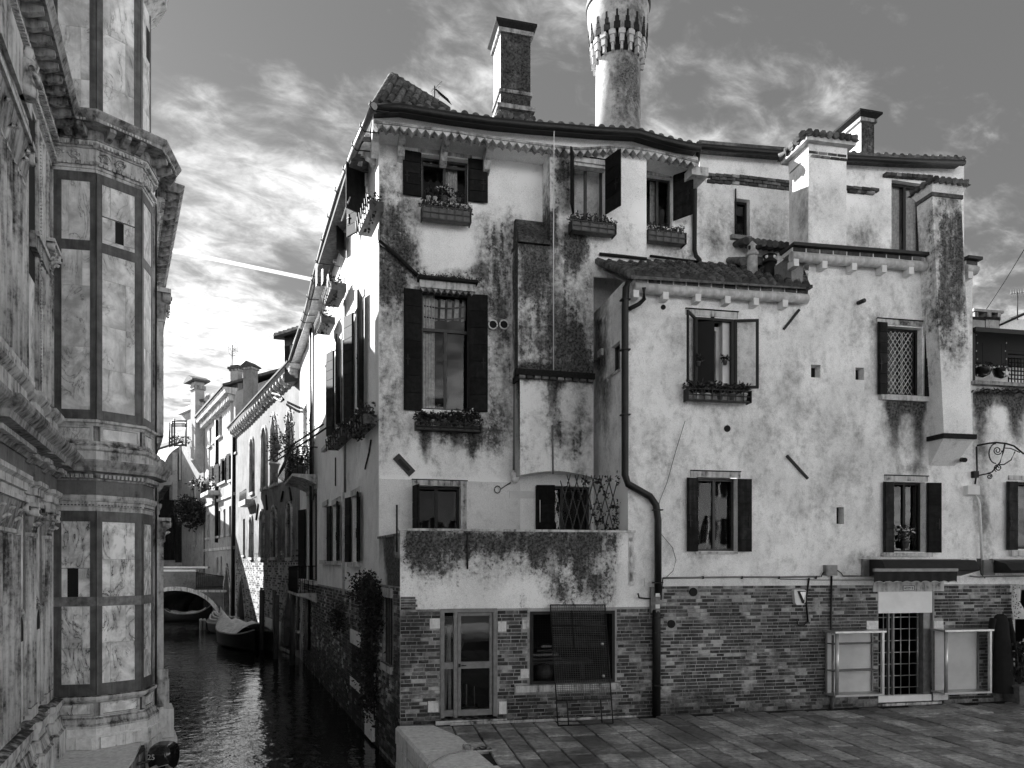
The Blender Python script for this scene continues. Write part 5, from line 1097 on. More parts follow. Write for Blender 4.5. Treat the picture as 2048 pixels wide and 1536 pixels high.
for k in range(2):
    for i in range(4): u0, u1 = (i + (.3 if k else 0)) / 4, min(1, (i + .92 + (.3 if k else 0)) / 4); z = FA2.px(1655, 306 + k * 7, 0)[1] + 0; MB().box(FA2, s0 + (s1 - s0) * u0, s0 + (s1 - s0) * u1, z - .06, z - .005, -.3, .02).obj('brick', 'brick', tA)
zt_ = FA2.px(1655, 303, 0)[1]; slab(tA, FA2, 'neck', s0 - .01, s1 + .01, zt_ - .13, zt_ + .22, -dep - .01, .012, 'pl_right'); z2 = FA2.px(1655, 292, 0)[1]; z3 = FA2.px(1655, 277, .1)[1]
slab(tA, FA2, 'cap_moulding', s0 - .14, s1 + .14, z2, z3, -dep - .14, .14, 'beam')
def tiled_cap(parent, F, s0, s1, z, d0, d1, h, n, nside=5):
    A, B, C_, D_ = F.w(s0, z, d1), F.w(s1, z, d1), F.w(s1, z, d0), F.w(s0, z, d0); dm = (d0 + d1) / 2; e = (d1 - d0) * .45
    T0, T1_ = F.w(s0 + min(e, (s1 - s0) / 2.2), z + h, dm), F.w(s1 - min(e, (s1 - s0) / 2.2), z + h, dm); m = MB(); m.add([A, B, C_, D_, T0, T1_], [(0, 1, 5, 4), (1, 2, 5), (2, 3, 4, 5), (3, 0, 4), (3, 2, 1, 0)]); o = m.obj('cap_roof', 'tile', parent)
    for i in range(n): u = (i + .5) / n; MB().tube([A.lerp(B, u) + Vector((0, 0, .03)), T0.lerp(T1_, u) + Vector((0, 0, .03))], (s1 - s0) / n * .46, 7).obj('cap_tile', 'tile', o)
    for i in range(nside): u = (i + .5) / nside; MB().tube([D_.lerp(A, u) + Vector((0, 0, .03)), T0 + Vector((0, 0, .03))], (d1 - d0) / nside * .4, 7, r2=.03).obj('cap_tile', 'tile', o)
    return o
tiled_cap(tA, FA2, s0 - .2, s1 + .2, z3 + .0, -dep - .2, .2, .16, 8)
# corbelled street chimney at the right
r_ = G.rect(1887, 1944, 398, 868, .45); s0, s1, z0, z1 = r_; tB = part('chimney', J, G.w(s0, z0, .3)); leanB = (G.px(1865, 420, .45)[0] - G.px(1886, 860, .45)[0]) / (z1 - z0)
sB0, sB1 = G.px(1888, 868, .45)[0], G.px(1948, 868, .45)[0]
xb = G.px(1868, 400, .45)[0]; tpw = G.px(1921, 400, .45)[0]
lB = ((xb + tpw) / 2 - (sB0 + sB1) / 2) / (z1 - z0)
grid_box(G, sB0, sB1 - .03, z0, z1, .0, .45, [('b', 1860, 1945, 380, 690, 25, .75), ('g', 1905, 560, 30, 90, .15), ('b', 1880, 1950, 760, 870, 10, -.3), ('g', 1905, 720, 20, 40, .15), ('d', 1890, 430, 800, 6, .3), ('d', 1920, 430, 780, 6, .3)], 'shaft', 'pl_main', tB, .08, lean=lB)
slab(tB, G, 'corbel_band', sB0 - .05, sB1 + .03, z0 - .1, z0, -.01, .5, 'moss')
zc0 = G.px(1915, 932, 0)[1]; m = MB(); m.hexa([G.w(sB0 + .02, zc0, .0), G.w(sB1 - .1, zc0, .0), G.w(sB1 - .1, zc0, .03), G.w(sB0 + .02, zc0, .03)], [G.w(sB0, z0 - .1, .0), G.w(sB1, z0 - .1, .0), G.w(sB1, z0 - .1, .44), G.w(sB0, z0 - .1, .44)]); m.obj('corbel', 'pl_smooth', tB)
lx = lB * (z1 - z0); a0, a1 = sB0 + lx, sB1 + lx - .03
slab(tB, G, 'band', a0 - .03, a1 + .03, z1, z1 + .08, -.02, .48, 'brick_d'); m = MB(); zk = G.px(1895, 372, .45)[1]
m.hexa([G.w(a0 + .0, z1 + .08, -.0), G.w(a1, z1 + .08, -.0), G.w(a1, z1 + .08, .45), G.w(a0, z1 + .08, .45)], [G.w(a0 - .07, zk, -.1), G.w(a1 + .07, zk, -.1), G.w(a1 + .07, zk, .54), G.w(a0 - .07, zk, .54)]); m.obj('flared_head', 'pl_right', tB); tiled_cap(tB, G, a0 - .12, a1 + .12, zk, -.15, .6, .1, 6, 4)
MB().tube([G.w(*G.px(1930, 918, .1), .0), G.w(*G.px(1930, 920, .3), .3)], .05, 10).obj('vent_stub', 'iron', tB)
# small chimney on the back roof, sunlit on its canal side
chimney(J, RF.off(-1.6), 1722, 1748, 238, 320, 0, .9, bands=((240, .1, .05),), mt='pl_chim', capw=.16)
# windows of the adjoining house
def casement_open(F, parent, h, side, ang, w, mt='iron'):
    s0, s1, z0, z1 = h; sh = s0 if side < 0 else s1; a = R(ang); e0 = F.w(sh, 0, .02).to_2d(); e1 = F.w(sh + side * w * math.cos(a), 0, .02 + w * math.sin(a)).to_2d()
    L = seg(tuple(e0), tuple(e1)) if side > 0 else seg(tuple(e1), tuple(e0)); m = MB(); f_ = .055
    m.box(L, 0, f_, z0, z1, -.02, .02); m.box(L, w - f_, w, z0, z1, -.02, .02); m.box(L, f_, w - f_, z1 - f_, z1, -.02, .02); m.box(L, f_, w - f_, z0, z0 + f_, -.02, .02)
    o = m.obj('casement', mt, parent); MB().add([L.w(f_, z0 + f_, 0), L.w(w - f_, z0 + f_, 0), L.w(w - f_, z1 - f_, 0), L.w(f_, z1 - f_, 0)], [(0, 1, 2, 3)]).obj('pane', 'glass', o)
casement_open(G, J, (A1[0], A1[1], A1[2], A1[3]), -1, 48, .5); casement_open(G, J, (A1[0], A1[1] + .02, A1[2], A1[3]), 1, 14, .5)
m = MB(); m.box(G, A1[0] - .0, A1[0] + .06, A1[2], A1[3], -.06, .03); m.box(G, A1[1] - .05, A1[1] + .03, A1[2], A1[3], -.06, .03); m.box(G, A1[0] + .06, A1[1] - .05, A1[3] - .05, A1[3], -.06, .03); m.box(G, A1[0] + .06, A1[1] - .05, A1[2], A1[2] + .04, -.06, .03); m.obj('outer_frame', 'iron', J)
inner = (A1[0] + .07, A1[1] - .02, A1[2] + .02, A1[3] - .02); window(J, G, (A1[0] + .08, A1[1] - .2, A1[2], A1[3] - .1), d=-.24, cols=1, mt='white', fw=.08, room=False); room_box(J, G, A1, d0=-.3); slab(J, G, 'inner_jamb', A1[1] - .2, A1[1] - .001, A1[2], A1[3] - .001, -.28, -.07, 'white')
lintel(G, 1372, 1476, 621, 633, J)
fr = flower_box(G, 1376, 1502, 779, 803, .04, 'black wire rack of square white pots under the open casement window', style='iron', wid=.2)
for i, (x, mt_) in enumerate(((1392, 'pot_w'), (1414, 'pot_w'), (1440, 'terracotta'), (1464, 'metal'), (1488, 'pot_w'))): pot(G, x, 801, .15, .07, .14, 'square-set pot in the wire rack under the open casement, %s' % ['leftmost', 'second from the left', 'the dark middle one', 'second from the right', 'rightmost'][i], mt_, (.1, .09), 55, 0, 'leaf_d', grp='pots in the wire rack')
for x, y, lb in ((1397, 732, 'small ring pot hung inside the left jamb of the open casement'), (1450, 730, 'small ring pot hung inside the right jamb of the open casement')): pot(G, x, y, .04, .05, .09, lb, 'terracotta', (.08, .07), 50, 0, 'leaf_d', grp='pots hung in the casement')
window(J, G, A2, cols=2, curtain=None, mt='wood'); lintel(G, 1382, 1481, 943, 955, J)
za, zb_ = G.rect(1367, 1393, 956, 1103)[2:]; shutter(J, G, A2[0] + .005, za, zb_, .245, -1, 3, 6, 'shutter_g'); shutter(J, G, A2[1] - .005, za, zb_, .3, 1, 3, 6, 'shutter_g'); pxslab(J, G, 'sill', 1392, 1476, 1103, 1108, 0, .04, 'stone_w')
window(J, G, A3, cols=2, mt='iron', curtain=[(.55, .72)]); lintel(G, 1755, 1845, 640, 650, J)
za, zb_ = G.rect(1748, 1771, 646, 790)[2:]; shutter(J, G, A3[0], za, zb_, .24, -1, 3, 7, 'shutter_g'); shutter(J, G, A3[1] + .03, za, zb_, .26, 1, 3, 7, 'shutter_g'); pxslab(J, G, 'sill', 1762, 1872, 791, 801, 0, .07, 'stone_w')
s0, s1, z0, z1 = G.rect(1773, 1824, 664, 788, -.05); n = 6; gr = part('folding_grille', J, G.w(s0, z0, -.05))
for i in range(n + 1):
    for sg_ in (1, -1):
        st_ = (s1 - s0) / n; pts = []; s = s0 + i * st_; dirn = sg_; z = z1; P = [(s, z)]
        dz = (z1 - z0) / 9.0
        while z > z0 + .01:
            s2 = s + dirn * st_
            if s2 > s1 + 1e-3 or s2 < s0 - 1e-3: dirn = -dirn; s2 = s + dirn * st_
            z -= dz; s = s2; P.append((s, z))
        MB().tube([G.w(a, b, -.05 + .006 * sg_) for a, b in P], .0075, 4).obj('grille_strip', 'white', gr)
window(J, G, A4, cols=2, mt='iron', curtain=None); lintel(G, 1770, 1856, 952, 962, J)
za, zb_ = G.rect(1757, 1783, 964, 1105)[2:]; shutter(J, G, A4[0] + .01, za, zb_, .26, -1, 3, 6, 'shutter_g'); shutter(J, G, A4[1], za, zb_, .33, 1, 8, 6, 'shutter'); pxslab(J, G, 'sill', 1767, 1866, 1105, 1113, 0, .09, 'stone_w')
pot(G, 1812, 1096, -.05, .07, .16, 'pale flowering plant on the sill above the awning', 'terracotta', (.17, .2), 120, 45, 'leaf_d')
# vents, tie irons
for x, y, r_ in ((1327, 614, .05), (1455, 857, .07), (1387, 1184, .09), (1343, 1248, .085)):
    s, z = G.px(x, y, .02); MB().prism(G, [(s + math.cos(a) * r_, z + math.sin(a) * r_) for a in [i * math.pi / 8 for i in range(16)]], .0, .02).obj('vent_hole', 'room', J)
s, z = G.px(1722, 603, .1); MB().tube([G.w(s, z, 0), G.w(s + .03, z, .18)], .045, 10).obj('vent_stub', 'pipe', J)
for a, b in (((1599, 619), (1568, 658)), ((1574, 911), (1616, 957))): tilted(G, G.px(*a, .03), G.px(*b, .03), .025, .0, .04).obj('tie_iron', 'iron', J)
# brick base, in two fields, with door between
jd = G.rect(1757, 1866, 1183, 1412); gbr0 = G.px(1312, 1300)[0]; gnR = G.px(2026, 1300)[0]
wall('brick_backing', G, gbr0, gnR, -.3, zbj, 'mortar', J, [jd], .2, d=-.003, spec=[('b', 1300, 2048, 1395, 1450, 12, .5), ('g', 1550, 1320, 80, 60, .1)], depth=.3)
vh = [(G.px(x, y)[0] - .09, G.px(x, y)[0] + .09, G.px(x, y)[1] - .09, G.px(x, y)[1] + .09) for x, y in ((1387, 1184), (1343, 1248))]
ql = [G.rect(1733, 1756, 1242, 1259), G.rect(1868, 1886, 1242, 1262), G.rect(1866, 1895, 1386, 1400)]
for q in ql: slab(J, G, 'stone_block', *q, -.03, .014, 'stone_q')
sk = lambda s, z: (z < .18 and rnd.random() < .35)
bricks(J, G, gbr0 + .0, jd[0] - .02, -.02, zbj - .008, 'brick', vh + ql, maxp=300, skip=.035, skipf=sk)
bricks(J, G, jd[1] + .04, gnR, -.02, zbj - .008, 'brick', ql, maxp=0, skip=.035, skipf=sk)
slab(J, G, 'door_lintel', G.px(1745, 1170)[0], G.px(1886, 1170)[0], G.px(1815, 1183)[1], G.px(1815, 1150)[1], -.1, .03, 'stone_w')
# dark service post and downpipe
tp = [(1258, 560, .25), (1252, 575, .14), (1250, 620, .1), (1250, 950, .1), (1256, 968, .1), (1300, 993, .1), (1312, 1010, .1), (1316, 1040, .1), (1316, 1190, .1)]
pxtube(J, G, tp, .072, 'pipe', 'downpipe', .1, 10); pxtube(J, G, [(1288, 575, .25), (1288, 598, .2), (1278, 608, .12), (1258, 618, .1)], .045, 'pipe', 'downpipe', .1, 8)
z5 = G.px(1316, 1222, .1)[1]; s, _ = G.px(1313, 1300, .1); m = MB(); m.lathe(G.w(s, 0, .1), [(.085, -.1), (.085, z5), (.07, z5 + .03)], 14); m.obj('post_pipe', 'iron', J)
for y in (600, 700, 830, 1020, 1165, 1235, 1265, 1370): x = 1250 if y < 960 else 1315; s, z = G.px(x, y, .1); MB().box(G, s - .09, s + .09, z - .012, z + .012, .02, .19).obj('pipe_clip', 'iron', J)
slab(J, G, 'pipe_box', G.px(1299, 1200)[0], G.px(1314, 1200)[0], G.px(1300, 1225)[1], G.px(1300, 1174)[1], 0, .09, 'pl_dark')
pxtube(J, G, [(1276, 1187, .1), (1278, 1195, .06), (1290, 1197, .05), (1308, 1197, .05)], .018, 'iron', 'tap_pipe', .05)
for i, (y, h_) in enumerate(((1190, .07), (1200, .05), (1213, .08), (1222, .05))): s, z = G.px(1316, y, .18); MB().box(G, s - .05 + .01 * (i % 2), s + .04, z - h_ / 2, z + h_ / 2, .172, .178 + .001 * i).obj('sticker', 'white' if i % 2 == 0 else 'metal', J)
# cables and boxes on the wall
def cable(pts, r=.01, mt='iron', name='cable', p=J): return pxtube(p, G, pts, r, mt, name, .04, 5)
cable([(1370, 842), (1352, 900), (1334, 965), (1320, 1000), (1312, 1030), (1322, 1068), (1345, 1095), (1352, 1120), (1346, 1142), (1332, 1155)], .006)
cable([(1326, 1156), (1400, 1155), (1470, 1154), (1560, 1154), (1640, 1153)], .02, 'metal', 'conduit'); cable([(1560, 1158), (1640, 1160), (1760, 1160)], .008)
cable([(1326, 1156), (1324, 1175), (1322, 1200)], .012); cable([(1618, 1156), (1612, 1200), (1616, 1245)], .02); cable([(1593, 1238), (1596, 1250), (1608, 1250), (1617, 1240)], .014)
for x in (1406, 1484, 1558, 1632): s, z = G.px(x, 1155, .05); MB().box(G, s - .012, s + .012, z - .03, z + .03, 0, .07).obj('cable_clip', 'iron', J)
cable([(1663, 1152), (1662, 1250), (1664, 1330)], .022, 'pipe', 'conduit'); cable([(1664, 1270), (1664, 1422)], .04, 'metal', 'conduit')
bx_ = thing('junction_box', 'grey square junction box over the brick, beside the awning', 'junction box', G.w(*G.px(1664, 1152), .0), 'electrical boxes'); pxslab(bx_, G, 'box', 1653, 1675, 1130, 1151, .0, .12, 'metal'); pxslab(bx_, G, 'lid', 1655, 1673, 1132, 1149, .12, .13, 'metal')
cable([(1654, 1140), (1646, 1146), (1642, 1154)], .012); cable([(1674, 1140), (1682, 1146), (1686, 1152), (1760, 1152)], .012)
hd_ = thing('wall_lamp', 'rounded pale wall lamp with a dark wedge on the brick base', 'wall lamp', G.w(*G.px(1600, 1210), 0)); s0, s1, z0, z1 = G.rect(1588, 1612, 1179, 1210, .1)
m = MB(); m.prism(G, [(s0 + .02, z0 + .06), (s0 + .06, z0), (s1 - .07, z0), (s1 - .02, z0 + .06), (s1, z1 - .03), (s1 - .03, z1), (s0 + .02, z1), (s0, z1 - .03)], .0, .11); m.obj('housing', 'white', hd_); m = MB(); m.prism(G, [(s0 + .07, z1 - .03), (s1 - .02, z1 - .03), (s1 - .06, z0 + .03), (s1 - .1, z0 + .04)], .111, .13); m.obj('shade', 'iron', hd_)
MB().prism(G, [(s0 + .12, z1 - .05), (s1 - .03, z1 - .05), (s1 - .07, z0 + .1)], .131, .14).obj('lens', 'alu', hd_)
# door with light panel, iron grille, step
s0, s1, z0, z1 = jd; room_box(J, G, jd, 1.5, -.31); D_ = part('door', J, G.w(s0, z0, 0))
zp = G.px(1810, 1226)[1]; slab(D_, G, 'light_panel', s0 + .0, s1 - .02, zp, z1 - .0, -.12, -.0, 'cream'); zs = G.px(1810, 1391)[1]
slab(D_, G, 'door_board', s0, s1 - .02, G.px(1810, 1411)[1], zs, -.14, -.02, 'cream'); slab(D_, G, 'threshold', s0, s1 + .12, -.02, .035, -.15, .12, 'stone_w')
gs = s1 - .28; slab(D_, G, 'door_jamb', s1 - .2, s1 - .02, zs, zp, -.28, -.05, 'metal')
for k in range(6): s = s0 + .02 + (gs - s0) * k / 5; MB().tube([G.w(s, zs, -.15), G.w(s, zp, -.15)], .011, 4).obj('grille_bar', 'alu', D_)
for k in range(7): z = zs + (zp - zs) * (k + .6) / 7; MB().tube([G.w(s0, z, -.165), G.w(gs + .05, z, -.165)], .011, 4).obj('grille_bar', 'alu', D_)
for k in (0.31, .42): s = s0 + (gs - s0) * k; slab(D_, G, 'grille_stile', s, s + .035, zs, zp, -.19, -.12, 'metal')
# awning: box, roll, valance
aw = thing('awning', 'rolled black awning with pale scalloped hem over the grilled door', 'awning', G.w(*G.px(1820, 1168), 0), 'shop awnings'); s0, s1, z0, z1 = G.rect(1724, 1910, 1120, 1150, .02)
slab(aw, G, 'back_box', s0 - .02, s1 + .08, G.px(1800, 1152)[1], G.px(1800, 1118)[1], .02, .1, 'metal'); m = MB(); m.prism(Frame(G.w(s0 + .1, 0, 0).to_2d(), G.n), [(.1, G.px(1800, 1152, .1)[1]), (.1, G.px(1800, 1119, .1)[1]), (.5, G.px(1800, 1118, .5)[1] - .02), (.62, G.px(1800, 1140, .6)[1]), (.58, G.px(1800, 1142, .6)[1])], -.02, -(s1 - s0 - .02)); m.obj('hood', 'pipe', aw)
s0f, s1f, za, zb_ = G.rect(1748, 1915, 1137, 1143, .64); slab(aw, G, 'front_bar', s0f, s1f, za, zb_, .6, .66, 'metal'); n = 9; zl_ = G.px(1830, 1165, .64)[1]; m = MB(); hm = MB(); P = []
K = 54
for i in range(K + 1):
    s = s0f + (s1f - s0f) * i / K; z = zl_ + .028 * abs(math.sin(math.pi * i / K * n)); P.append((s, z)); m.v += [tuple(G.w(s, za, .63)), tuple(G.w(s, z, .635 + .012 * math.sin(i * .9)))]
m.f = [(2 * i, 2 * i + 1, 2 * i + 3, 2 * i + 2) for i in range(K)]; m.s = [True] * K; m.obj('valance', 'canvas', aw); MB().tube([G.w(s, z, .64) for s, z in P], .008, 4).obj('hem', 'alu', aw)
def text(s, F, sp, z, d, size, mt, parent, name='lettering', ext=.002, align='CENTER'):
    c = bpy.data.curves.new(name, 'FONT'); c.body = s; c.size = size; c.extrude = ext; c.align_x = align; o = bpy.data.objects.new(name, c); dg = bpy.context.evaluated_depsgraph_get()
    me = bpy.data.meshes.new_from_object(o); bpy.data.objects.remove(o); me.materials.clear(); me.materials.append(MT[mt]); q = bpy.data.objects.new(name, me); C.objects.link(q); place(q, F.w(sp, z, d), parent); q.rotation_euler = (R(90), 0, F.ang); return q
pl = thing('house_number_sign', 'small framed number plate 6029 B on the lintel under the awning', 'house number', G.w(*G.px(1818, 1182), 0)); a = G.rect(1806, 1829, 1171, 1181, .04); slab(pl, G, 'plate', *a, .031, .04, 'white')
m = MB(); m.box(G, a[0], a[1], a[2], a[2] + .01, .04, .044); m.box(G, a[0], a[1], a[3] - .01, a[3], .04, .044); m.box(G, a[0], a[0] + .01, a[2] + .01, a[3] - .01, .04, .044); m.box(G, a[1] - .01, a[1], a[2] + .01, a[3] - .01, .04, .044); m.obj('border', 'iron', pl); text('6029 B', G, (a[0] + a[1]) / 2, a[2] + .025, .042, .08, 'iron', pl)
# display cases
def case(x0, x1, y0, y1, label, shelves, xl, xr):
    d = .42; s0, s1, z0, z1 = G.rect(x0, x1, y0, y1, d); t = thing('display_case', label, 'display case', G.w((s0 + s1) / 2, z0, 0), 'display cases beside the door'); e = .03
    sL = G.px(xl, 1300, 0.02)[0]
    slab(t, G, 'back_panel', s0 + .02, s1 - .05, z0 + .04, z1 - .03, .03, .06, 'cream'); slab(t, G, 'top', s0 - .02, s1 + .03, z1 - .02, z1 + .02, .02, d + .03, 'alu'); slab(t, G, 'base', s0, s1, z0, z0 + .04, .02, d, 'alu')
    m = MB(); m.tube([G.w(s0 + .06, z0 + .04, d - .04), G.w(s0 + .06, z1 - .02, d - .04)], .04, 12); m.obj('front_post', 'alu', t); slab(t, G, 'corner_post', s1 - .05, s1, z0 + .04, z1 - .02, d - .06, d, 'alu'); slab(t, G, 'back_post', s0, s0 + .03, z0 + .04, z1 - .02, .061, .1, 'metal'); slab(t, G, 'back_post', s1 - .05, s1 - .02, z0 + .04, z1 - .02, .061, .1, 'metal')
    MB().add([G.w(s0 + .1, z0 + .04, d - .02), G.w(s1 - .05, z0 + .04, d - .02), G.w(s1 - .05, z1 - .02, d - .02), G.w(s0 + .1, z1 - .02, d - .02)], [(0, 1, 2, 3)]).obj('pane', 'glass', t); MB().add([G.w(s0 + .01, z0 + .04, .1), G.w(s0 + .01, z0 + .04, d - .06), G.w(s0 + .01, z1 - .02, d - .06), G.w(s0 + .01, z1 - .02, .1)], [(0, 1, 2, 3)]).obj('pane', 'glass', t)
    for v in shelves: z = z0 + (z1 - z0) * v; slab(t, G, 'shelf', s0 + .03, s1 - .06, z, z + .018, .062, d - .12, 'metal')
    return t
case(1671, 1769, 1264, 1393, 'shallow glazed display case with two shelf lines, left of the grilled door', (.38, .8), 1668, 0); case(1890, 1984, 1261, 1388, 'shallow glazed display case without shelves, right of the grilled door', (), 1880, 0)
# =====================================================================
# NEIGHBOURING HOUSE (far right edge)
# =====================================================================
N = thing('neighbouring_house', 'house at the right edge with streaked wall and a covered roof terrace', 'house', G.w(7.5, 0, 0)); ns0 = js1 + .01; ns1 = ns0 + 7; GN = G.off(-.04)
Nw = G.rect(2034, 2120, 964, 1098); zN = G.px(1990, 772)[1]; nd_ = (G.px(2030, 1300)[0], G.px(2030, 1300)[0] + 2.2, 0, G.px(2030, 1180)[1])
wall('wall', GN, ns0, ns1, -.2, zN, 'pl_right', N, [Nw, nd_], .1, spec=[('b', 1950, 2100, 775, 812, 6, .7), ('d', 1962, 790, 960, 16, .95), ('d', 2030, 800, 900, 14, .9), ('b', 2012, 2060, 790, 880, 8, .3), ('g', 1968, 1030, 10, 80, .4), ('d', 2005, 812, 850, 9, -.5), ('b', 1950, 1975, 960, 1150, 8, .25)])
window(N, GN, Nw, cols=2, mt='iron'); za, zb_ = G.rect(2003, 2034, 963, 1100)[2:]; shutter(N, GN, Nw[0], za, zb_, .3, -1, 3, 7, 'shutter_g'); pxslab(N, GN, 'lintel', 2018, 2125, 952, 961, 0, .03, 'stone_w'); pxslab(N, GN, 'sill', 2024, 2125, 1101, 1112, 0, .08, 'stone_w')
room_box(N, GN, nd_, 2); slab(N, GN, 'door_surround', nd_[0] - .14, nd_[0], 0, nd_[3] + .12, 0, .04, 'stone_w'); slab(N, GN, 'door_surround', nd_[0], nd_[1], nd_[3], nd_[3] + .12, 0, .04, 'stone_w')
cop = pxslab(N, GN, 'terrace_coping', 1950, 2300, 770, 777, -.3, .15, 'stone_g')
for i in range(5): pxtube(N, GN, [(1952 + i * 20, 786, .1), (1975 + i * 20, 778, .16), (1990 + i * 20, 788, .14)], .02, 'iron', 'vine_stem')
m = MB()
for i in range(26): x = 1952 + i * 5; s, z = GN.px(x, 782, .1); leaves(m, GN.w(s, z, .1), (.1, .08, .07), 5, .07)
m.obj('vine', 'leaf', N)
zr = G.px(1990, 660)[1]; zr2 = GN.px(1990, 690)[1]; m = MB(); m.box(GN, ns0 + .02, ns1, zr - .08, zr + .02, -2.5, .1); m.obj('terrace_roof', 'iron', N)
wall('terrace_back_wall', GN.off(-2.2), ns0, ns1 + 2, zN - .1, zr, 'pl_right', N, [], .5); slab(N, GN, 'terrace_side', ns0 + .02, ns0 + .1, zN, zr, -2.2, 0, 'iron')
s, z = GN.px(1986, 750, -2.1); slab(N, GN, 'terrace_bench', s - .5, s + .3, zN, zN + .35, -2, -1.6, 'iron')
xs_ = GN.px(2017, 720, -1)[0]
for i in range(14): MB().tube([GN.w(xs_ + i * .09, zN, -1), GN.w(xs_ + i * .09, zr - .25, -1)], .016, 4).obj('lattice_bar', 'iron', N)
for i in range(13): z = zN + .1 + i * .1; MB().tube([GN.w(xs_, z, -1.01), GN.w(xs_ + 1.2, z, -1.01)], .016, 4).obj('lattice_bar', 'iron', N)
for x, y, lb in ((1965, 738, 'dark hanging basket on the roof terrace, left one'), (2003, 740, 'dark hanging basket on the roof terrace beside the lattice')):
    s, z = GN.px(x, y, -.6); p = GN.w(s, z, -.6); t = thing('hanging_basket', lb, 'hanging basket', p, 'hanging baskets'); MB().lathe(p, [(.02, -.2), (.15, -.14), (.2, 0), (.2, .03)], 12).obj('basket', 'rubber', t); MB().tube([p, p + Vector((0, 0, .9))], .006, 4).obj('hanger', 'iron', t); leaves(MB(), p + Vector((0, 0, .06)), (.22, .22, .08), 60, .07).obj('foliage', 'leaf_d', t)
sn = thing('star_ornament', 'pale star ornament hanging on the roof terrace', 'ornament', GN.w(*GN.px(2013, 755, -.2), -.2)); s, z = GN.px(2013, 746, -.2); MB().prism(GN, [(s + math.sin(i * math.pi / 5) * (.11 if i % 2 == 0 else .045), z + math.cos(i * math.pi / 5) * (.11 if i % 2 == 0 else .045)) for i in range(10)], -.21, -.19).obj('star', 'white', sn)
for x0 in (1953, 2011): 
    m = MB()
    for k in range(6): s, z = GN.px(x0 + (k % 2) * 2, 670 + 16 * k, -.1); m.lathe(GN.w(s, z, -.1), [(0, -.02), (.014, 0), (0, .02)], 5)
    o_ = thing('light_string', 'string of small pale lights hanging %s' % ('at the left post of the roof terrace' if x0 < 2000 else 'in front of the roof terrace lattice'), 'string lights', GN.w(*GN.px(x0, 750, -.1), -.1), 'strings of lights'); m.obj('bulbs', 'white', o_, kind='stuff'); s, z = GN.px(x0, 665, -.1); MB().tube([GN.w(s, z, -.1), GN.w(s, z - 1, -.1)], .004, 3).obj('wire', 'iron', o_)
# rooftop chimney stack behind
FB = GN.off(-3.2); 
for x0, x1, y0, y1, mt_ in ((1945, 1970, 640, 662, 'metal'), (1942, 1978, 634, 640, 'moss'), (1972, 1998, 640, 662, 'stone_g'), (1970, 2002, 634, 640, 'moss'), (1948, 2008, 619, 624, 'metal'), (1975, 1983, 624, 634, 'stone_g'), (1996, 2002, 624, 634, 'stone_g'), (1950, 1957, 624, 634, 'stone_g')): pxslab(N, FB, 'chimney_block', x0, x1, y0, y1, -.8, 0, mt_)
pxslab(N, FB, 'rear_wall', 2000, 2120, 640, 680, -1, 0, 'pl_white'); MB().hexa([FB.w(*FB.px(2000, 652), .1), FB.w(*FB.px(2060, 625), .1), FB.w(*FB.px(2060, 625), -.6), FB.w(*FB.px(2000, 652), -.6)], [FB.w(*FB.px(2000, 648), .1), FB.w(*FB.px(2060, 620), .1), FB.w(*FB.px(2060, 620), -.6), FB.w(*FB.px(2000, 648), -.6)]).obj('rear_roof', 'moss', N)
a2 = thing('tv_antenna', 'small television antenna on the roof at the right edge', 'antenna', FB.w(*FB.px(2036, 640), 0)); q = lambda x, y: FB.w(*FB.px(x, y), 0); MB().tube([q(2035, 640), q(2035, 584)], .015, 5).obj('mast', 'iron', a2); MB().tube([q(2020, 588), q(2055, 584)], .01, 4).obj('boom', 'metal', a2)
for i in range(7): p = q(2022, 588).lerp(q(2052, 585), i / 6); MB().tube([p + Vector((0, 0, -.12)), p + Vector((0, 0, .12))], .006, 4).obj('element', 'metal', a2)
ow = thing('overhead_wire', 'long thin wire slanting across the sky at the right edge', 'wire', q(1973, 618)); MB().tube([q(1973, 618), q(2010, 562), q(2060, 480), q(2120, 380)], .012, 4).obj('wire', 'iron', ow)
# wrought iron bracket, box, pipe
ib = thing('iron_bracket', 'scrolled wrought iron sign bracket with round scrolls on the right corner', 'bracket', G.w(*G.px(1955, 945), 0)); dirv = seg(tuple(G.w(G.px(1952, 900)[0], 0, .05).to_2d()), tuple((G.w(G.px(1952, 900)[0], 0, .05) + Vector((.75, -.66, 0))).to_2d()))
B_ = lambda x, y: dirv.w(*dirv.px(x, y), 0)
def curve(pts, r=.02, nm='iron_bar'): MB().tube([B_(*p) for p in pts], r, 6).obj(nm, 'iron', ib)
curve([(1954, 891), (1975, 887), (1993, 885), (2012, 887), (2028, 892), (2048, 908)], .02); curve([(1956, 951), (1972, 948), (1984, 944), (2000, 925), (2006, 905), (2010, 887)], .016); curve([(2030, 903), (2022, 920), (2008, 929), (1992, 930)], .014); curve([(2008, 896), (2022, 897), (2040, 905)], .012)
def scroll(cx_, cy_, r0, turns=1.7, a0=0, sg_=1): curve([(cx_ + r0 * (1 - .8 * k / 30) * math.cos(a0 + sg_ * turns * 2 * math.pi * k / 30), cy_ + r0 * (1 - .8 * k / 30) * math.sin(a0 + sg_ * turns * 2 * math.pi * k / 30)) for k in range(31)], .012, 'scroll')
scroll(1995, 901, 9); scroll(1996, 936, 8, a0=2); scroll(1979, 953, 6, a0=4); curve([(1992 + 14 * math.cos(a), 907 + 20 * math.sin(a)) for a in [math.pi * (.5 + k / 10) for k in range(11)]], .014)
b2 = thing('junction_box', 'pale rectangular junction box on the corner below the iron bracket', 'junction box', G.w(*G.px(1949, 990), 0), 'electrical boxes'); pxslab(b2, G, 'box', 1936, 1960, 971, 989, .0, .13, 'white')
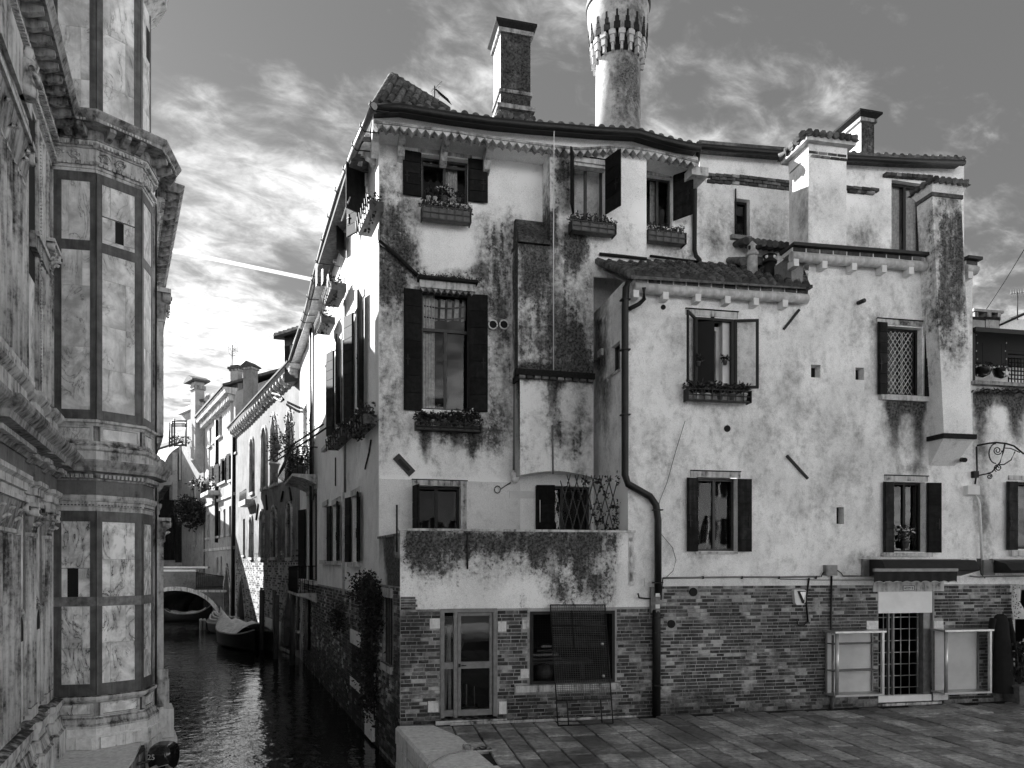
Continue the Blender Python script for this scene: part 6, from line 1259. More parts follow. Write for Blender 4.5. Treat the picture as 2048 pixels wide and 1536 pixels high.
cable([(1950, 990, .05), (1956, 1000, .05), (1959, 1010, .05), (1964, 1120, .05)], .03, 'pl_smooth', 'conduit', N); cable([(1953, 893), (1954, 940), (1950, 968)], .02, 'iron', 'conduit', N); pxslab(N, G, 'bracket_base', 1949, 1958, 942, 955, 0, .1, 'iron')
b3 = thing('junction_box', 'pale upright electrical box at the right end of the awning', 'junction box', G.w(*G.px(1945, 1138), 0), 'electrical boxes'); pxslab(b3, G, 'box', 1938, 1953, 1117, 1138, .0, .1, 'white'); pxslab(N, G, 'meter_box', 1954, 1962, 1117, 1138, 0, .1, 'iron'); pxslab(N, G, 'stucco_patch', 1968, 1990, 1120, 1150, 0, .06, 'pl_dark')
cable([(1940, 1152), (1958, 1154), (1975, 1153), (2048, 1152)], .015, 'metal', 'conduit', N); cable([(1960, 1136), (1962, 1148), (1970, 1156)], .01, 'iron', 'cable', N)
a3 = thing('awning', 'dark folded awning cut off by the right edge', 'awning', G.w(*G.px(2000, 1145), 0), 'shop awnings'); pxslab(a3, G, 'back_box', 1986, 2300, 1118, 1126, .0, .1, 'metal'); s, _ = G.px(1988, 1130, .1); m = MB(); m.prism(Frame(G.w(s, 0, 0).to_2d(), G.n), [(.1, G.px(2000, 1146, .1)[1]), (.1, G.px(2000, 1120, .1)[1]), (.4, G.px(2010, 1127, .4)[1]), (.55, G.px(2010, 1140, .5)[1]), (.52, G.px(2010, 1146, .5)[1])], 0, -3.0); m.obj('hood', 'pipe', a3)
# black dress on a stand, dotted scarf, pots at the shop door
dz = thing('black_dress', 'long black dress hanging on the wall right of the display case', 'dress', G.w(*G.px(2005, 1395, .3), .3)); L = []
prof = [(1228, 8, .02), (1232, 14, .06), (1245, 19, .09), (1268, 18, .1), (1300, 21, .12), (1345, 23, .15), (1385, 25, .17)]; m = MB(); n = 20
for y, hw, hd2 in prof:
    sc_, z = G.px(2001 + (y - 1228) * .04, y, .28); w2 = hw / FPX * 15.9
    for j in range(n): a = 2 * math.pi * j / n; k = 1 + .07 * math.sin(a * 7) * (y - 1228) / 150; m.v.append(tuple(G.w(sc_ + w2 * k * math.cos(a), z, .28 + hd2 * k * math.sin(a))))
m.f = [(i * n + j, i * n + (j + 1) % n, (i + 1) * n + (j + 1) % n, (i + 1) * n + j) for i in range(len(prof) - 1) for j in range(n)] + [tuple(range(n))]; m.s = [True] * (len(m.f)); m.obj('dress', 'cloth_b', dz)
for sg_ in (-1, 1):
    P = [G.w(*G.px(2001 + sg_ * 15, 1237, .28), .28), G.w(*G.px(2001 + sg_ * 21, 1265, .28), .3), G.w(*G.px(2003 + sg_ * 23, 1300, .28), .3)]; MB().tube(P, .07, 8, r2=.05).obj('sleeve', 'cloth_b', dz)
s, z = G.px(2002, 1225, .28); MB().tube([G.w(s, z - .06, .28), G.w(s, z + .03, .28), G.w(s + .04, z + .05, .28), G.w(s + .05, z + .02, .28)], .007, 5).obj('hanger_hook', 'alu', dz)
sc_t = thing('dotted_scarf', 'white scarf with black dots hanging by the shop door at the right edge', 'scarf', G.w(*G.px(2036, 1240, .2), .2)); m = MB(); nn3 = 14
prof = [(1168, 2031, 6), (1180, 2034, 9), (1205, 2033, 8), (1217, 2037, 12), (1238, 2041, 14)]
for y, x, hw in prof:
    for j in range(9): s, z = G.px(x - hw + 2 * hw * j / 8, y, .2); m.v.append(tuple(G.w(s, z, .2 + .025 * math.sin(j * 1.7 + y))))
m.f = [(i * 9 + j, i * 9 + j + 1, i * 9 + 10 + j, i * 9 + 9 + j) for i in range(4) for j in range(8)]; m.s = [True] * 32; m.obj('cloth', 'cloth_w', sc_t); m = MB()
for k in range(34): i = rnd.random(); y = 1170 + 66 * i; x = np.interp(y, [p[0] for p in prof], [p[1] for p in prof]); hw = np.interp(y, [p[0] for p in prof], [p[2] for p in prof]) * .85; s, z = G.px(x + rnd.uniform(-hw, hw), y, .24); m.prism(G, [(s + .012 * math.cos(a), z + .014 * math.sin(a)) for a in (0, 1.05, 2.1, 3.15, 4.2, 5.25)], .232, .238)
m.obj('dots', 'iron', sc_t, kind='stuff')
p = G.w(*G.px(2035, 1412, .55), .55); p.z = 0; pt_ = thing('planter', 'square dark planter with a pale-leaved shrub by the shop door, right edge', 'planter', p); m = MB(); FF = G.off(.3); s = FF.px(2035, 1400)[0]
m.hexa([FF.w(s - .2, 0, -.15), FF.w(s + .25, 0, -.15), FF.w(s + .25, 0, .25), FF.w(s - .2, 0, .25)], [FF.w(s - .26, .36, -.2), FF.w(s + .3, .36, -.2), FF.w(s + .3, .36, .3), FF.w(s - .26, .36, .3)]); m.obj('box', 'terracotta', pt_); slab(pt_, FF, 'rim', s - .29, s + .33, .36, .4, -.22, .33, 'terracotta')
m = MB(); stm = MB()
for k in range(14): q2 = FF.w(s + rnd.uniform(-.25, .3), rnd.uniform(.6, 1.5), rnd.uniform(-.1, .3)); stm.tube([FF.w(s, .38, .05), q2], .01, 4); leaves(m, q2, (.16, .16, .16), 26, .1)
m.obj('foliage', 'leaf_d', pt_); stm.obj('stem', 'wood', pt_); m = MB(); [leaves(m, FF.w(s + rnd.uniform(-.25, .25), rnd.uniform(.5, 1.4), .3), (.05, .05, .05), 5, .07) for _ in range(12)]; m.obj('pale_leaves', 'flower', pt_)
# =====================================================================
# PAVEMENT AND QUAY
# =====================================================================
qa = [(-2.19, 13.66), (-1.20, 10.9), (-.2, 8.1), (.75, 5.4), (1.7, 2.8), (2.7, 0)]      # outer edge of the quay
base = G.w(gs0, 0, -.1); plan = [(base.x, base.y)] + qa + [(30, 0), (30, 20.2)]
pv = MB(); pv.plan([(x + .02, y) for x, y in plan], WZ - .6, -.045); pv.obj('pavement_base', 'joint', kind='structure')
slabp = bpy.data.objects.new('pavement', None); C.objects.link(slabp); place(slabp, (3, 12, 0), None); slabp['kind'] = 'structure'
def at(x, y, z=0): t = (CZ - z) * FPX / (y - HY); return ((x - CX) / FPX * t, t)
inner = [at(868, 1466), at(912, 1493), at(985, 1536)]; cw0 = (Vector(qa[1]) - Vector(qa[0])).normalized()
us_ = MB(); c_ = .012
us_.v = [(x, y, -.06) for x, y in ((-.5, -.5), (.5, -.5), (.5, .5), (-.5, .5))] + [(x, y, -.012) for x, y in ((-.5, -.5), (.5, -.5), (.5, .5), (-.5, .5))] + [(x, y, 0) for x, y in ((-.47, -.48), (.47, -.48), (.47, .48), (-.47, .48))]
us_.f = [(0, 1, 5, 4), (1, 2, 6, 5), (2, 3, 7, 6), (3, 0, 4, 7), (4, 5, 9, 8), (5, 6, 10, 9), (6, 7, 11, 10), (7, 4, 8, 11), (8, 9, 10, 11)]; us_.s = [False] * 9
pme = mesh(us_, 'paving_stone', 'paving'); cnt = 0; L = []; d = .22
def inside_quay(P):
    # keep right of the coping's inner edge
    a = Vector(qa[0]) + Vector((.64, .1)); best = None
    for i in range(len(qa) - 1):
        A, B = Vector(qa[i]), Vector(qa[i + 1])
        if min(A.y, B.y) - .01 <= P.y <= max(A.y, B.y) + .3: t = (P.y - A.y) / (B.y - A.y); x = A.x + (B.x - A.x) * t; best = x
    return best is None or P.x > best + .8 + .28 * min(1, max(0, (13.2 - P.y) / 2.3))
s = -3.2
while s < 13:
    w = rnd.choice((.34, .38, .42)); d = .16 + rnd.uniform(0, .3)
    while d < 11:
        l = rnd.uniform(.38, .72); P = G.w(s + w / 2, 0, d + l / 2)
        if inside_quay(P.to_2d()): L.append((P.y, P, w, l))
        d += l + .024
    s += w + .026
L.sort(key=lambda e: abs(e[1].y - 12) + max(0, abs(e[1].x - 3) - 6) * 2); rest = MB()
for i, (_, P, w, l) in enumerate(L):
    z = rnd.uniform(-.008, .008); rx, ry = rnd.uniform(-.012, .012), rnd.uniform(-.012, .012)
    if i < 300: inst(pme, 'paving_stone', slabp, (P.x, P.y, z), rot=(rx, ry, G.ang), sc=(w, l, 1))
    else:
        Mx = Matrix.Translation((P.x, P.y, z)) @ Matrix.Rotation(G.ang, 4, 'Z') @ Matrix.Diagonal((w, l, 1, 1)); rest.add([Mx @ Vector(v) for v in us_.v], us_.f)
rest.obj('paving_stones', 'paving', slabp, kind='stuff')
# coping stones of the quay and its pale strip along the wall
qc = 0
for i in range(len(qa) - 1):
    A, B = Vector(qa[i]), Vector(qa[i + 1]); k = 3 if i < 2 else 1
    for j in range(k):
        a, b = A.lerp(B, j / k + .007), A.lerp(B, (j + 1) / k - .007); t = (B - A).normalized(); nrm = Vector((-t.y, t.x)); 
        if nrm.x < 0: nrm = -nrm
        w_ = .98 + .06 * min(1, i); top = rnd.uniform(.014, .022); wE = .74 if i == 0 and j == 0 else w_
        m = MB(); m.hexa([(a.x, a.y, -.3), (a.x + nrm.x * wE, a.y + nrm.y * .2, -.3), (b.x + nrm.x * w_, b.y + nrm.y * .2, -.3), (b.x, b.y, -.3)], [(a.x + .03, a.y, top), (a.x + nrm.x * wE, a.y + nrm.y * .2, top), (b.x + nrm.x * w_, b.y + nrm.y * .2, top), (b.x + .03, b.y, top)])
        m.hexa([(a.x, a.y, -.3), (a.x + .03, a.y, top), (b.x + .03, b.y, top), (b.x, b.y, -.3)], [(a.x - .012, a.y, -.3), (a.x - .012, a.y, -.03), (b.x - .012, b.y, -.03), (b.x - .012, b.y, -.3)])
        m.obj('coping_stone', 'stone_q', slabp)
        for r_ in range(2):
            z0 = -.32 - .33 * (r_ + 1); u = .5 if r_ else 0
            for (p, q) in ((a, a.lerp(b, .5 - .1 * r_)), (a.lerp(b, .51 - .1 * r_), b)):
                m = MB(); o_ = rnd.uniform(-.02, .02); m.hexa([(p.x + o_, p.y, z0), (p.x + .5, p.y, z0), (q.x + .5, q.y, z0), (q.x + o_, q.y, z0)], [(p.x + o_, p.y, z0 + .32), (p.x + .5, p.y, z0 + .32), (q.x + .5, q.y, z0 + .32), (q.x + o_, q.y, z0 + .32)]); m.obj('quay_stone', 'stone_q', slabp)
for i in range(9):
    a, b = gs0 + .95 + i * .42, gs0 + .95 + (i + 1) * .42 - .012; m = MB(); dd = .11 + .0 * i; m.box(G, a, b, -.04, .014 + .004 * (i % 2), .03, .145); m.obj('edging_stone', 'stone_w', slabp)
# foot of the terrace block below pavement level, quay end by the water
m = MB(); m.box(CW, .001, .6, WZ - .5, -.32, -.5, -.01); m.obj('quay_end', 'stone_g', slabp)
# mooring ring with its rope on the coping
mr = thing('mooring_ring', 'iron mooring ring set in a white stone plate on the quay', 'mooring ring', (*at(835 + 128, 1500), 0)); cx_, cy_ = at(966, 1500)
m = MB(); m.hexa([(cx_ - .16, cy_ - .12, .0), (cx_ + .16, cy_ - .08, .0), (cx_ + .12, cy_ + .12, .0), (cx_ - .16, cy_ + .1, .0)], [(cx_ - .16, cy_ - .12, .022), (cx_ + .16, cy_ - .08, .022), (cx_ + .12, cy_ + .12, .022), (cx_ - .16, cy_ + .1, .022)]); m.obj('stone_plate', 'stone_w', mr); MB().tube([(cx_ + .06 * math.cos(a), cy_ + .06 * math.sin(a), .035) for a in [k * math.pi / 6 for k in range(13)]], .01, 5).obj('ring', 'iron', mr)
rp = thing('mooring_rope', 'pale rope running from the mooring ring over the quay edge', 'rope', (*at(900, 1508), 0)); P = [at(x, y) for x, y in ((968, 1501), (955, 1498), (940, 1504), (920, 1508), (900, 1512), (884, 1519), (868, 1528), (858, 1536))]; MB().tube([(x, y, .035) for x, y in P] + [(P[-1][0] - .25, P[-1][1] - .2, -.4)], .012, 6).obj('rope', 'rope', rp)
P = [at(934 + 8 * math.cos(a), 1499 + 3.5 * math.sin(a)) for a in [k * math.pi / 6 for k in range(20)]]; MB().tube([(x, y, .03 + .002 * i) for i, (x, y) in enumerate(P)], .012, 6).obj('rope_coil', 'rope', rp)
# =====================================================================
# CHURCH (left): side wall along the canal, octagonal stair tower, apse beyond
# =====================================================================
P1, P2, P3, P4 = (-7.88, 12.37), (-7.17, 12.5), (-6.69, 13.07), (-6.80, 13.67); Wp = (-4.60, 5.0); P6, P7 = (-6.98, 14.25), (-10.85, 21.3)
K = thing('church', 'ornate marble church with octagonal stair tower, pilasters and carved cornices, left edge over the canal', 'church', (-8, 12, 0))
SV = dict(stone_w='stone_w')
def ins(p, k=.03): c = Vector((-9.5, 12.5)); v = Vector(p); return tuple(v + (c - v).normalized() * k)
core = [Wp, P1, P2, P3, P4, (-7.02, 13.95), P6, P7, (-20, 22.5), (-17, 4)]
MB().plan([ins(p) for p in core], WZ - .5, 10.2).obj('body', 'stone_g', K)
MB().plan([(-6.6, 5), (-9.1, 12.9), (-8.0, 15.2), (-11.8, 21), (-18, 21.5), (-15.5, 4.5)], 10.2, 13.8).obj('upper_body', 'stone_g', K)
m = MB(); Nv = 8
A0, A1_ = Vector((-8.0, 5)), Vector((-12.8, 21)); pr_ = []
for k in range(Nv + 1): a = math.pi * k / Nv; pr_.append((2.6 * math.cos(a), 13.8 + 1.5 * math.sin(a)))
m.prism(Frame((-12.2, 20.8), (-1, -.44)), [(s + 2.6, z) for s, z in pr_], -14.5, 0); m.obj('vault_roof', 'metal', K)
# frames of the tower faces
FA, FBf, FCf, FW, FP = seg(P1, P2), seg(P2, P3), seg(P3, P4), seg(Wp, P1), seg(P6, P7)
LA, LB, LC, LW = [(Vector(b) - Vector(a)).length for a, b in ((P1, P2), (P2, P3), (P3, P4), (Wp, P1))]
def face(F, L, x0, x1, z0, z1, cuts, mt, slits=(), b0=.12, b1=.12, grain=None, dset=0.0):
    """dark marble frame with pale slabs inside it; each slab is a part, proud of the core"""
    for a, b, c, e in ((0, b0, z0, z1), (L - b1, L, z0, z1)): slab(K, F, 'dark_band', a, b, c, e, -.02, .022 + dset, 'stone_d')
    zz = [z0] + list(cuts) + [z1]
    for i in range(len(zz) - 1):
        a, b = zz[i], zz[i + 1]; 
        if a is None or b is None: continue
        xs2 = [b0, L - b1]; sp = [(b0, L - b1)]
        if b - a > .5 and rnd.random() < .7: c = b0 + (L - b0 - b1) * rnd.choice((.25, .72)); sp = [(b0, c), (c, L - b1)]
        for p, q in sp:
            hole = [s for s in slits if s[2] < b and s[3] > a and s[0] < q and s[1] > p]
            if hole:
                h = hole[0]
                for r_ in ((p, q, a, h[2]), (p, q, h[3], b), (p, h[0], max(a, h[2]), min(b, h[3])), (h[1], q, max(a, h[2]), min(b, h[3]))):
                    if r_[1] - r_[0] > .02 and r_[3] - r_[2] > .02: slab(K, F, 'marble_slab', r_[0] + .002, r_[1] - .002, r_[2] + .002, r_[3] - .002, -.02, .012 + dset, mt)
                slab(K, F, 'slit_window', h[0], h[1], h[2], h[3], -.025, .002 + dset, 'room')
            else: slab(K, F, 'marble_slab', p + .002, q - .002, a + .002, b - .002, -.02, .012 + rnd.uniform(0, .003) + dset, mt)
up_cuts = {0: (6.8, 7.85), 1: (6.45, 7.2, 8.0), 2: (7.0,)}
for i, (F, L) in enumerate(((FA, LA), (FBf, LB), (FCf, LC))):
    b0 = (.18, .09, .09)[i]; b1 = (.09, .11, .06)[i]
    sl_ = []
    if i == 1: a = F.rect(230, 247, 446, 504); sl_ = [a]
    face(F, L, 0, L, 5.72, 8.46, up_cuts[i], 'marble', b0=b0, b1=b1, slits=sl_ if i == 2 else ())
    face(F, L, 0, L, 8.63, 9.76, (9.1,) if i else (), 'marble', slits=[(a[0], a[1], max(8.7, a[2]), a[3])] if i == 1 else (), b0=b0, b1=b1)
    slab(K, F, 'dark_band', .001, L - .001, 8.46, 8.63, -.02, .02, 'stone_d'); slab(K, F, 'dark_band', 0, L, 5.55, 5.72, -.02, .024, 'stone_d')
    slab(K, F, 'dark_band', 0, L, 9.64, 9.8, -.02, .026, 'stone_d')
    ls = []
    if i == 0: ls = [F.rect(135, 157, 1137, 1194)]
    face(F, L, 0, L, 2.5, 3.8, ((3.0,), (3.15,), (3.3,))[i], 'marble_v', slits=ls, b0=(.18, .09, .1)[i], b1=b1); face(F, L, 0, L, 1.0, 2.34, ((1.62,), (1.7,), (1.5,))[i], 'marble_v', b0=(.18, .09, .1)[i], b1=b1)
    slab(K, F, 'dark_band', .001, L - .001, 2.34, 2.5, -.02, .02, 'stone_d2'); slab(K, F, 'dark_band', 0, L, .8, 1.0, -.02, .024, 'stone_d'); slab(K, F, 'dark_band', 0, L, 3.8, 3.98, -.02, .026, 'stone_d')
oct_ = [P1, P2, P3, P4]
def mould(path, name, prof, mt): return MB().sweep(path, prof).obj(name, mt, K)
def torus(z0, z1, d, b=0.0): n = 6; return [(b, z0)] + [(b + d * math.sin(math.pi * i / n), z0 + (z1 - z0) * (1 - math.cos(math.pi * i / n)) / 2) for i in range(1, n)] + [(b, z1)]
def ogee(z0, z1, d0, d1): return [(d0, z0), (d0 + (d1 - d0) * .15, z0 + (z1 - z0) * .3), (d0 + (d1 - d0) * .75, z0 + (z1 - z0) * .6), (d1, z0 + (z1 - z0) * .75), (d1, z1)]
ext = [P1, P2, P3, P4, (-7.0, 13.9)]
def order(path, k=1.0):
    # pedestal and base
    mould(path, 'base_block', [(0, -1.6), (.16, -1.6), (.16, -.12), (.14, -.1), (.14, .12), (.12, .14), (.12, .25), (0, .25)], 'stone_q')
    mould(path, 'base_moulding', [(0, .25)] + [(.13, .25), (.13, .29), (.1, .33), (.08, .4), (.05, .43), (.05, .45), (0, .45)], 'stone_w')
    mould(path, 'pedestal_cap', [(0, .68), (.03, .68), (.06, .71), (.09, .74), (.09, .79), (.05, .8), (0, .8)], 'stone_w')
    # lower entablature
    mould(path, 'architrave', [(0, 3.98), (.03, 3.98), (.03, 4.05), (.05, 4.055), (.05, 4.14), (.07, 4.15), (.09, 4.2), (.09, 4.25), (.05, 4.26), (0, 4.26)], 'stone_w')
    mould(path, 'frieze', [(0, 4.26), (.03, 4.26), (.03, 4.5), (0, 4.5)], 'stone_f')
    mould(path, 'cornice', [(0, 4.5), (.06, 4.5), (.06, 4.53), (.1, 4.56), (.12, 4.62), (.26 * k, 4.64), (.27 * k, 4.7), (.3 * k, 4.74), (.33 * k, 4.8), (.33 * k, 4.83), (.1, 4.86), (0, 4.86)], 'stone_g')
    mould(path, 'plinth', [(0, 4.86), (.1, 4.86), (.1, 5.0), (0, 5.0)], 'stone_w')
    mould(path, 'torus', [(0, 5.0), (.1, 5.0), (.14, 5.03), (.15, 5.08), (.12, 5.12), (.07, 5.14), (.05, 5.18), (0, 5.18)], 'stone_w')
    mould(path, 'pedestal_cap', [(0, 5.44), (.04, 5.44), (.06, 5.48), (.1, 5.5), (.1, 5.54), (.04, 5.56), (0, 5.56)], 'stone_w')
    # upper entablature
    mould(path, 'architrave', [(0, 9.8), (.03, 9.8), (.03, 9.85), (.05, 9.855), (.05, 9.91), (.08, 9.94), (.08, 9.97), (0, 9.97)], 'stone_w')
    mould(path, 'carved_frieze', [(0, 9.97), (.03, 9.97), (.03, 10.2), (0, 10.2)], 'stone_w')
    mould(path, 'cornice_bed', [(0, 10.2), (.06, 10.2), (.09, 10.24), (.12, 10.27), (.12, 10.3), (0, 10.3)], 'stone_w')
    mould(path, 'cornice', [(0, 10.3), (.14, 10.3), (.14, 10.46), (.42 * k, 10.465), (.43 * k, 10.52), (.47 * k, 10.56), (.5 * k, 10.6), (.5 * k, 10.63), (.05, 10.68), (0, 10.68)], 'stone_g')
order(ext)
def along(path, step, fn, i0=.5):
    for a, b in zip(path[:-1], path[1:]):
        F = seg(a, b); L = (Vector(b) - Vector(a)).length; n = max(1, int(round(L / step)))
        for i in range(n): fn(F, L * (i + i0) / n, L / n)
bmod = MB(); ff = Frame((0, 0), (0, -1)); bmod.prism(ff, [(0, 0), (.08, .0), (.2, .05), (.26, .08), (.26, .14), (0, .14)], -.05, .05); mmod = mesh(bmod, 'modillion', 'stone_g')
def modillion(F, s, w): inst(mmod, 'modillion', K, F.w(s, 10.325, .14), rz=F.ang)
along(oct_, .27, modillion)
def blocks(path, step, z0, z1, d0, d1, name, mt, fill=.55):
    m = MB(); along(path, step, lambda F, s, w: m.box(F, s - w * fill / 2, s + w * fill / 2, z0, z1, d0, d1)); m.obj(name, mt, K, kind='stuff')
blocks(ext, .06, 10.22, 10.28, .06, .125, 'dentils', 'stone_w'); blocks(ext, .07, 4.54, 4.6, .06, .15, 'dentils', 'stone_w'); blocks(ext, .075, 9.9, 9.955, .05, .1, 'egg_and_dart', 'stone_w', .7); blocks(ext, .05, 10.465, 10.5, .43, .445, 'bead_row', 'stone_w'); blocks(ext, .055, 4.07, 4.09, .05, .06, 'bead_row', 'stone_d')
# carved foliage on the frieze
m = MB(); rr2 = random.Random(3)
for F, L in ((FA, LA), (FBf, LB), (FCf, LC)):
    for j in range(int(L / .26)):
        cx_ = .13 + .26 * j; P = [F.w(cx_ + (.09 - .0025 * k) * math.cos(k * .45 + j), 10.085 + (.08 - .0022 * k) * math.sin(k * .45 + j), .045) for k in range(26)]; m.tube(P, .012, 5)
        for k in range(6): a = rr2.random() * 6.3; m.lathe(F.w(cx_ + .09 * math.cos(a), 10.085 + .08 * math.sin(a), .035), [(0, -.03), (.028, 0), (0, .03)], 5)
m.obj('frieze_carving', 'stone_w', K, kind='stuff')
# inset pedestal panels and foundation stones
for F, L, zz, mt_ in ((FA, LA, 0, 0), (FBf, LB, 0, 0), (FCf, LC, 0, 0)):
    for z0, z1, mm_ in ((.47, .66, 'marble_v'), (5.2, 5.42, 'marble')):
        slab(K, F, 'inset_panel', .1, L - .08, z0 + .015, z1 - .015, 0, .03, mm_)
        m = MB(); m.box(F, .05, L - .04, z0 - .015, z0 + .01, 0, .05); m.box(F, .05, L - .04, z1 - .01, z1 + .015, 0, .05); m.box(F, .05, .09, z0 + .01, z1 - .01, 0, .05); m.box(F, L - .08, L - .04, z0 + .01, z1 - .01, 0, .05); m.obj('panel_moulding', 'stone_w', K)
off = []
for a, b in ((P1, P2), (P2, P3), (P3, P4)):
    F = seg(a, b); L = (Vector(b) - Vector(a)).length
    for r_, (z0, z1) in enumerate(((-.09, .1), (-.4, -.11), (-.7, -.42))):
        cuts = [0] + sorted(rnd.uniform(.2, .8) * L for _ in range(1 + r_ % 2)) + [L]
        for p, q in zip(cuts[:-1], cuts[1:]): slab(K, F, 'foundation_stone', p + .006, q - .006, z0, z1, .1, .175 + rnd.uniform(0, .01), 'stone_q')
# shaft of the tower above the cornice
def shrink(p, k): c = Vector((-7.55, 13.3)); v = Vector(p); return tuple(c + (v - c) * k)
S0, S1, S2, S3_, S4 = shrink((-7.9, 12.36), .97), shrink(P2, .97), shrink(P3, .97), shrink(P4, .97), shrink((-7.2, 14.1), .97)
MB().plan([ins(p, .04) for p in (S0, S1, S2, S3_, S4, (-8.6, 14.2), (-9, 12.6))], 10.3, 14.5).obj('tower_shaft', 'stone_g', K)
for a, b, b0, b1 in ((S0, S1, .12, .1), (S1, S2, .1, .1), (S2, S3_, .1, .06)):
    F = seg(a, b); L = (Vector(b) - Vector(a)).length; face(F, L, 0, L, 10.6, 14.4, (11.4, 12.3, 13.2), 'marble_s', b0=b0, b1=b1)
F = seg(S2, S3_); h = F.rect(291, 297, 58, 120); slab(K, F, 'slit_window', h[0], h[1], h[2], h[3], .0, .02, 'room')
mould([S0, S1, S2, S3_, S4], 'top_cornice', [(0, 12.75), (.05, 12.8), (.12, 12.86), (.25, 12.95), (.3, 13.0), (.3, 13.05), (0, 13.1)], 'stone_g') if False else None
mould([shrink(P3, 1.0), S3_, S4], 'top_cornice', [(0, 13.35), (.06, 13.4), (.14, 13.5), (.28, 13.62), (.3, 13.8), (0, 13.9)], 'stone_w')
# --- side wall (wing) with pilasters, arches, heavy entablatures
wx = lambda x: FW.px(x, 800)[0]
pil = [(wx(-60), wx(24)), (wx(49), wx(61)), (wx(82), wx(93))]
jog = .07; pth = []
def wing_path(pl, j=jog, end=P1):
    out = [(FW.w(0, 0, 0).x, FW.w(0, 0, 0).y)]
    for a, b in pl:
        for s, d in ((a, 0), (a + .01, j), (b, j), (b + .01, 0)):
            q = FW.w(s, 0, d); out.append((q.x, q.y))
    out.append(end); return out
pw = wing_path([(wx(-60), wx(26)), (wx(50), wx(62)), (wx(82), wx(94))])
m = MB().sweep([Wp, P1], [(0, 0), (0, 10.2)]); m.obj('side_wall', 'marble', K)
for nm, prof, mt_ in (('plinth', [(0, -1.6), (.2, -1.6), (.2, .3), (.16, .34), (.12, .5), (.1, .52), (.1, .62), (0, .62)], 'stone_w'),
        ('pedestal_cap', [(0, .62), (.12, .62), (.15, .7), (.15, .78), (.05, .82), (0, .82)], 'stone_w'),
        ('architrave', [(0, 3.95), (.05, 3.95), (.05, 4.05), (.09, 4.06), (.09, 4.16), (.14, 4.2), (.14, 4.26), (.05, 4.27), (0, 4.27)], 'stone_w'),
        ('frieze', [(0, 4.27), (.06, 4.27), (.06, 4.5), (0, 4.5)], 'stone_f'),
        ('cornice', [(0, 4.5), (.09, 4.5), (.14, 4.56), (.18, 4.62), (.34, 4.64), (.36, 4.72), (.44, 4.8), (.46, 4.84), (.46, 4.88), (.14, 4.92), (0, 4.92)], 'stone_g'),
        ('upper_pedestal', [(0, 4.92), (.1, 4.92), (.1, 5.05), (.14, 5.08), (.14, 5.14), (.08, 5.2), (.08, 5.4), (.12, 5.44), (.16, 5.5), (.16, 5.56), (.04, 5.6), (0, 5.6)], 'stone_w')):
    mould(pw, nm, prof, mt_)
for nm, prof, mt_ in (('upper_architrave', [(0, 9.8), (.04, 9.8), (.04, 9.86), (.08, 9.87), (.08, 9.95), (.1, 9.97), (0, 9.97)], 'stone_w'), ('carved_frieze', [(0, 9.97), (.06, 9.97), (.06, 10.2), (.12, 10.26), (.12, 10.3), (0, 10.3)], 'stone_w'),
        ('cornice', [(0, 10.3), (.14, 10.3), (.14, 10.46), (.44, 10.465), (.46, 10.52), (.5, 10.58), (.5, 10.64), (.05, 10.68), (0, 10.68)], 'stone_g')): mould([Wp, P1], nm, prof, mt_)
along([Wp, P1], .3, modillion); blocks([Wp, P1], .07, 10.2, 10.27, .06, .16, 'dentils', 'stone_w'); blocks([Wp, P1], .09, 9.88, 9.95, .08, .13, 'egg_and_dart', 'stone_w', .7); blocks(pw, .08, 4.56, 4.62, .14, .22, 'dentils', 'stone_w')
def fluted(F, a, b, z0, z1, d, name='pilaster', n=5):
    slab(K, F, name, a, b, z0, z1, 0, d, 'stone_w'); k = (b - a) / n
    for i in range(n): s = a + k * (i + .5); MB().tube([F.w(s, z0 + .05, d), F.w(s, z1 - .05, d)], k * .24, 6).obj('fluting', 'stone_w', K)
def capital(F, a, b, z0, z1, d, leaf=True):
    t = part('capital', K, F.w((a + b) / 2, z0, d)); w = b - a; h = z1 - z0; m = MB()
    m.hexa([F.w(a, z0, .001), F.w(b, z0, .001), F.w(b, z0, d + .01), F.w(a, z0, d + .01)], [F.w(a - .05, z1 - h * .14, .001), F.w(b + .05, z1 - h * .14, .001), F.w(b + .05, z1 - h * .14, d + .09), F.w(a - .05, z1 - h * .14, d + .09)]); m.obj('bell', 'stone_g', t)
    slab(t, F, 'abacus', a - .09, b + .09, z1 - h * .14, z1, 0, d + .13, 'stone_w')
    for s in (a - .03, b + .03): MB().tube([F.w(s, z1 - h * .3, d - .02), F.w(s, z1 - h * .3, d + .13)], h * .16, 10).obj('volute', 'stone_w', t); MB().tube([F.w(s, z1 - h * .3, d + .13), F.w(s, z1 - h * .3, d + .15)], h * .07, 8).obj('volute_eye', 'stone_d', t)
    m = MB()
    for r_ in range(2):
        for i in range(3 + r_): s = a + w * (i + .5) / (3 + r_); zc = z0 + h * (.28 + .26 * r_); m.tube([F.w(s, zc - h * .24, d + .01), F.w(s, zc, d + .04), F.w(s, zc + h * .08, d + .085), F.w(s, zc + h * .02, d + .11)], .03, 5)
    m.obj('acanthus', 'stone_w', t, kind='stuff'); slab(t, F, 'necking', a - .02, b + .02, z0 - .05, z0, 0, d + .03, 'stone_w')
for a, b in pil:
    fluted(FW, a, b, .84, 3.5, .05, n=3 if b - a < .7 else 6); capital(FW, a, b, 3.52, 3.95, .06); slab(K, FW, 'pilaster_base', a - .05, b + .05, .82, .98, 0, .09, 'stone_w')
upil = [(wx(-60), wx(36)), (wx(86), wx(97))]
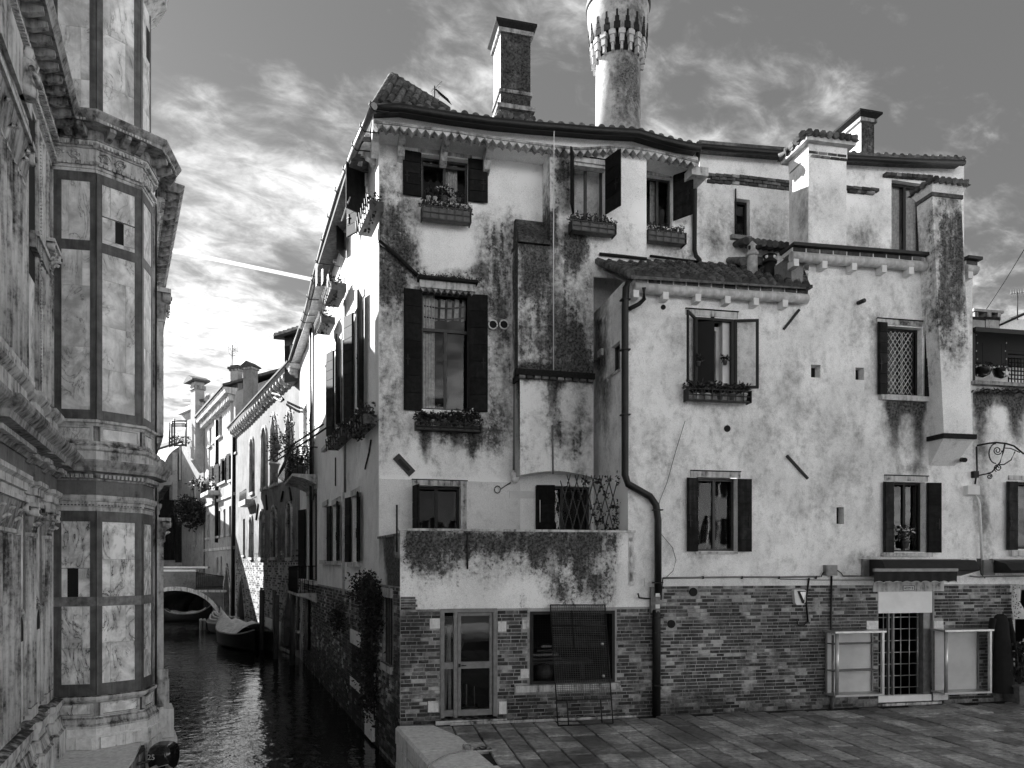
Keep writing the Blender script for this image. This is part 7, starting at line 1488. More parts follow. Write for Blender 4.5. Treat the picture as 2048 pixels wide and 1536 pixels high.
fluted(FW, *upil[0], 5.75, 8.3, .06, n=8); capital(FW, *upil[0], 8.32, 8.9, .07); slab(K, FW, 'pilaster_base', upil[0][0], upil[0][1] + .06, 5.6, 5.78, 0, .12, 'stone_w'); slab(K, FW, 'impost_block', upil[0][0], upil[0][1] + .03, 8.9, 9.12, 0, .14, 'stone_g')
fluted(FW, *upil[1], 5.65, 7.95, .04, n=2); capital(FW, *upil[1], 7.95, 8.35, .05)
def arch(F, a, b, z0, zs, d, dark=.5, rings=((0, .03), (.07, .025), (.13, .02)), name='arched_window'):
    t = part(name, K, F.w((a + b) / 2, z0, 0)); c = (a + b) / 2; r = (b - a) / 2; n = 14
    P = [(a, z0), (b, z0)] + [(c + r * math.cos(math.pi * i / n), zs + r * math.sin(math.pi * i / n)) for i in range(n + 1)]
    MB().prism(F, P, .002, .012).obj('panel', 'marble', t); zt_ = z0 + (zs + r - z0) * dark; Q = [(a + .04, zt_), (b - .04, zt_)] + [(c + (r - .04) * math.cos(math.pi * i / n), zs + (r - .04) * math.sin(math.pi * i / n)) for i in range(n + 1)]; MB().prism(F, Q, .013, .018).obj('opening', 'room', t)
    for o, w in rings:
        L = [F.w(b + o, z0, d)] + [F.w(c + (r + o) * math.cos(math.pi * i / n), zs + (r + o) * math.sin(math.pi * i / n), d - o * .3) for i in range(n + 1)] + [F.w(a - o, z0, d)]
        MB().tube(L, w, 6).obj('arch_moulding', 'stone_w', t)
    return t
def arch_px(x0, x1, z0, ytop, dark, **kw):
    a, b = wx(x0), wx(x1); r = (b - a) / 2; c = (x0 + x1) / 2; zt_ = FW.px(c, ytop)[1]; arch(FW, a, b, z0, zt_ - r, .03, dark, **kw)
arch_px(29, 45, .9, 1225, .72); arch_px(64, 78, .9, 1210, .75)
for x0, x1, z0, z1 in ((26, 28, .84, 3.95), (46, 49, .84, 3.95), (61, 63, .84, 3.95), (79, 82, .84, 3.95), (37, 43, 5.6, 9.3), (69, 71, 5.6, 9.2), (97, 102, 5.6, 9.8)): slab(K, FW, 'dark_band', wx(x0), wx(x1), z0, z1, -.01, .012, 'stone_d2')
arch_px(46, 68, 5.7, 135, .35, rings=((0, .04), (.09, .035), (.18, .04), (.26, .025))); arch_px(80, 88, 7.2, 300, .4, rings=((0, .05), (.1, .05)))
for a, b in ((wx(70), wx(77)), (wx(40), wx(43))): slab(K, FW, 'strip', a, b, 5.6, 9.3, 0, .05, 'stone_w')
slab(K, FW, 'impost_block', wx(56), wx(84), 7.75, 7.95, 0, .1, 'stone_g'); slab(K, FW, 'impost_block', wx(58), wx(82), 7.95, 8.02, 0, .13, 'stone_w')
m = MB()
for i in range(70): z = 5.8 + i * .055; m.lathe(FW.w(wx(67), z, .1), [(0, -.02), (.02, 0), (0, .02)], 4)
m.obj('bead_row', 'stone_w', K, kind='stuff')
# carved figure panel high on the left
t = part('relief_panel', K, FW.w(wx(10), 9.4, .2)); slab(t, FW, 'panel', wx(-40), wx(30), 9.15, 9.8, .15, .2, 'stone_w'); m = MB(); s = wx(12)
m.lathe(FW.w(s, 9.15, .24), [(.1, 0), (.12, .1), (.09, .3), (.13, .45), (.06, .52), (.08, .58), (.06, .66), (0, .7)], 10); m.obj('carved_figure', 'stone_w', t)
MB().tube([FW.w(s - .12, 9.5, .3), FW.w(s - .2, 9.35, .36), FW.w(s - .05, 9.3, .38)], .04, 6).obj('carved_arm', 'stone_w', t); MB().hexa([FW.w(s + .05, 9.5, .2), FW.w(s + .3, 9.62, .2), FW.w(s + .3, 9.62, .24), FW.w(s + .05, 9.5, .24)], [FW.w(s + .05, 9.65, .2), FW.w(s + .34, 9.85, .2), FW.w(s + .34, 9.85, .24), FW.w(s + .05, 9.65, .24)]).obj('carved_wing', 'stone_w', t)
# corner pilaster strip where wing meets tower
slab(K, FA, 'corner_strip', .0, .06, .84, 9.8, .02, .06, 'stone_w')
# apse wall with its pilaster
PLp = [(-7.0, 13.9), P6, P7]; order([P6, P7], 1.0); along([P6, P7], .3, modillion); blocks([P6, P7], .08, 10.22, 10.28, .06, .15, 'dentils', 'stone_w')
MB().sweep([P6, P7], [(0, -1), (0, 10.3)]).obj('apse_wall', 'marble', K)
slab(K, FP, 'pilaster', .02, .55, .84, 3.55, 0, .12, 'stone_w'); capital(FP, .02, .55, 3.56, 3.98, .12); slab(K, FP, 'pilaster', .02, .55, 5.6, 7.9, 0, .12, 'stone_w'); capital(FP, .02, .55, 7.9, 8.5, .12)
slab(K, FP, 'pilaster_base', -.03, .62, .8, 1.0, 0, .2, 'stone_w'); slab(K, FP, 'pedestal', -.0, .6, .2, .8, 0, .22, 'stone_w'); slab(K, FP, 'pedestal_foot', -.05, .66, -.35, .2, 0, .3, 'stone_q'); slab(K, FP, 'foundation_stone', -.1, .7, WZ - .4, -.36, 0, .36, 'stone_q')
# pale quay at the foot of the church
lq = bpy.data.objects.new('church_quay', None); C.objects.link(lq); place(lq, (-7, 10, -.1), None); lq['kind'] = 'structure'
qp = [(-6.75, 13.3), (-6.35, 12.6), (-6.1, 11.4), (-5.3, 9), (-3.9, 5.2), (-4.8, 5), (-6.4, 9), (-7.9, 12.5)]
MB().plan([(x - .02, y) for x, y in qp], WZ - .6, -.16).obj('quay_wall', 'stone_g', lq)
for a, b in (((-6.75, 13.3), (-6.2, 11.9)), ((-6.19, 11.88), (-5.55, 9.9)), ((-5.54, 9.88), (-4.6, 7.2))):
    A, B = Vector(a), Vector(b); MB().hexa([(A.x, A.y, -.15), (B.x, B.y, -.15), (B.x - 1.7, B.y - .1, -.15), (A.x - 1.5, A.y - .1, -.15)], [(A.x, A.y, -.1), (B.x, B.y, -.1), (B.x - 1.7, B.y - .1, -.1), (A.x - 1.5, A.y - .1, -.1)]).obj('quay_slab', 'stone_q', lq)
# =====================================================================
# CANAL VIEW
# =====================================================================
Kn, Kf = (-9.06, 31.0), (-17.9, 46.9); F2_ = seg(Kf, Kn); L2 = (Vector(Kn) - Vector(Kf)).length
B2 = thing('gothic_canal_house', 'worn brown canal house with arched windows and a long corbelled eave', 'house', (-13, 40, WZ))
def arch_hole(F, parent, x0, x1, y0, y1, pointed=False, stone=True, mt='pl_far'):
    s0, s1, z0, z1 = F.rect(x0, x1, y0, y1); c = (s0 + s1) / 2; r = (s1 - s0) / 2; h = r * (1.7 if pointed else 1.0); zs = z1 - h; n = 10
    arc = [(c + r * math.cos(math.pi * i / n), zs + h * (math.sin(math.pi * i / n) if not pointed else (1 - abs(math.cos(math.pi * i / n)) ** 1.6))) for i in range(n + 1)]
    for half in (arc[:n // 2 + 1] + [(s1 + .001, z1 + .001)], arc[n // 2:] + [(s0 - .001, z1 + .001)]): MB().prism(F, half, -.3, .0).obj('arch_spandrel', mt, parent)
    w = MB(); w.box(F, c - .03, c + .03, z0, z1 - h * .3, -.2, -.15); w.box(F, s0, s1, zs - .04, zs + .04, -.2, -.15); o = w.obj('window', 'wood', parent); MB().add([F.w(s0, z0, -.22), F.w(s1, z0, -.22), F.w(s1, z1, -.22), F.w(s0, z1, -.22)], [(0, 1, 2, 3)]).obj('pane', 'glass', o); room_box(parent, F, (s0, s1, z0, z1), .8, -.31)
    if stone: MB().tube([F.w(s1 + .06, z0, .02)] + [F.w(c + (p[0] - c) * 1.08, p[1] + .05, .02) for p in arc] + [F.w(s0 - .06, z0, .02)], .09, 5).obj('arch_surround', 'stone_w', parent); slab(parent, F, 'sill', s0 - .15, s1 + .15, z0 - .15, z0 - .002, 0, .12, 'stone_w')
    return (s0, s1, z0, z1)
hs = []
for x0, x1, y0, y1, pt_ in ((502, 508, 877, 985, 0), (525, 534, 855, 975, 0), (544, 554, 828, 968, 1), (575, 585, 820, 955, 1), (501, 506, 1033, 1115, 0), (521, 529, 1022, 1115, 0), (545, 554, 1013, 1114, 0), (576, 585, 1006, 1115, 0)): hs.append(arch_hole(F2_, B2, x0, x1, y0, y1, bool(pt_)))
for x0, x1, y0, y1 in ((476, 492, 1157, 1262), (567, 590, 1170, 1298)): hs.append(arch_hole(F2_, B2, x0, x1, y0, y1, True, mt='pl_dark'))
for x0, x1, y0, y1 in ((470, 474, 870, 905), (486, 490, 1038, 1110), (545, 553, 1180, 1270), (520, 526, 1175, 1240), (596, 599, 1190, 1260)): h = F2_.rect(x0, x1, y0, y1); hs.append(h); window(B2, F2_, h, cols=1, fw=.08); slab(B2, F2_, 'sill', h[0] - .1, h[1] + .1, h[2] - .12, h[2] - .002, 0, .1, 'stone_w')
zt2 = pxcurve(F2_, [(470, 866), (500, 838), (540, 795), (600, 738)])
zpl = F2_.px(560, 1125)[1]
wall('upper_wall', F2_, 0, L2, zpl, 13, 'pl_farbrown', B2, hs, .3, top=zt2, spec=[('b', 510, 605, 900, 1130, 14, .12), ('b', 470, 605, 700, 870, 14, -.15), ('g', 560, 1080, 25, 30, .4), ('g', 500, 1100, 20, 25, .3)], depth=.3)  # cast shade painted into the lower right, sunlit top made paler
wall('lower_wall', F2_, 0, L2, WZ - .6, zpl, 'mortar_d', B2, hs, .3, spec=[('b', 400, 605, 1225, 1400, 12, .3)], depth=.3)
bricks(B2, F2_, .2, L2 - .02, WZ + .9, zpl + .6, 'brick_d', hs, d=.004, maxp=0, bl=.3, bh=.09, j=.03, skip=.45)
for x0, x1 in ((532, 545), (556, 566)): slab(B2, F2_, 'water_step', F2_.px(x0, 1260)[0], F2_.px(x1, 1260)[0], WZ - .3, WZ + 1.3, 0, .05, 'stone_q')
ec = MB(); 
for i in range(20):
    a, b = L2 * i / 20, L2 * (i + 1) / 20; ec.hexa([F2_.w(a, zt2(a), 0), F2_.w(b, zt2(b), 0), F2_.w(b, zt2(b) + .04, .4), F2_.w(a, zt2(a) + .04, .4)], [F2_.w(a, zt2(a) + .22, 0), F2_.w(b, zt2(b) + .22, 0), F2_.w(b, zt2(b) + .2, .5), F2_.w(a, zt2(a) + .2, .5)])
ec.obj('eave', 'beam', B2)
for i in range(26): s = L2 * (i + .5) / 26; inst(cm, 'corbel', B2, F2_.w(s, zt2(s) + .0, 0), rz=F2_.ang, sc=(1.2, 1.6, 1.1))
m = MB(); a, b = 0, L2; m.hexa([F2_.w(a, zt2(a) + .21, .55), F2_.w(b, zt2(b) + .21, .55), F2_.w(b, zt2(b) + 2.2, -6), F2_.w(a, zt2(a) + 2.2, -6)], [F2_.w(a, zt2(a) + .3, .55), F2_.w(b, zt2(b) + .3, .55), F2_.w(b, zt2(b) + 2.3, -6), F2_.w(a, zt2(a) + 2.3, -6)]); r2_ = m.obj('roof', 'tile', B2)
for k in range(3): MB().tube([F2_.w(L2 * .55, zt2(L2 * .55) + .6 + .0 * k, -1.0 - k), F2_.w(L2 * .98, zt2(L2) + .8 + .5 * k, -1.0 - k)], .12, 6).obj('ridge_tile', 'tile', r2_)
pxtube(B2, F2_, [(545, 787, .5), (559, 790, .9), (567, 799, .9), (562, 803, .5), (549, 795, .4)], .05, 'iron', 'gutter_bracket'); pxtube(B2, F2_, [(467, 865, .1), (466, 1240, .1)], .13, 'iron', 'downpipe')
for a, b in (((566, 983), (562, 1003)), ((578, 975), (583, 1000)), ((516, 1008), (512, 1040)), ((532, 990), (534, 1020))): pxtube(B2, F2_, [(*a, .04), (*b, .04)], .05, 'iron', 'tie_iron')
bal2 = part('small_balcony', B2, F2_.w(*F2_.px(488, 1003), 0)); s0, s1, z0, z1 = F2_.rect(481, 494, 982, 1001, .4); slab(bal2, F2_, 'slab', s0, s1, z0 - .3, z0, 0, .5, 'stone_w')
for i in range(9): s = s0 + (s1 - s0) * i / 8; MB().tube([F2_.w(s, z0, .45), F2_.w(s, z1, .45)], .02, 4).obj('baluster', 'iron', bal2)
MB().tube([F2_.w(s0, z1, .45), F2_.w(s1, z1, .45)], .03, 4).obj('handrail', 'iron', bal2)
# dormer on its roof
dm = part('dormer', B2, (-9.9, 31.5, 12)); Fd = Frame((-10.3, 31.6), (1, -.35)); s0, s1, z0, z1 = Fd.rect(569, 602, 668, 740); MB().box(Fd, s0, s1, z0 - .5, z1 - .1, -1.5, 0).obj('walls', 'wood', dm)
for k in range(3): a = s0 + (s1 - s0) * (k + .15) / 3; slab(dm, Fd, 'window', a, a + (s1 - s0) * .22, z0, z1 - .5, 0, .03, 'wood_l' if k == 1 else 'room')
m = MB(); A = Fd.w(s0 - .3, z1 - .25, .35); B = Fd.w(s1 + .2, z1 - .05, .35); m.hexa([A, B, Fd.w(s1 + .2, z1 + .35, -1.6), Fd.w(s0 - .3, z1 + .2, -1.6)], [A + Vector((0, 0, .12)), B + Vector((0, 0, .12)), Fd.w(s1 + .2, z1 + .47, -1.6), Fd.w(s0 - .3, z1 + .32, -1.6)]); m.obj('dormer_roof', 'iron', dm)
for k in range(6): p = A.lerp(B, (k + .5) / 6) + Vector((0, 0, .14)); MB().tube([p, p + Vector((Fd.n.x, Fd.n.y, 0)) * -1.4 + Vector((0, 0, .4))], .13, 6).obj('roof_tile', 'tile_l', dm)
# chimneys on it
def simple_chimney(parent, xm, wpx, y0, y1, Y, mt, label=None, gable=True, wide=1.5):
    w = wpx / FPX * Y; x = (xm - CX) / FPX * Y; zf_ = lambda y: CZ + (HY - y) * Y / FPX; F = Frame((x, Y), (1, -.35)); t = part('chimney', parent, (x, Y, zf_(y1)))
    zt_ = zf_(y0); h = (zf_(y0) - zf_(y1)); slab(t, F, 'shaft', -w / 2, w / 2, zf_(y1), zt_ - w * .55, -w * .8, 0, mt); slab(t, F, 'neck', -w * .6, w * .6, zt_ - w * .75, zt_ - w * .55, -w * .9, w * .1, 'stone_g')
    m = MB(); k = w * wide / 2
    if gable: m.prism(F, [(-k, zt_ - w * .55), (k, zt_ - w * .55), (k, zt_ - w * .45), (0, zt_), (-k, zt_ - w * .45)], -w, w * .2)
    else: m.box(F, -k, k, zt_ - w * .55, zt_ - w * .3, -w, w * .2); m.box(F, -k * .7, k * .7, zt_ - w * .3, zt_ - .1 * w, -w * .8, 0)
    m.obj('cap', 'tile', t); return t
simple_chimney(B2, 495, 22, 722, 850, 45, 'pl_dark'); simple_chimney(B2, 468, 18, 728, 850, 47.5, 'pl_far', gable=False)
dsh = thing('satellite_dish', 'pale mesh satellite dish on a pole above the far chimney', 'satellite dish', (-18, 47.5, 14)); F = Frame((0, 47.5), (1, -.3)); P_ = lambda x, y: F.w(*F.px(x, y), 0)
MB().tube([P_(464, 730), P_(465, 690)], .035, 5).obj('pole', 'iron', dsh); m = MB(); c = P_(469, 699)
for k in (1, .66, .33): m.tube([c + Vector((F.u.x, F.u.y, 0)) * .42 * k * math.cos(a) + Vector((0, 0, .52 * k * math.sin(a))) + Vector((F.n.x, F.n.y, 0)) * .15 * k for a in [i * math.pi / 8 for i in range(17)]], .012 if k < 1 else .02, 4)
for i in range(8): a = i * math.pi / 8; u = Vector((F.u.x, F.u.y, 0)) * .42 * math.cos(a) + Vector((0, 0, .52 * math.sin(a))); m.tube([c - u, c + u], .008, 3)
m.obj('dish', 'alu', dsh); MB().tube([c, c + Vector((F.n.x, F.n.y, 0)) * .5 + Vector((F.u.x, F.u.y, 0)) * .15], .015, 4).obj('arm', 'iron', dsh)
# building 3
K3f = (-24.1, 56.9); F3 = seg(K3f, Kf); L3 = (Vector(Kf) - Vector(K3f)).length; B3 = thing('white_canal_house', 'white canal house with bracketed cornice and small sills, beyond the arched-window house', 'house', (-21, 52, WZ))
zt3 = pxcurve(F3, [(408, 852), (440, 820), (470, 790)]); hs = [F3.rect(*q) for q in ((419, 423, 856, 892), (428, 433, 842, 884), (438, 444, 832, 873), (461, 468, 812, 854), (427, 433, 930, 962), (440, 447, 925, 966), (449, 454, 915, 962), (461, 466, 905, 960), (435, 441, 1022, 1072), (447, 451, 1018, 1070), (458, 463, 1012, 1068), (415, 419, 1030, 1075), (433, 437, 1115, 1150), (441, 444, 1113, 1145))]
ah = arch_hole(F3, B3, 449, 461, 1130, 1240, True); hs.append(ah)
wall('wall', F3, 0, L3, WZ - .6, 15, 'pl_far', B3, hs, .4, top=zt3, spec=[('b', 380, 480, 985, 1130, 6, .1), ('b', 380, 480, 1180, 1300, 10, .4), ('b', 380, 480, 700, 960, 10, -.2)])  # shade painted in below mid-height, sunlit part above made paler
for i, h in enumerate(hs[:-1]):
    window(B3, F3, h, cols=1, fw=.09, mt='wood'); slab(B3, F3, 'sill', h[0] - .18, h[1] + .18, h[2] - .16, h[2] - .002, 0, .18, 'stone_w')
    if 4 <= i <= 7: shutter(B3, F3, h[0], h[2], h[3], (h[1] - h[0]) * .6, -1, 12, 5, 'shutter'); shutter(B3, F3, h[1], h[2], h[3], (h[1] - h[0]) * .6, 1, 12, 5, 'shutter')
m = MB(); z3 = lambda s, o=0: zt3(s) + o
for i in range(10):
    a, b = L3 * i / 10, L3 * (i + 1) / 10; m.hexa([F3.w(a, z3(a), 0), F3.w(b, z3(b), 0), F3.w(b, z3(b, .1), .6), F3.w(a, z3(a, .1), .6)], [F3.w(a, z3(a, .45), -.2), F3.w(b, z3(b, .45), -.2), F3.w(b, z3(b, .45), .7), F3.w(a, z3(a, .45), .7)])
m.obj('cornice', 'stone_w', B3)
for i in range(22): s = L3 * (i + .5) / 22; slab(B3, F3, 'cornice_bracket', s - .1, s + .1, z3(s, -.35), z3(s, .05), 0, .4, 'stone_w')
slab(B3, F3, 'string_course', 0, L3, F3.px(440, 1000)[1] - .1, F3.px(440, 1000)[1] + .1, 0, .12, 'stone_w'); slab(B3, F3, 'string_course', 0, L3, F3.px(440, 1098)[1] - .1, F3.px(440, 1098)[1] + .1, 0, .12, 'stone_w')
FG3 = seg((Kf[0], Kf[1]), (Kf[0] + 9, Kf[1] + 5)); MB().prism(FG3, [(0, 8), (9, 8), (9, 13.8), (4.5, 16.5), (0, z3(L3, .2))], -8, -.001).obj('gable_wall', 'pl_far', B3)
m = MB(); m.hexa([F3.w(-.1, z3(0, .45), .8), F3.w(L3 + .1, z3(L3, .45), .8), FG3.w(4.5, 16.6, .3), F3.w(0, z3(0, 3), -5)], [F3.w(-.1, z3(0, .6), .8), F3.w(L3 + .1, z3(L3, .6), .8), FG3.w(4.5, 16.8, .3), F3.w(0, z3(0, 3.2), -5)]); m.obj('roof', 'tile', B3)
pxtube(B3, F3, [(433, 840, .1), (433, 1085, .1)], .12, 'iron', 'downpipe'); s0, s1, z0, z1 = F3.rect(424, 452, 958, 1000, .5)
bb3 = part('balcony', B3, F3.w(s0, z0, 0)); zb3 = F3.px(432, 985)[1]; bs0, bs1 = F3.px(424, 980)[0], F3.px(440, 980)[0]; slab(bb3, F3, 'slab', bs0, bs1, zb3 - .3, zb3, 0, .8, 'stone_w')
for i in range(10): s = bs0 + (bs1 - bs0) * i / 9; MB().tube([F3.w(s, zb3, .75), F3.w(s, zb3 + .9, .75)], .03, 4).obj('baluster', 'iron', bb3)
pl3 = thing('balcony_plants', 'plants filling the balcony of the white canal house', 'plants', F3.w((bs0 + bs1) / 2, zb3, .5)); leaves(MB(), F3.w((bs0 + bs1) / 2, zb3 + .6, .5), ((bs1 - bs0) / 2, .4, .6), 260, .22).obj('foliage', 'leaf_d', pl3)
# building 4, its chimney, and the shaded houses to its left
B4 = thing('tall_white_house', 'tall narrow white house with a chimney rising from its canal front, beyond the bridge', 'house', (-25, 60, 0)); K4a, K4b = (-24.25, 57.0), (-27.6, 60.6); F4 = seg(K4b, K4a); L4 = (Vector(K4a) - Vector(K4b)).length
hs = [F4.rect(*q) for q in ((381, 385, 980, 1010), (389, 393, 1045, 1090), (392, 396, 870, 925))]; a4 = arch_hole(F4, B4, 386, 391, 955, 1012); hs.append(a4); zt4 = F4.px(400, 815)[1]
wall('wall', F4, 0, L4, WZ, zt4, 'pl_far', B4, hs, .4, spec=[('b', 360, 420, 1010, 1130, 8, .08), ('b', 200, 440, 1150, 1350, 6, 1.3)]);  # foot of the wall painted dark as the shade behind the bridge arch
for h in hs[:-1]: window(B4, F4, h, cols=1, fw=.08); slab(B4, F4, 'sill', h[0] - .15, h[1] + .15, h[2] - .15, h[2] - .002, 0, .15, 'stone_w')
FG4 = seg(K4a, (K4a[0] + 7, K4a[1] + 2.4)); z4a = FG4.px(404, 805)[1]; wall('side_wall', FG4, 0, 7, 8, 18, 'pl_dark', B4, [], .5, top=interp([(0, z4a), (4, z4a + 1.0), (7, z4a + .4)])); m = MB(); m.hexa([FG4.w(-.2, z4a, .3), FG4.w(7, z4a + .5, .3), FG4.w(7, z4a + 1.0, -5), FG4.w(-2, z4a + 1, -5)], [FG4.w(-.2, z4a + .2, .3), FG4.w(7, z4a + 1.2, .3), FG4.w(7, z4a + 2, -5), FG4.w(-2, z4a + 1.2, -5)]); m.obj('roof', 'tile', B4)  # side wall given dark plaster to carry its shade
for i in range(16): s = 7 * (i + .5) / 16; MB().tube([FG4.w(s, z4a + .12 + s * .14, .35), FG4.w(s, z4a + .9 + s * .14, -1.5)], .17, 6).obj('roof_tile', 'tile_l', B4)
slab(B4, F4, 'cornice', 0, L4, zt4, zt4 + .35, -.2, .35, 'stone_w'); s0, s1, z0, z1 = F4.rect(384, 393, 765, 920, .5); slab(B4, F4, 'chimney_shaft', s0, s1, z0, z1, -.1, .6, 'pl_far'); slab(B4, F4, 'chimney_band', s0 - .1, s1 + .1, z1 - .6, z1 - .3, -.2, .7, 'stone_g'); m = MB(); m.prism(F4, [(s0 - .5, z1), (s1 + .5, z1), (s1 + .5, z1 + .12), ((s0 + s1) / 2, z1 + .5), (s0 - .5, z1 + .12)], -.4, 1.0); m.obj('chimney_cap', 'tile', B4)
m = MB(); m.hexa([F4.w(s0 + .15, z0 - .9, 0), F4.w(s1 - .15, z0 - .9, 0), F4.w(s1 - .15, z0 - .9, .05), F4.w(s0 + .15, z0 - .9, .05)], [F4.w(s0, z0, 0), F4.w(s1, z0, 0), F4.w(s1, z0, .6), F4.w(s0, z0, .6)]); m.obj('chimney_corbel', 'pl_far', B4)
B5 = thing('shaded_house', 'dark shaded house with long shutters and a timber roof terrace, left beyond the bridge', 'house', (-29, 62, 0)); F5 = seg((-32.5, 60), (-27.7, 62.2)); hs = [F5.rect(*q) for q in ((332, 337, 1000, 1120), (347, 352, 1010, 1120), (362, 367, 1020, 1125), (322, 327, 960, 1120), (371, 375, 1060, 1115))]
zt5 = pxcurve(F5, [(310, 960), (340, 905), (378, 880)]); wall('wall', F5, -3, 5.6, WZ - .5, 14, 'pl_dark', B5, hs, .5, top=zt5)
for h in hs: window(B5, F5, h, cols=1, fw=.1); shutter(B5, F5, h[0], h[2], h[3], .45, -1, 8, 6, 'shutter'); shutter(B5, F5, h[1], h[2], h[3], .45, 1, 8, 6, 'shutter')
m = MB(); m.hexa([F5.w(-3, zt5(-3), .5), F5.w(5.6, zt5(5.6), .5), F5.w(5.6, zt5(5.6) + 1, -4), F5.w(-3, zt5(-3) + 1, -4)], [F5.w(-3, zt5(-3) + .2, .5), F5.w(5.6, zt5(5.6) + .2, .5), F5.w(5.6, zt5(5.6) + 1.2, -4), F5.w(-3, zt5(-3) + 1.2, -4)]); m.obj('roof', 'tile', B5)
for q in ((345, 355, 905, 1000), (358, 362, 890, 960)): pxslab(B5, F5, 'chimney_shaft', *q, 0, .5, 'pl_far')
al = thing('roof_terrace', 'open timber roof terrace on posts above the shaded house', 'roof terrace', (-28, 60, 13)); Fq = Frame((0, 60), (1, .1)); Q = lambda x, y, d=0: Fq.w(*Fq.px(x, y, d), d)
for x, y0 in ((339, 846), (344, 843), (349, 838), (372, 842)): MB().tube([Q(x, y0), Q(x, 893)], .07, 5).obj('post', 'wood', al)
for y in (842, 848, 852): MB().tube([Q(344, y), Q(374, y)], .06, 5).obj('rail', 'wood', al)
for y in (872, 880, 888): MB().tube([Q(338, y + 6), Q(350, y)], .06, 5).obj('rail', 'wood', al)
MB().hexa([Q(349, 893), Q(374, 892), Q(374, 892, -2), Q(349, 893, -2)], [Q(349, 889), Q(374, 888), Q(374, 888, -2), Q(349, 889, -2)]).obj('deck', 'wood', al); leaves(MB(), Q(362, 880, -.5), (.9, .6, .4), 160, .2).obj('plants', 'leaf', al)
vp = thing('hanging_vine', 'big dark bush hanging over the canal beyond the bridge', 'bush', Q(378, 1040)); leaves(leaves(MB(), Q(372, 1020, 1), (1.0, .8, 1.2), 700, .25), Q(384, 1028, 1), (1.1, .8, 1.3), 900, .25).obj('foliage', 'leaf_d', vp)
lp = thing('wall_lantern', 'pale glass lantern on the wall beyond the bridge', 'lantern', Q(360, 1045, 1)); m = MB(); c = Q(360, 1043, 1); m.lathe(c, [(.12, 0), (.24, .5), (.26, .5), (.05, .65)], 6); m.obj('lantern', 'white', lp); MB().tube([c + Vector((0, 0, .6)), c + Vector((0, .3, 1.0)), c + Vector((-.1, 1.2, .9))], .03, 5).obj('bracket', 'iron', lp)
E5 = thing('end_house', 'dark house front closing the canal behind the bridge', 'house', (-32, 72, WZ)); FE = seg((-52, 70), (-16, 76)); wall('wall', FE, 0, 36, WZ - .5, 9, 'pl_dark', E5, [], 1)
# bridge
BR = thing('stone_bridge', 'small arched brick bridge with pale stone edge over the canal', 'bridge', (-20, 50, WZ)); FBr = Frame((-20.0, 50), (1, -.05)); c_ = FBr.px(352, 1180)[0]; zA = FBr.px(352, 1181)[1]; hw = 2.95; zsp = FBr.px(430, 1240)[1]
n = 16; arcp = [(c_ + hw * math.cos(math.pi * i / n), zsp + (zA - zsp) * math.sin(math.pi * i / n)) for i in range(n + 1)]; zD = FBr.px(352, 1147)[1]; R_ = FBr.px(440, 1180)[0] + .3; Lf = c_ - 5
poly = [(R_, zD - .2), (Lf, zD - .2), (Lf, WZ - .5), (arcp[-1][0], WZ - .5)] + arcp[::-1] + [(arcp[0][0], WZ - .5), (R_, WZ - .5)]
MB().prism(FBr, poly, -7.5, 0).obj('arch_body', 'brick_face', BR)  # body carried back past the deck to keep the arch dark
for i in range(n):
    a, b = arcp[i], arcp[i + 1]; k = lambda p, e: (c_ + (p[0] - c_) * (1 + e / hw), zsp + (p[1] - zsp) * (1 + e / (zA - zsp)))
    MB().prism(FBr, [a, b, k(b, .28), k(a, .28)], .0, .06).obj('arch_stone', 'stone_w', BR)
rE = FBr.px(393, 1150)[0]; slab(BR, FBr, 'parapet', Lf, rE, zD - .2, FBr.px(352, 1143)[1], -.25, .03, 'brick_face'); slab(BR, FBr, 'coping', Lf, rE, FBr.px(352, 1143)[1], FBr.px(352, 1139)[1], -.3, .08, 'white'); slab(BR, FBr, 'far_coping', Lf, rE - .3, FBr.px(352, 1137)[1], FBr.px(352, 1133)[1], -2.6, -2.3, 'white'); slab(BR, FBr, 'deck', rE, R_ + .2, FBr.px(400, 1180)[1] - .15, FBr.px(400, 1180)[1], -2.6, .1, 'stone_w')
zr0_, zr1_ = FBr.px(400, 1178)[1], FBr.px(400, 1145)[1]
for i in range(15): s = rE + (R_ - rE) * i / 14; MB().tube([FBr.w(s, zr0_, .05), FBr.w(s, zr1_ - .02 * i, .05)], .025, 4).obj('railing_bar', 'iron', BR)
for z in (zr0_ + .15, zr1_): MB().tube([FBr.w(rE, z, .05), FBr.w(R_, z - .28 * (z == zr1_), .05)], .03, 4).obj('rail', 'iron', BR)
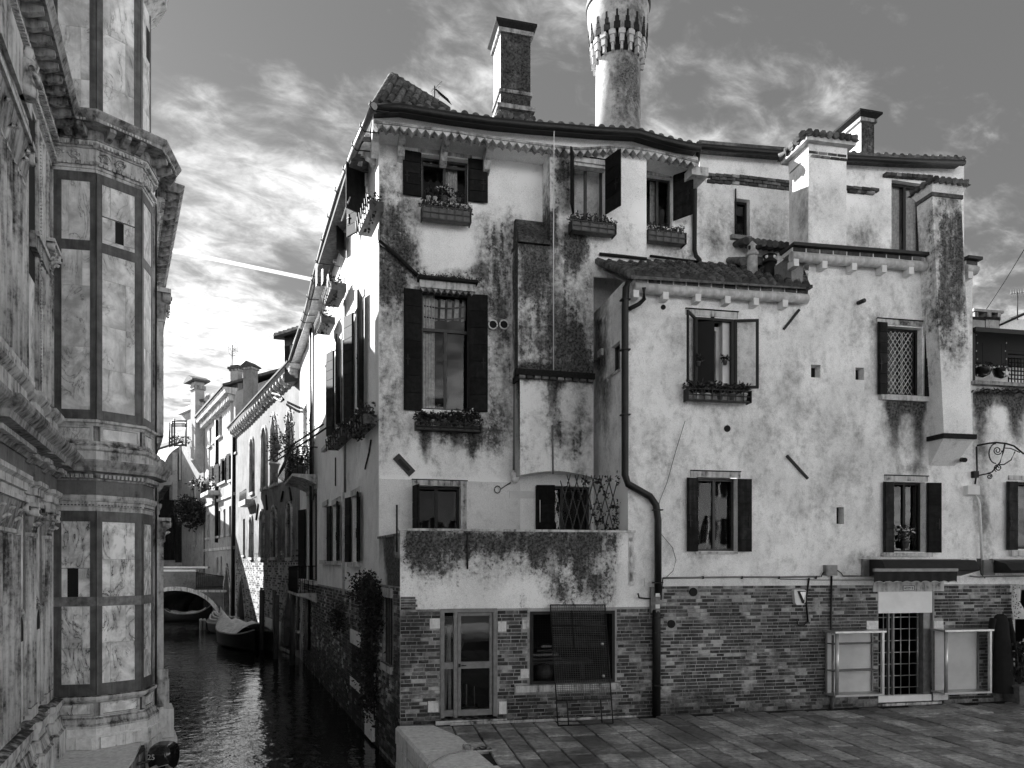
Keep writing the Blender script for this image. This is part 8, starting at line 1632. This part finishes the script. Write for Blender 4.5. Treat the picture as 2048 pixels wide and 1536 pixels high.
# left bank houses behind the church (their roofs throw the shade on the canal walls)
def bank_house(a, b, h, label, dep=9, mt='pl_far'):
    F = seg(a, b); L = (Vector(b) - Vector(a)).length; t = thing('canal_house', label, 'house', (*a, 0)); A, B = Vector(a), Vector(b); n2 = Vector((F.n.x, F.n.y)); MB().plan([tuple(A), tuple(B), tuple(B - n2 * dep), tuple(A - n2 * dep)], WZ - .5, h - .6).obj('walls', mt, t)
    MB().prism(Frame(tuple(A), tuple(-n2)), [(-.5, h - .6), (dep + .5, h - .6), (dep / 2, h + 1.0)], -L if False else 0, L).obj('roof', 'tile', t) if False else MB().hexa([F.w(-.2, h - .6, .5), F.w(L, h - .6, .5), F.w(L, h - .6, -dep), F.w(-.2, h - .6, -dep)], [F.w(-.2, h, .4), F.w(L, h, .4), F.w(L, h + 1, -dep), F.w(-.2, h + 1, -dep)]).obj('roof', 'tile', t)
    n = int(L / 2.2)
    for i in range(n):
        for z in (2.5, 6.0, 9.2):
            if z + 1.6 < h - .8: s = L * (i + .5) / n; w = MB().box(F, s - .4, s + .4, z, z + 1.5, 0, .02).obj('window', 'glassdark', t); slab(t, F, 'sill', s - .5, s + .5, z - .12, z, 0, .12, 'stone_w')
bank_house((-11.2, 21.6), (-17.8, 33.5), 13.0, 'pale house behind the church on the left bank'); bank_house((-17.9, 33.7), (-23.3, 44.0), 12.9, 'house beside the bridge on the left bank'); bank_house((-28.6, 53.0), (-31, 60), 11.5, 'house past the bridge on the left bank')
# houses behind the viewer, across the little square; their sunlit fronts light this side and mirror in the panes
def back_house(x0, x1, y, h, label, mt):
    F = Frame((x1, y), (-1, 0.04)); L = x1 - x0; t = thing('square_house', label, 'house', ((x0 + x1) / 2, y, 0)); n = int(L / 2.4); hl = []
    for i in range(n):
        for z in (1.0, 4.2, 7.4): 
            if z + 2 < h - 1: s = L * (i + .5) / n; hl.append((s - .45, s + .45, z, z + 1.7))
    wall('wall', F, 0, L, -.3, h, mt, t, hl, .8)
    for q in hl: window(t, F, q, cols=2); shutter(t, F, q[0], q[2], q[3], .42, -1, 4, 6); shutter(t, F, q[1], q[2], q[3], .42, 1, 4, 6)
    m = MB(); m.hexa([F.w(-.2, h, .6), F.w(L + .2, h, .6), F.w(L + .2, h, -8), F.w(-.2, h, -8)], [F.w(-.2, h + .15, .6), F.w(L + .2, h + .15, .6), F.w(L + .2, h + 2, -8), F.w(-.2, h + 2, -8)]); m.obj('roof', 'tile', t)
    for k in range(2): s = L * (.3 + .4 * k); slab(t, F, 'chimney', s - .5, s + .5, h - .5, h + 3.6, -1.5, -.7, 'pl_white'); slab(t, F, 'chimney_cap', s - .7, s + .7, h + 3.6, h + 3.9, -1.8, -.5, 'tile')
    MB().plan([tuple(F.w(0, 0, -.6).to_2d()), tuple(F.w(L, 0, -.6).to_2d()), tuple(F.w(L, 0, -8).to_2d()), tuple(F.w(0, 0, -8).to_2d())], -.3, h - .1).obj('mass', mt, t)
back_house(-16, -5.5, -13, 10.5, 'white house behind the viewer, left of the canal', 'pl_farbrown'); back_house(3.5, 15, -12, 9.5, 'house behind the viewer, right of the canal', 'pl_farbrown'); back_house(15.4, 27, -9, 11, 'taller white house behind the viewer, far right', 'pl_white')
# boats
def boat(label, x, y, L, W_, ang, cover=None, h=.55, tip=.35, name='moored_boat', cat='boat', z=WZ):
    t = thing(name, label, cat, (x, y, z)); ca_, sa_ = math.cos(R(ang)), math.sin(R(ang)); T = lambda u, v, w: Vector((x + u * ca_ - v * sa_, y + u * sa_ + v * ca_, z + w)); N2 = 14; m = MB(); m2 = MB(); rim = []
    for i in range(N2 + 1):
        u = i / N2; wd = W_ / 2 * (math.sin(math.pi * min(1, .12 + u * .88)) ** .6 if u > .0 else .4) * (1 if u < .5 else 1); wd = W_ / 2 * max(.03, (1 - (abs(u - .42) / .58) ** 2.6)); zt = h + tip * max(0, (abs(u - .45) / .55)) ** 3
        for v, w in ((0, -.12), (wd * .55, -.08), (wd * .92, .2), (wd, zt)): m.v.append(tuple(T((u - .5) * L, v, w)))
        for v, w in ((-wd * .55, -.08), (-wd * .92, .2), (-wd, zt)): m.v.append(tuple(T((u - .5) * L, v, w)))
        rim.append((T((u - .5) * L, wd, zt), T((u - .5) * L, -wd, zt), wd, zt, u))
    q = 7; ordr = (3, 2, 1, 0, 4, 5, 6)
    for i in range(N2):
        for a, b in zip(ordr[:-1], ordr[1:]): m.f.append((i * q + a, i * q + b, (i + 1) * q + b, (i + 1) * q + a)); m.s.append(True)
    m.obj('hull', 'hull', t); MB().tube([r_[0] for r_ in rim], .035, 5).obj('gunwale', 'wood_l', t); MB().tube([r_[1] for r_ in rim], .035, 5).obj('gunwale', 'wood_l', t)
    if cover:
        a, b, hh, mt_ = cover; c = MB(); rows = [r_ for r_ in rim if a <= r_[4] <= b]; K2_ = 6
        for j, r_ in enumerate(rows):
            for k in range(K2_ + 1): v = k / K2_; p = r_[0].lerp(r_[1], v); c.v.append(tuple(p + Vector((0, 0, .03 + hh * math.sin(math.pi * v) * (.75 + .25 * math.sin(j * 1.3)) + .02 * math.sin(j * 5 + k * 3)))))
        c.f = [(j * 7 + k, j * 7 + k + 1, (j + 1) * 7 + k + 1, (j + 1) * 7 + k) for j in range(len(rows) - 1) for k in range(6)]; c.s = [True] * len(c.f); c.obj('cover', mt_, t)
    else:
        for u in (3, 6, 9): r_ = rim[u]; MB().hexa([r_[0] - Vector((0, 0, .12)), r_[1] - Vector((0, 0, .12)), r_[1] - Vector((.0, -.2, .12)), r_[0] - Vector((0, -.2, .12))], [r_[0] - Vector((0, 0, .08)), r_[1] - Vector((0, 0, .08)), r_[1] - Vector((0, -.2, .08)), r_[0] - Vector((0, -.2, .08))]).obj('thwart', 'wood_l', t)
    return t, T, rim
boat('dark boat under a pale tarpaulin moored by the arched-window house', -13.2, 35.4, 5.6, 1.9, 132, (.2, 1.0, .55, 'tarp'), h=.75, tip=.55, z=WZ)
b2_, T2_, rim2 = boat('boat with striped cover moored near the bridge behind two posts', -17.1, 43.0, 3.6, 1.7, 132, (.1, .95, .3, 'metal'), h=.6)
rr_b = [r_ for r_ in rim2 if .1 <= r_[4] <= .95]
for k in range(5): v = (k + .8) / 6.2; MB().tube([r_[0].lerp(r_[1], v) + Vector((0, 0, .06 + .3 * math.sin(math.pi * v))) for r_ in rr_b], .05, 5).obj('cover_stripe', 'white', b2_)
boat('pale bowed boat in the dark under the bridge arch', -23.4, 52.5, 3.2, 1.2, 15, (.1, .9, .15, 'tarp'), h=.5, tip=.7)
for x in (402, 409): 
    yy = 1260; t_ = (CZ - WZ) * FPX / (yy - HY); X = (x - CX) / FPX * t_; mp_ = thing('mooring_post', 'pale-topped mooring post in the water by the bridge, %s of the pair' % ('left' if x < 405 else 'right'), 'mooring post', (X, t_, WZ), 'mooring posts by the bridge'); MB().lathe((X, t_, WZ), [(.09, -.5), (.09, .55)], 10).obj('post', 'metal', mp_); MB().lathe((X, t_, WZ + .55), [(.1, 0), (.1, .1), (.03, .16)], 10).obj('cap', 'white', mp_)
for k, (x, y0, yb) in enumerate(((522, 1180, 1300), (551, 1190, 1318), (584, 1160, 1330))):
    t_ = (CZ - WZ) * FPX / (yb - HY); X = (x - CX) / FPX * t_; zt_ = CZ - (y0 - HY) * t_ / FPX; mp_ = thing('mooring_post', 'tall dark mooring post against the canal wall, %s of three' % ('nearest', 'middle', 'farthest')[2 - k], 'mooring post', (X, t_, WZ), 'tall dark mooring posts'); MB().tube([(X, t_, WZ - .5), (X + .05, t_, zt_)], .12, 8).obj('post', 'wood', mp_)
# small boat with outboard motor at the foot of the church
tb_, Tb, rimb = boat('dark small boat at the foot of the church with an outboard motor', -5.55, 10.6, 3.9, 1.5, 104, None, h=.42, tip=.15)
MB().hexa([(-6.5, 12.2, -.52), (-5.6, 12.35, -.52), (-5.65, 11.9, -.52), (-6.5, 11.8, -.52)], [(-6.5, 12.2, -.45), (-5.6, 12.35, -.45), (-5.65, 11.9, -.45), (-6.5, 11.8, -.45)]).obj('stern_deck', 'wood_l', tb_)
om = thing('outboard_motor', 'black outboard motor marked 25 in front of the church quay', 'outboard motor', (-6.06, 12.6, -.9)); mx, my = -6.06, 12.62; m = MB(); cz0 = -.52
prof = [(.0, -.04, .14, .17), (.06, 0, .19, .22), (.18, 0, .215, .25), (.32, 0, .215, .25), (.42, 0, .19, .22), (.47, 0, .13, .16)]; Nn = 20
for z, _, rx, ry in [(p[0], p[1], p[2], p[3]) for p in prof]:
    for j in range(Nn): a = 2 * math.pi * j / Nn; c1_, s1_ = math.cos(a), math.sin(a); e = .55; m.v.append((mx + rx * math.copysign(abs(c1_) ** e, c1_), my + ry * math.copysign(abs(s1_) ** e, s1_), cz0 + z))
m.f = [(i * Nn + j, i * Nn + (j + 1) % Nn, (i + 1) * Nn + (j + 1) % Nn, (i + 1) * Nn + j) for i in range(5) for j in range(Nn)] + [tuple(5 * Nn + j for j in range(Nn))]; m.s = [True] * 100 + [False]; m.obj('cowl', 'hood', om)
MB().box(WORLD, mx - .06, mx + .06, WZ - .3, cz0, -my - .08, -my + .06).obj('leg', 'rubber', om); MB().tube([(mx - .235, my - .262, cz0 + .02), (mx - .18, my - .272, cz0 + .1), (mx + .0, my - .272, cz0 + .12), (mx + .2, my - .262, cz0 + .17)], .007, 5).obj('trim_line', 'alu', om)
FT = Frame((mx, my - .262), (1, 0)); text('25', FT, -.09, cz0 + .25, .005, .13, 'white', om, 'lettering'); MB().tube([(mx + .05, my + .2, cz0 + .2), (mx - .3, my - .7, cz0 + .25)], .025, 6).obj('tiller', 'rubber', om)
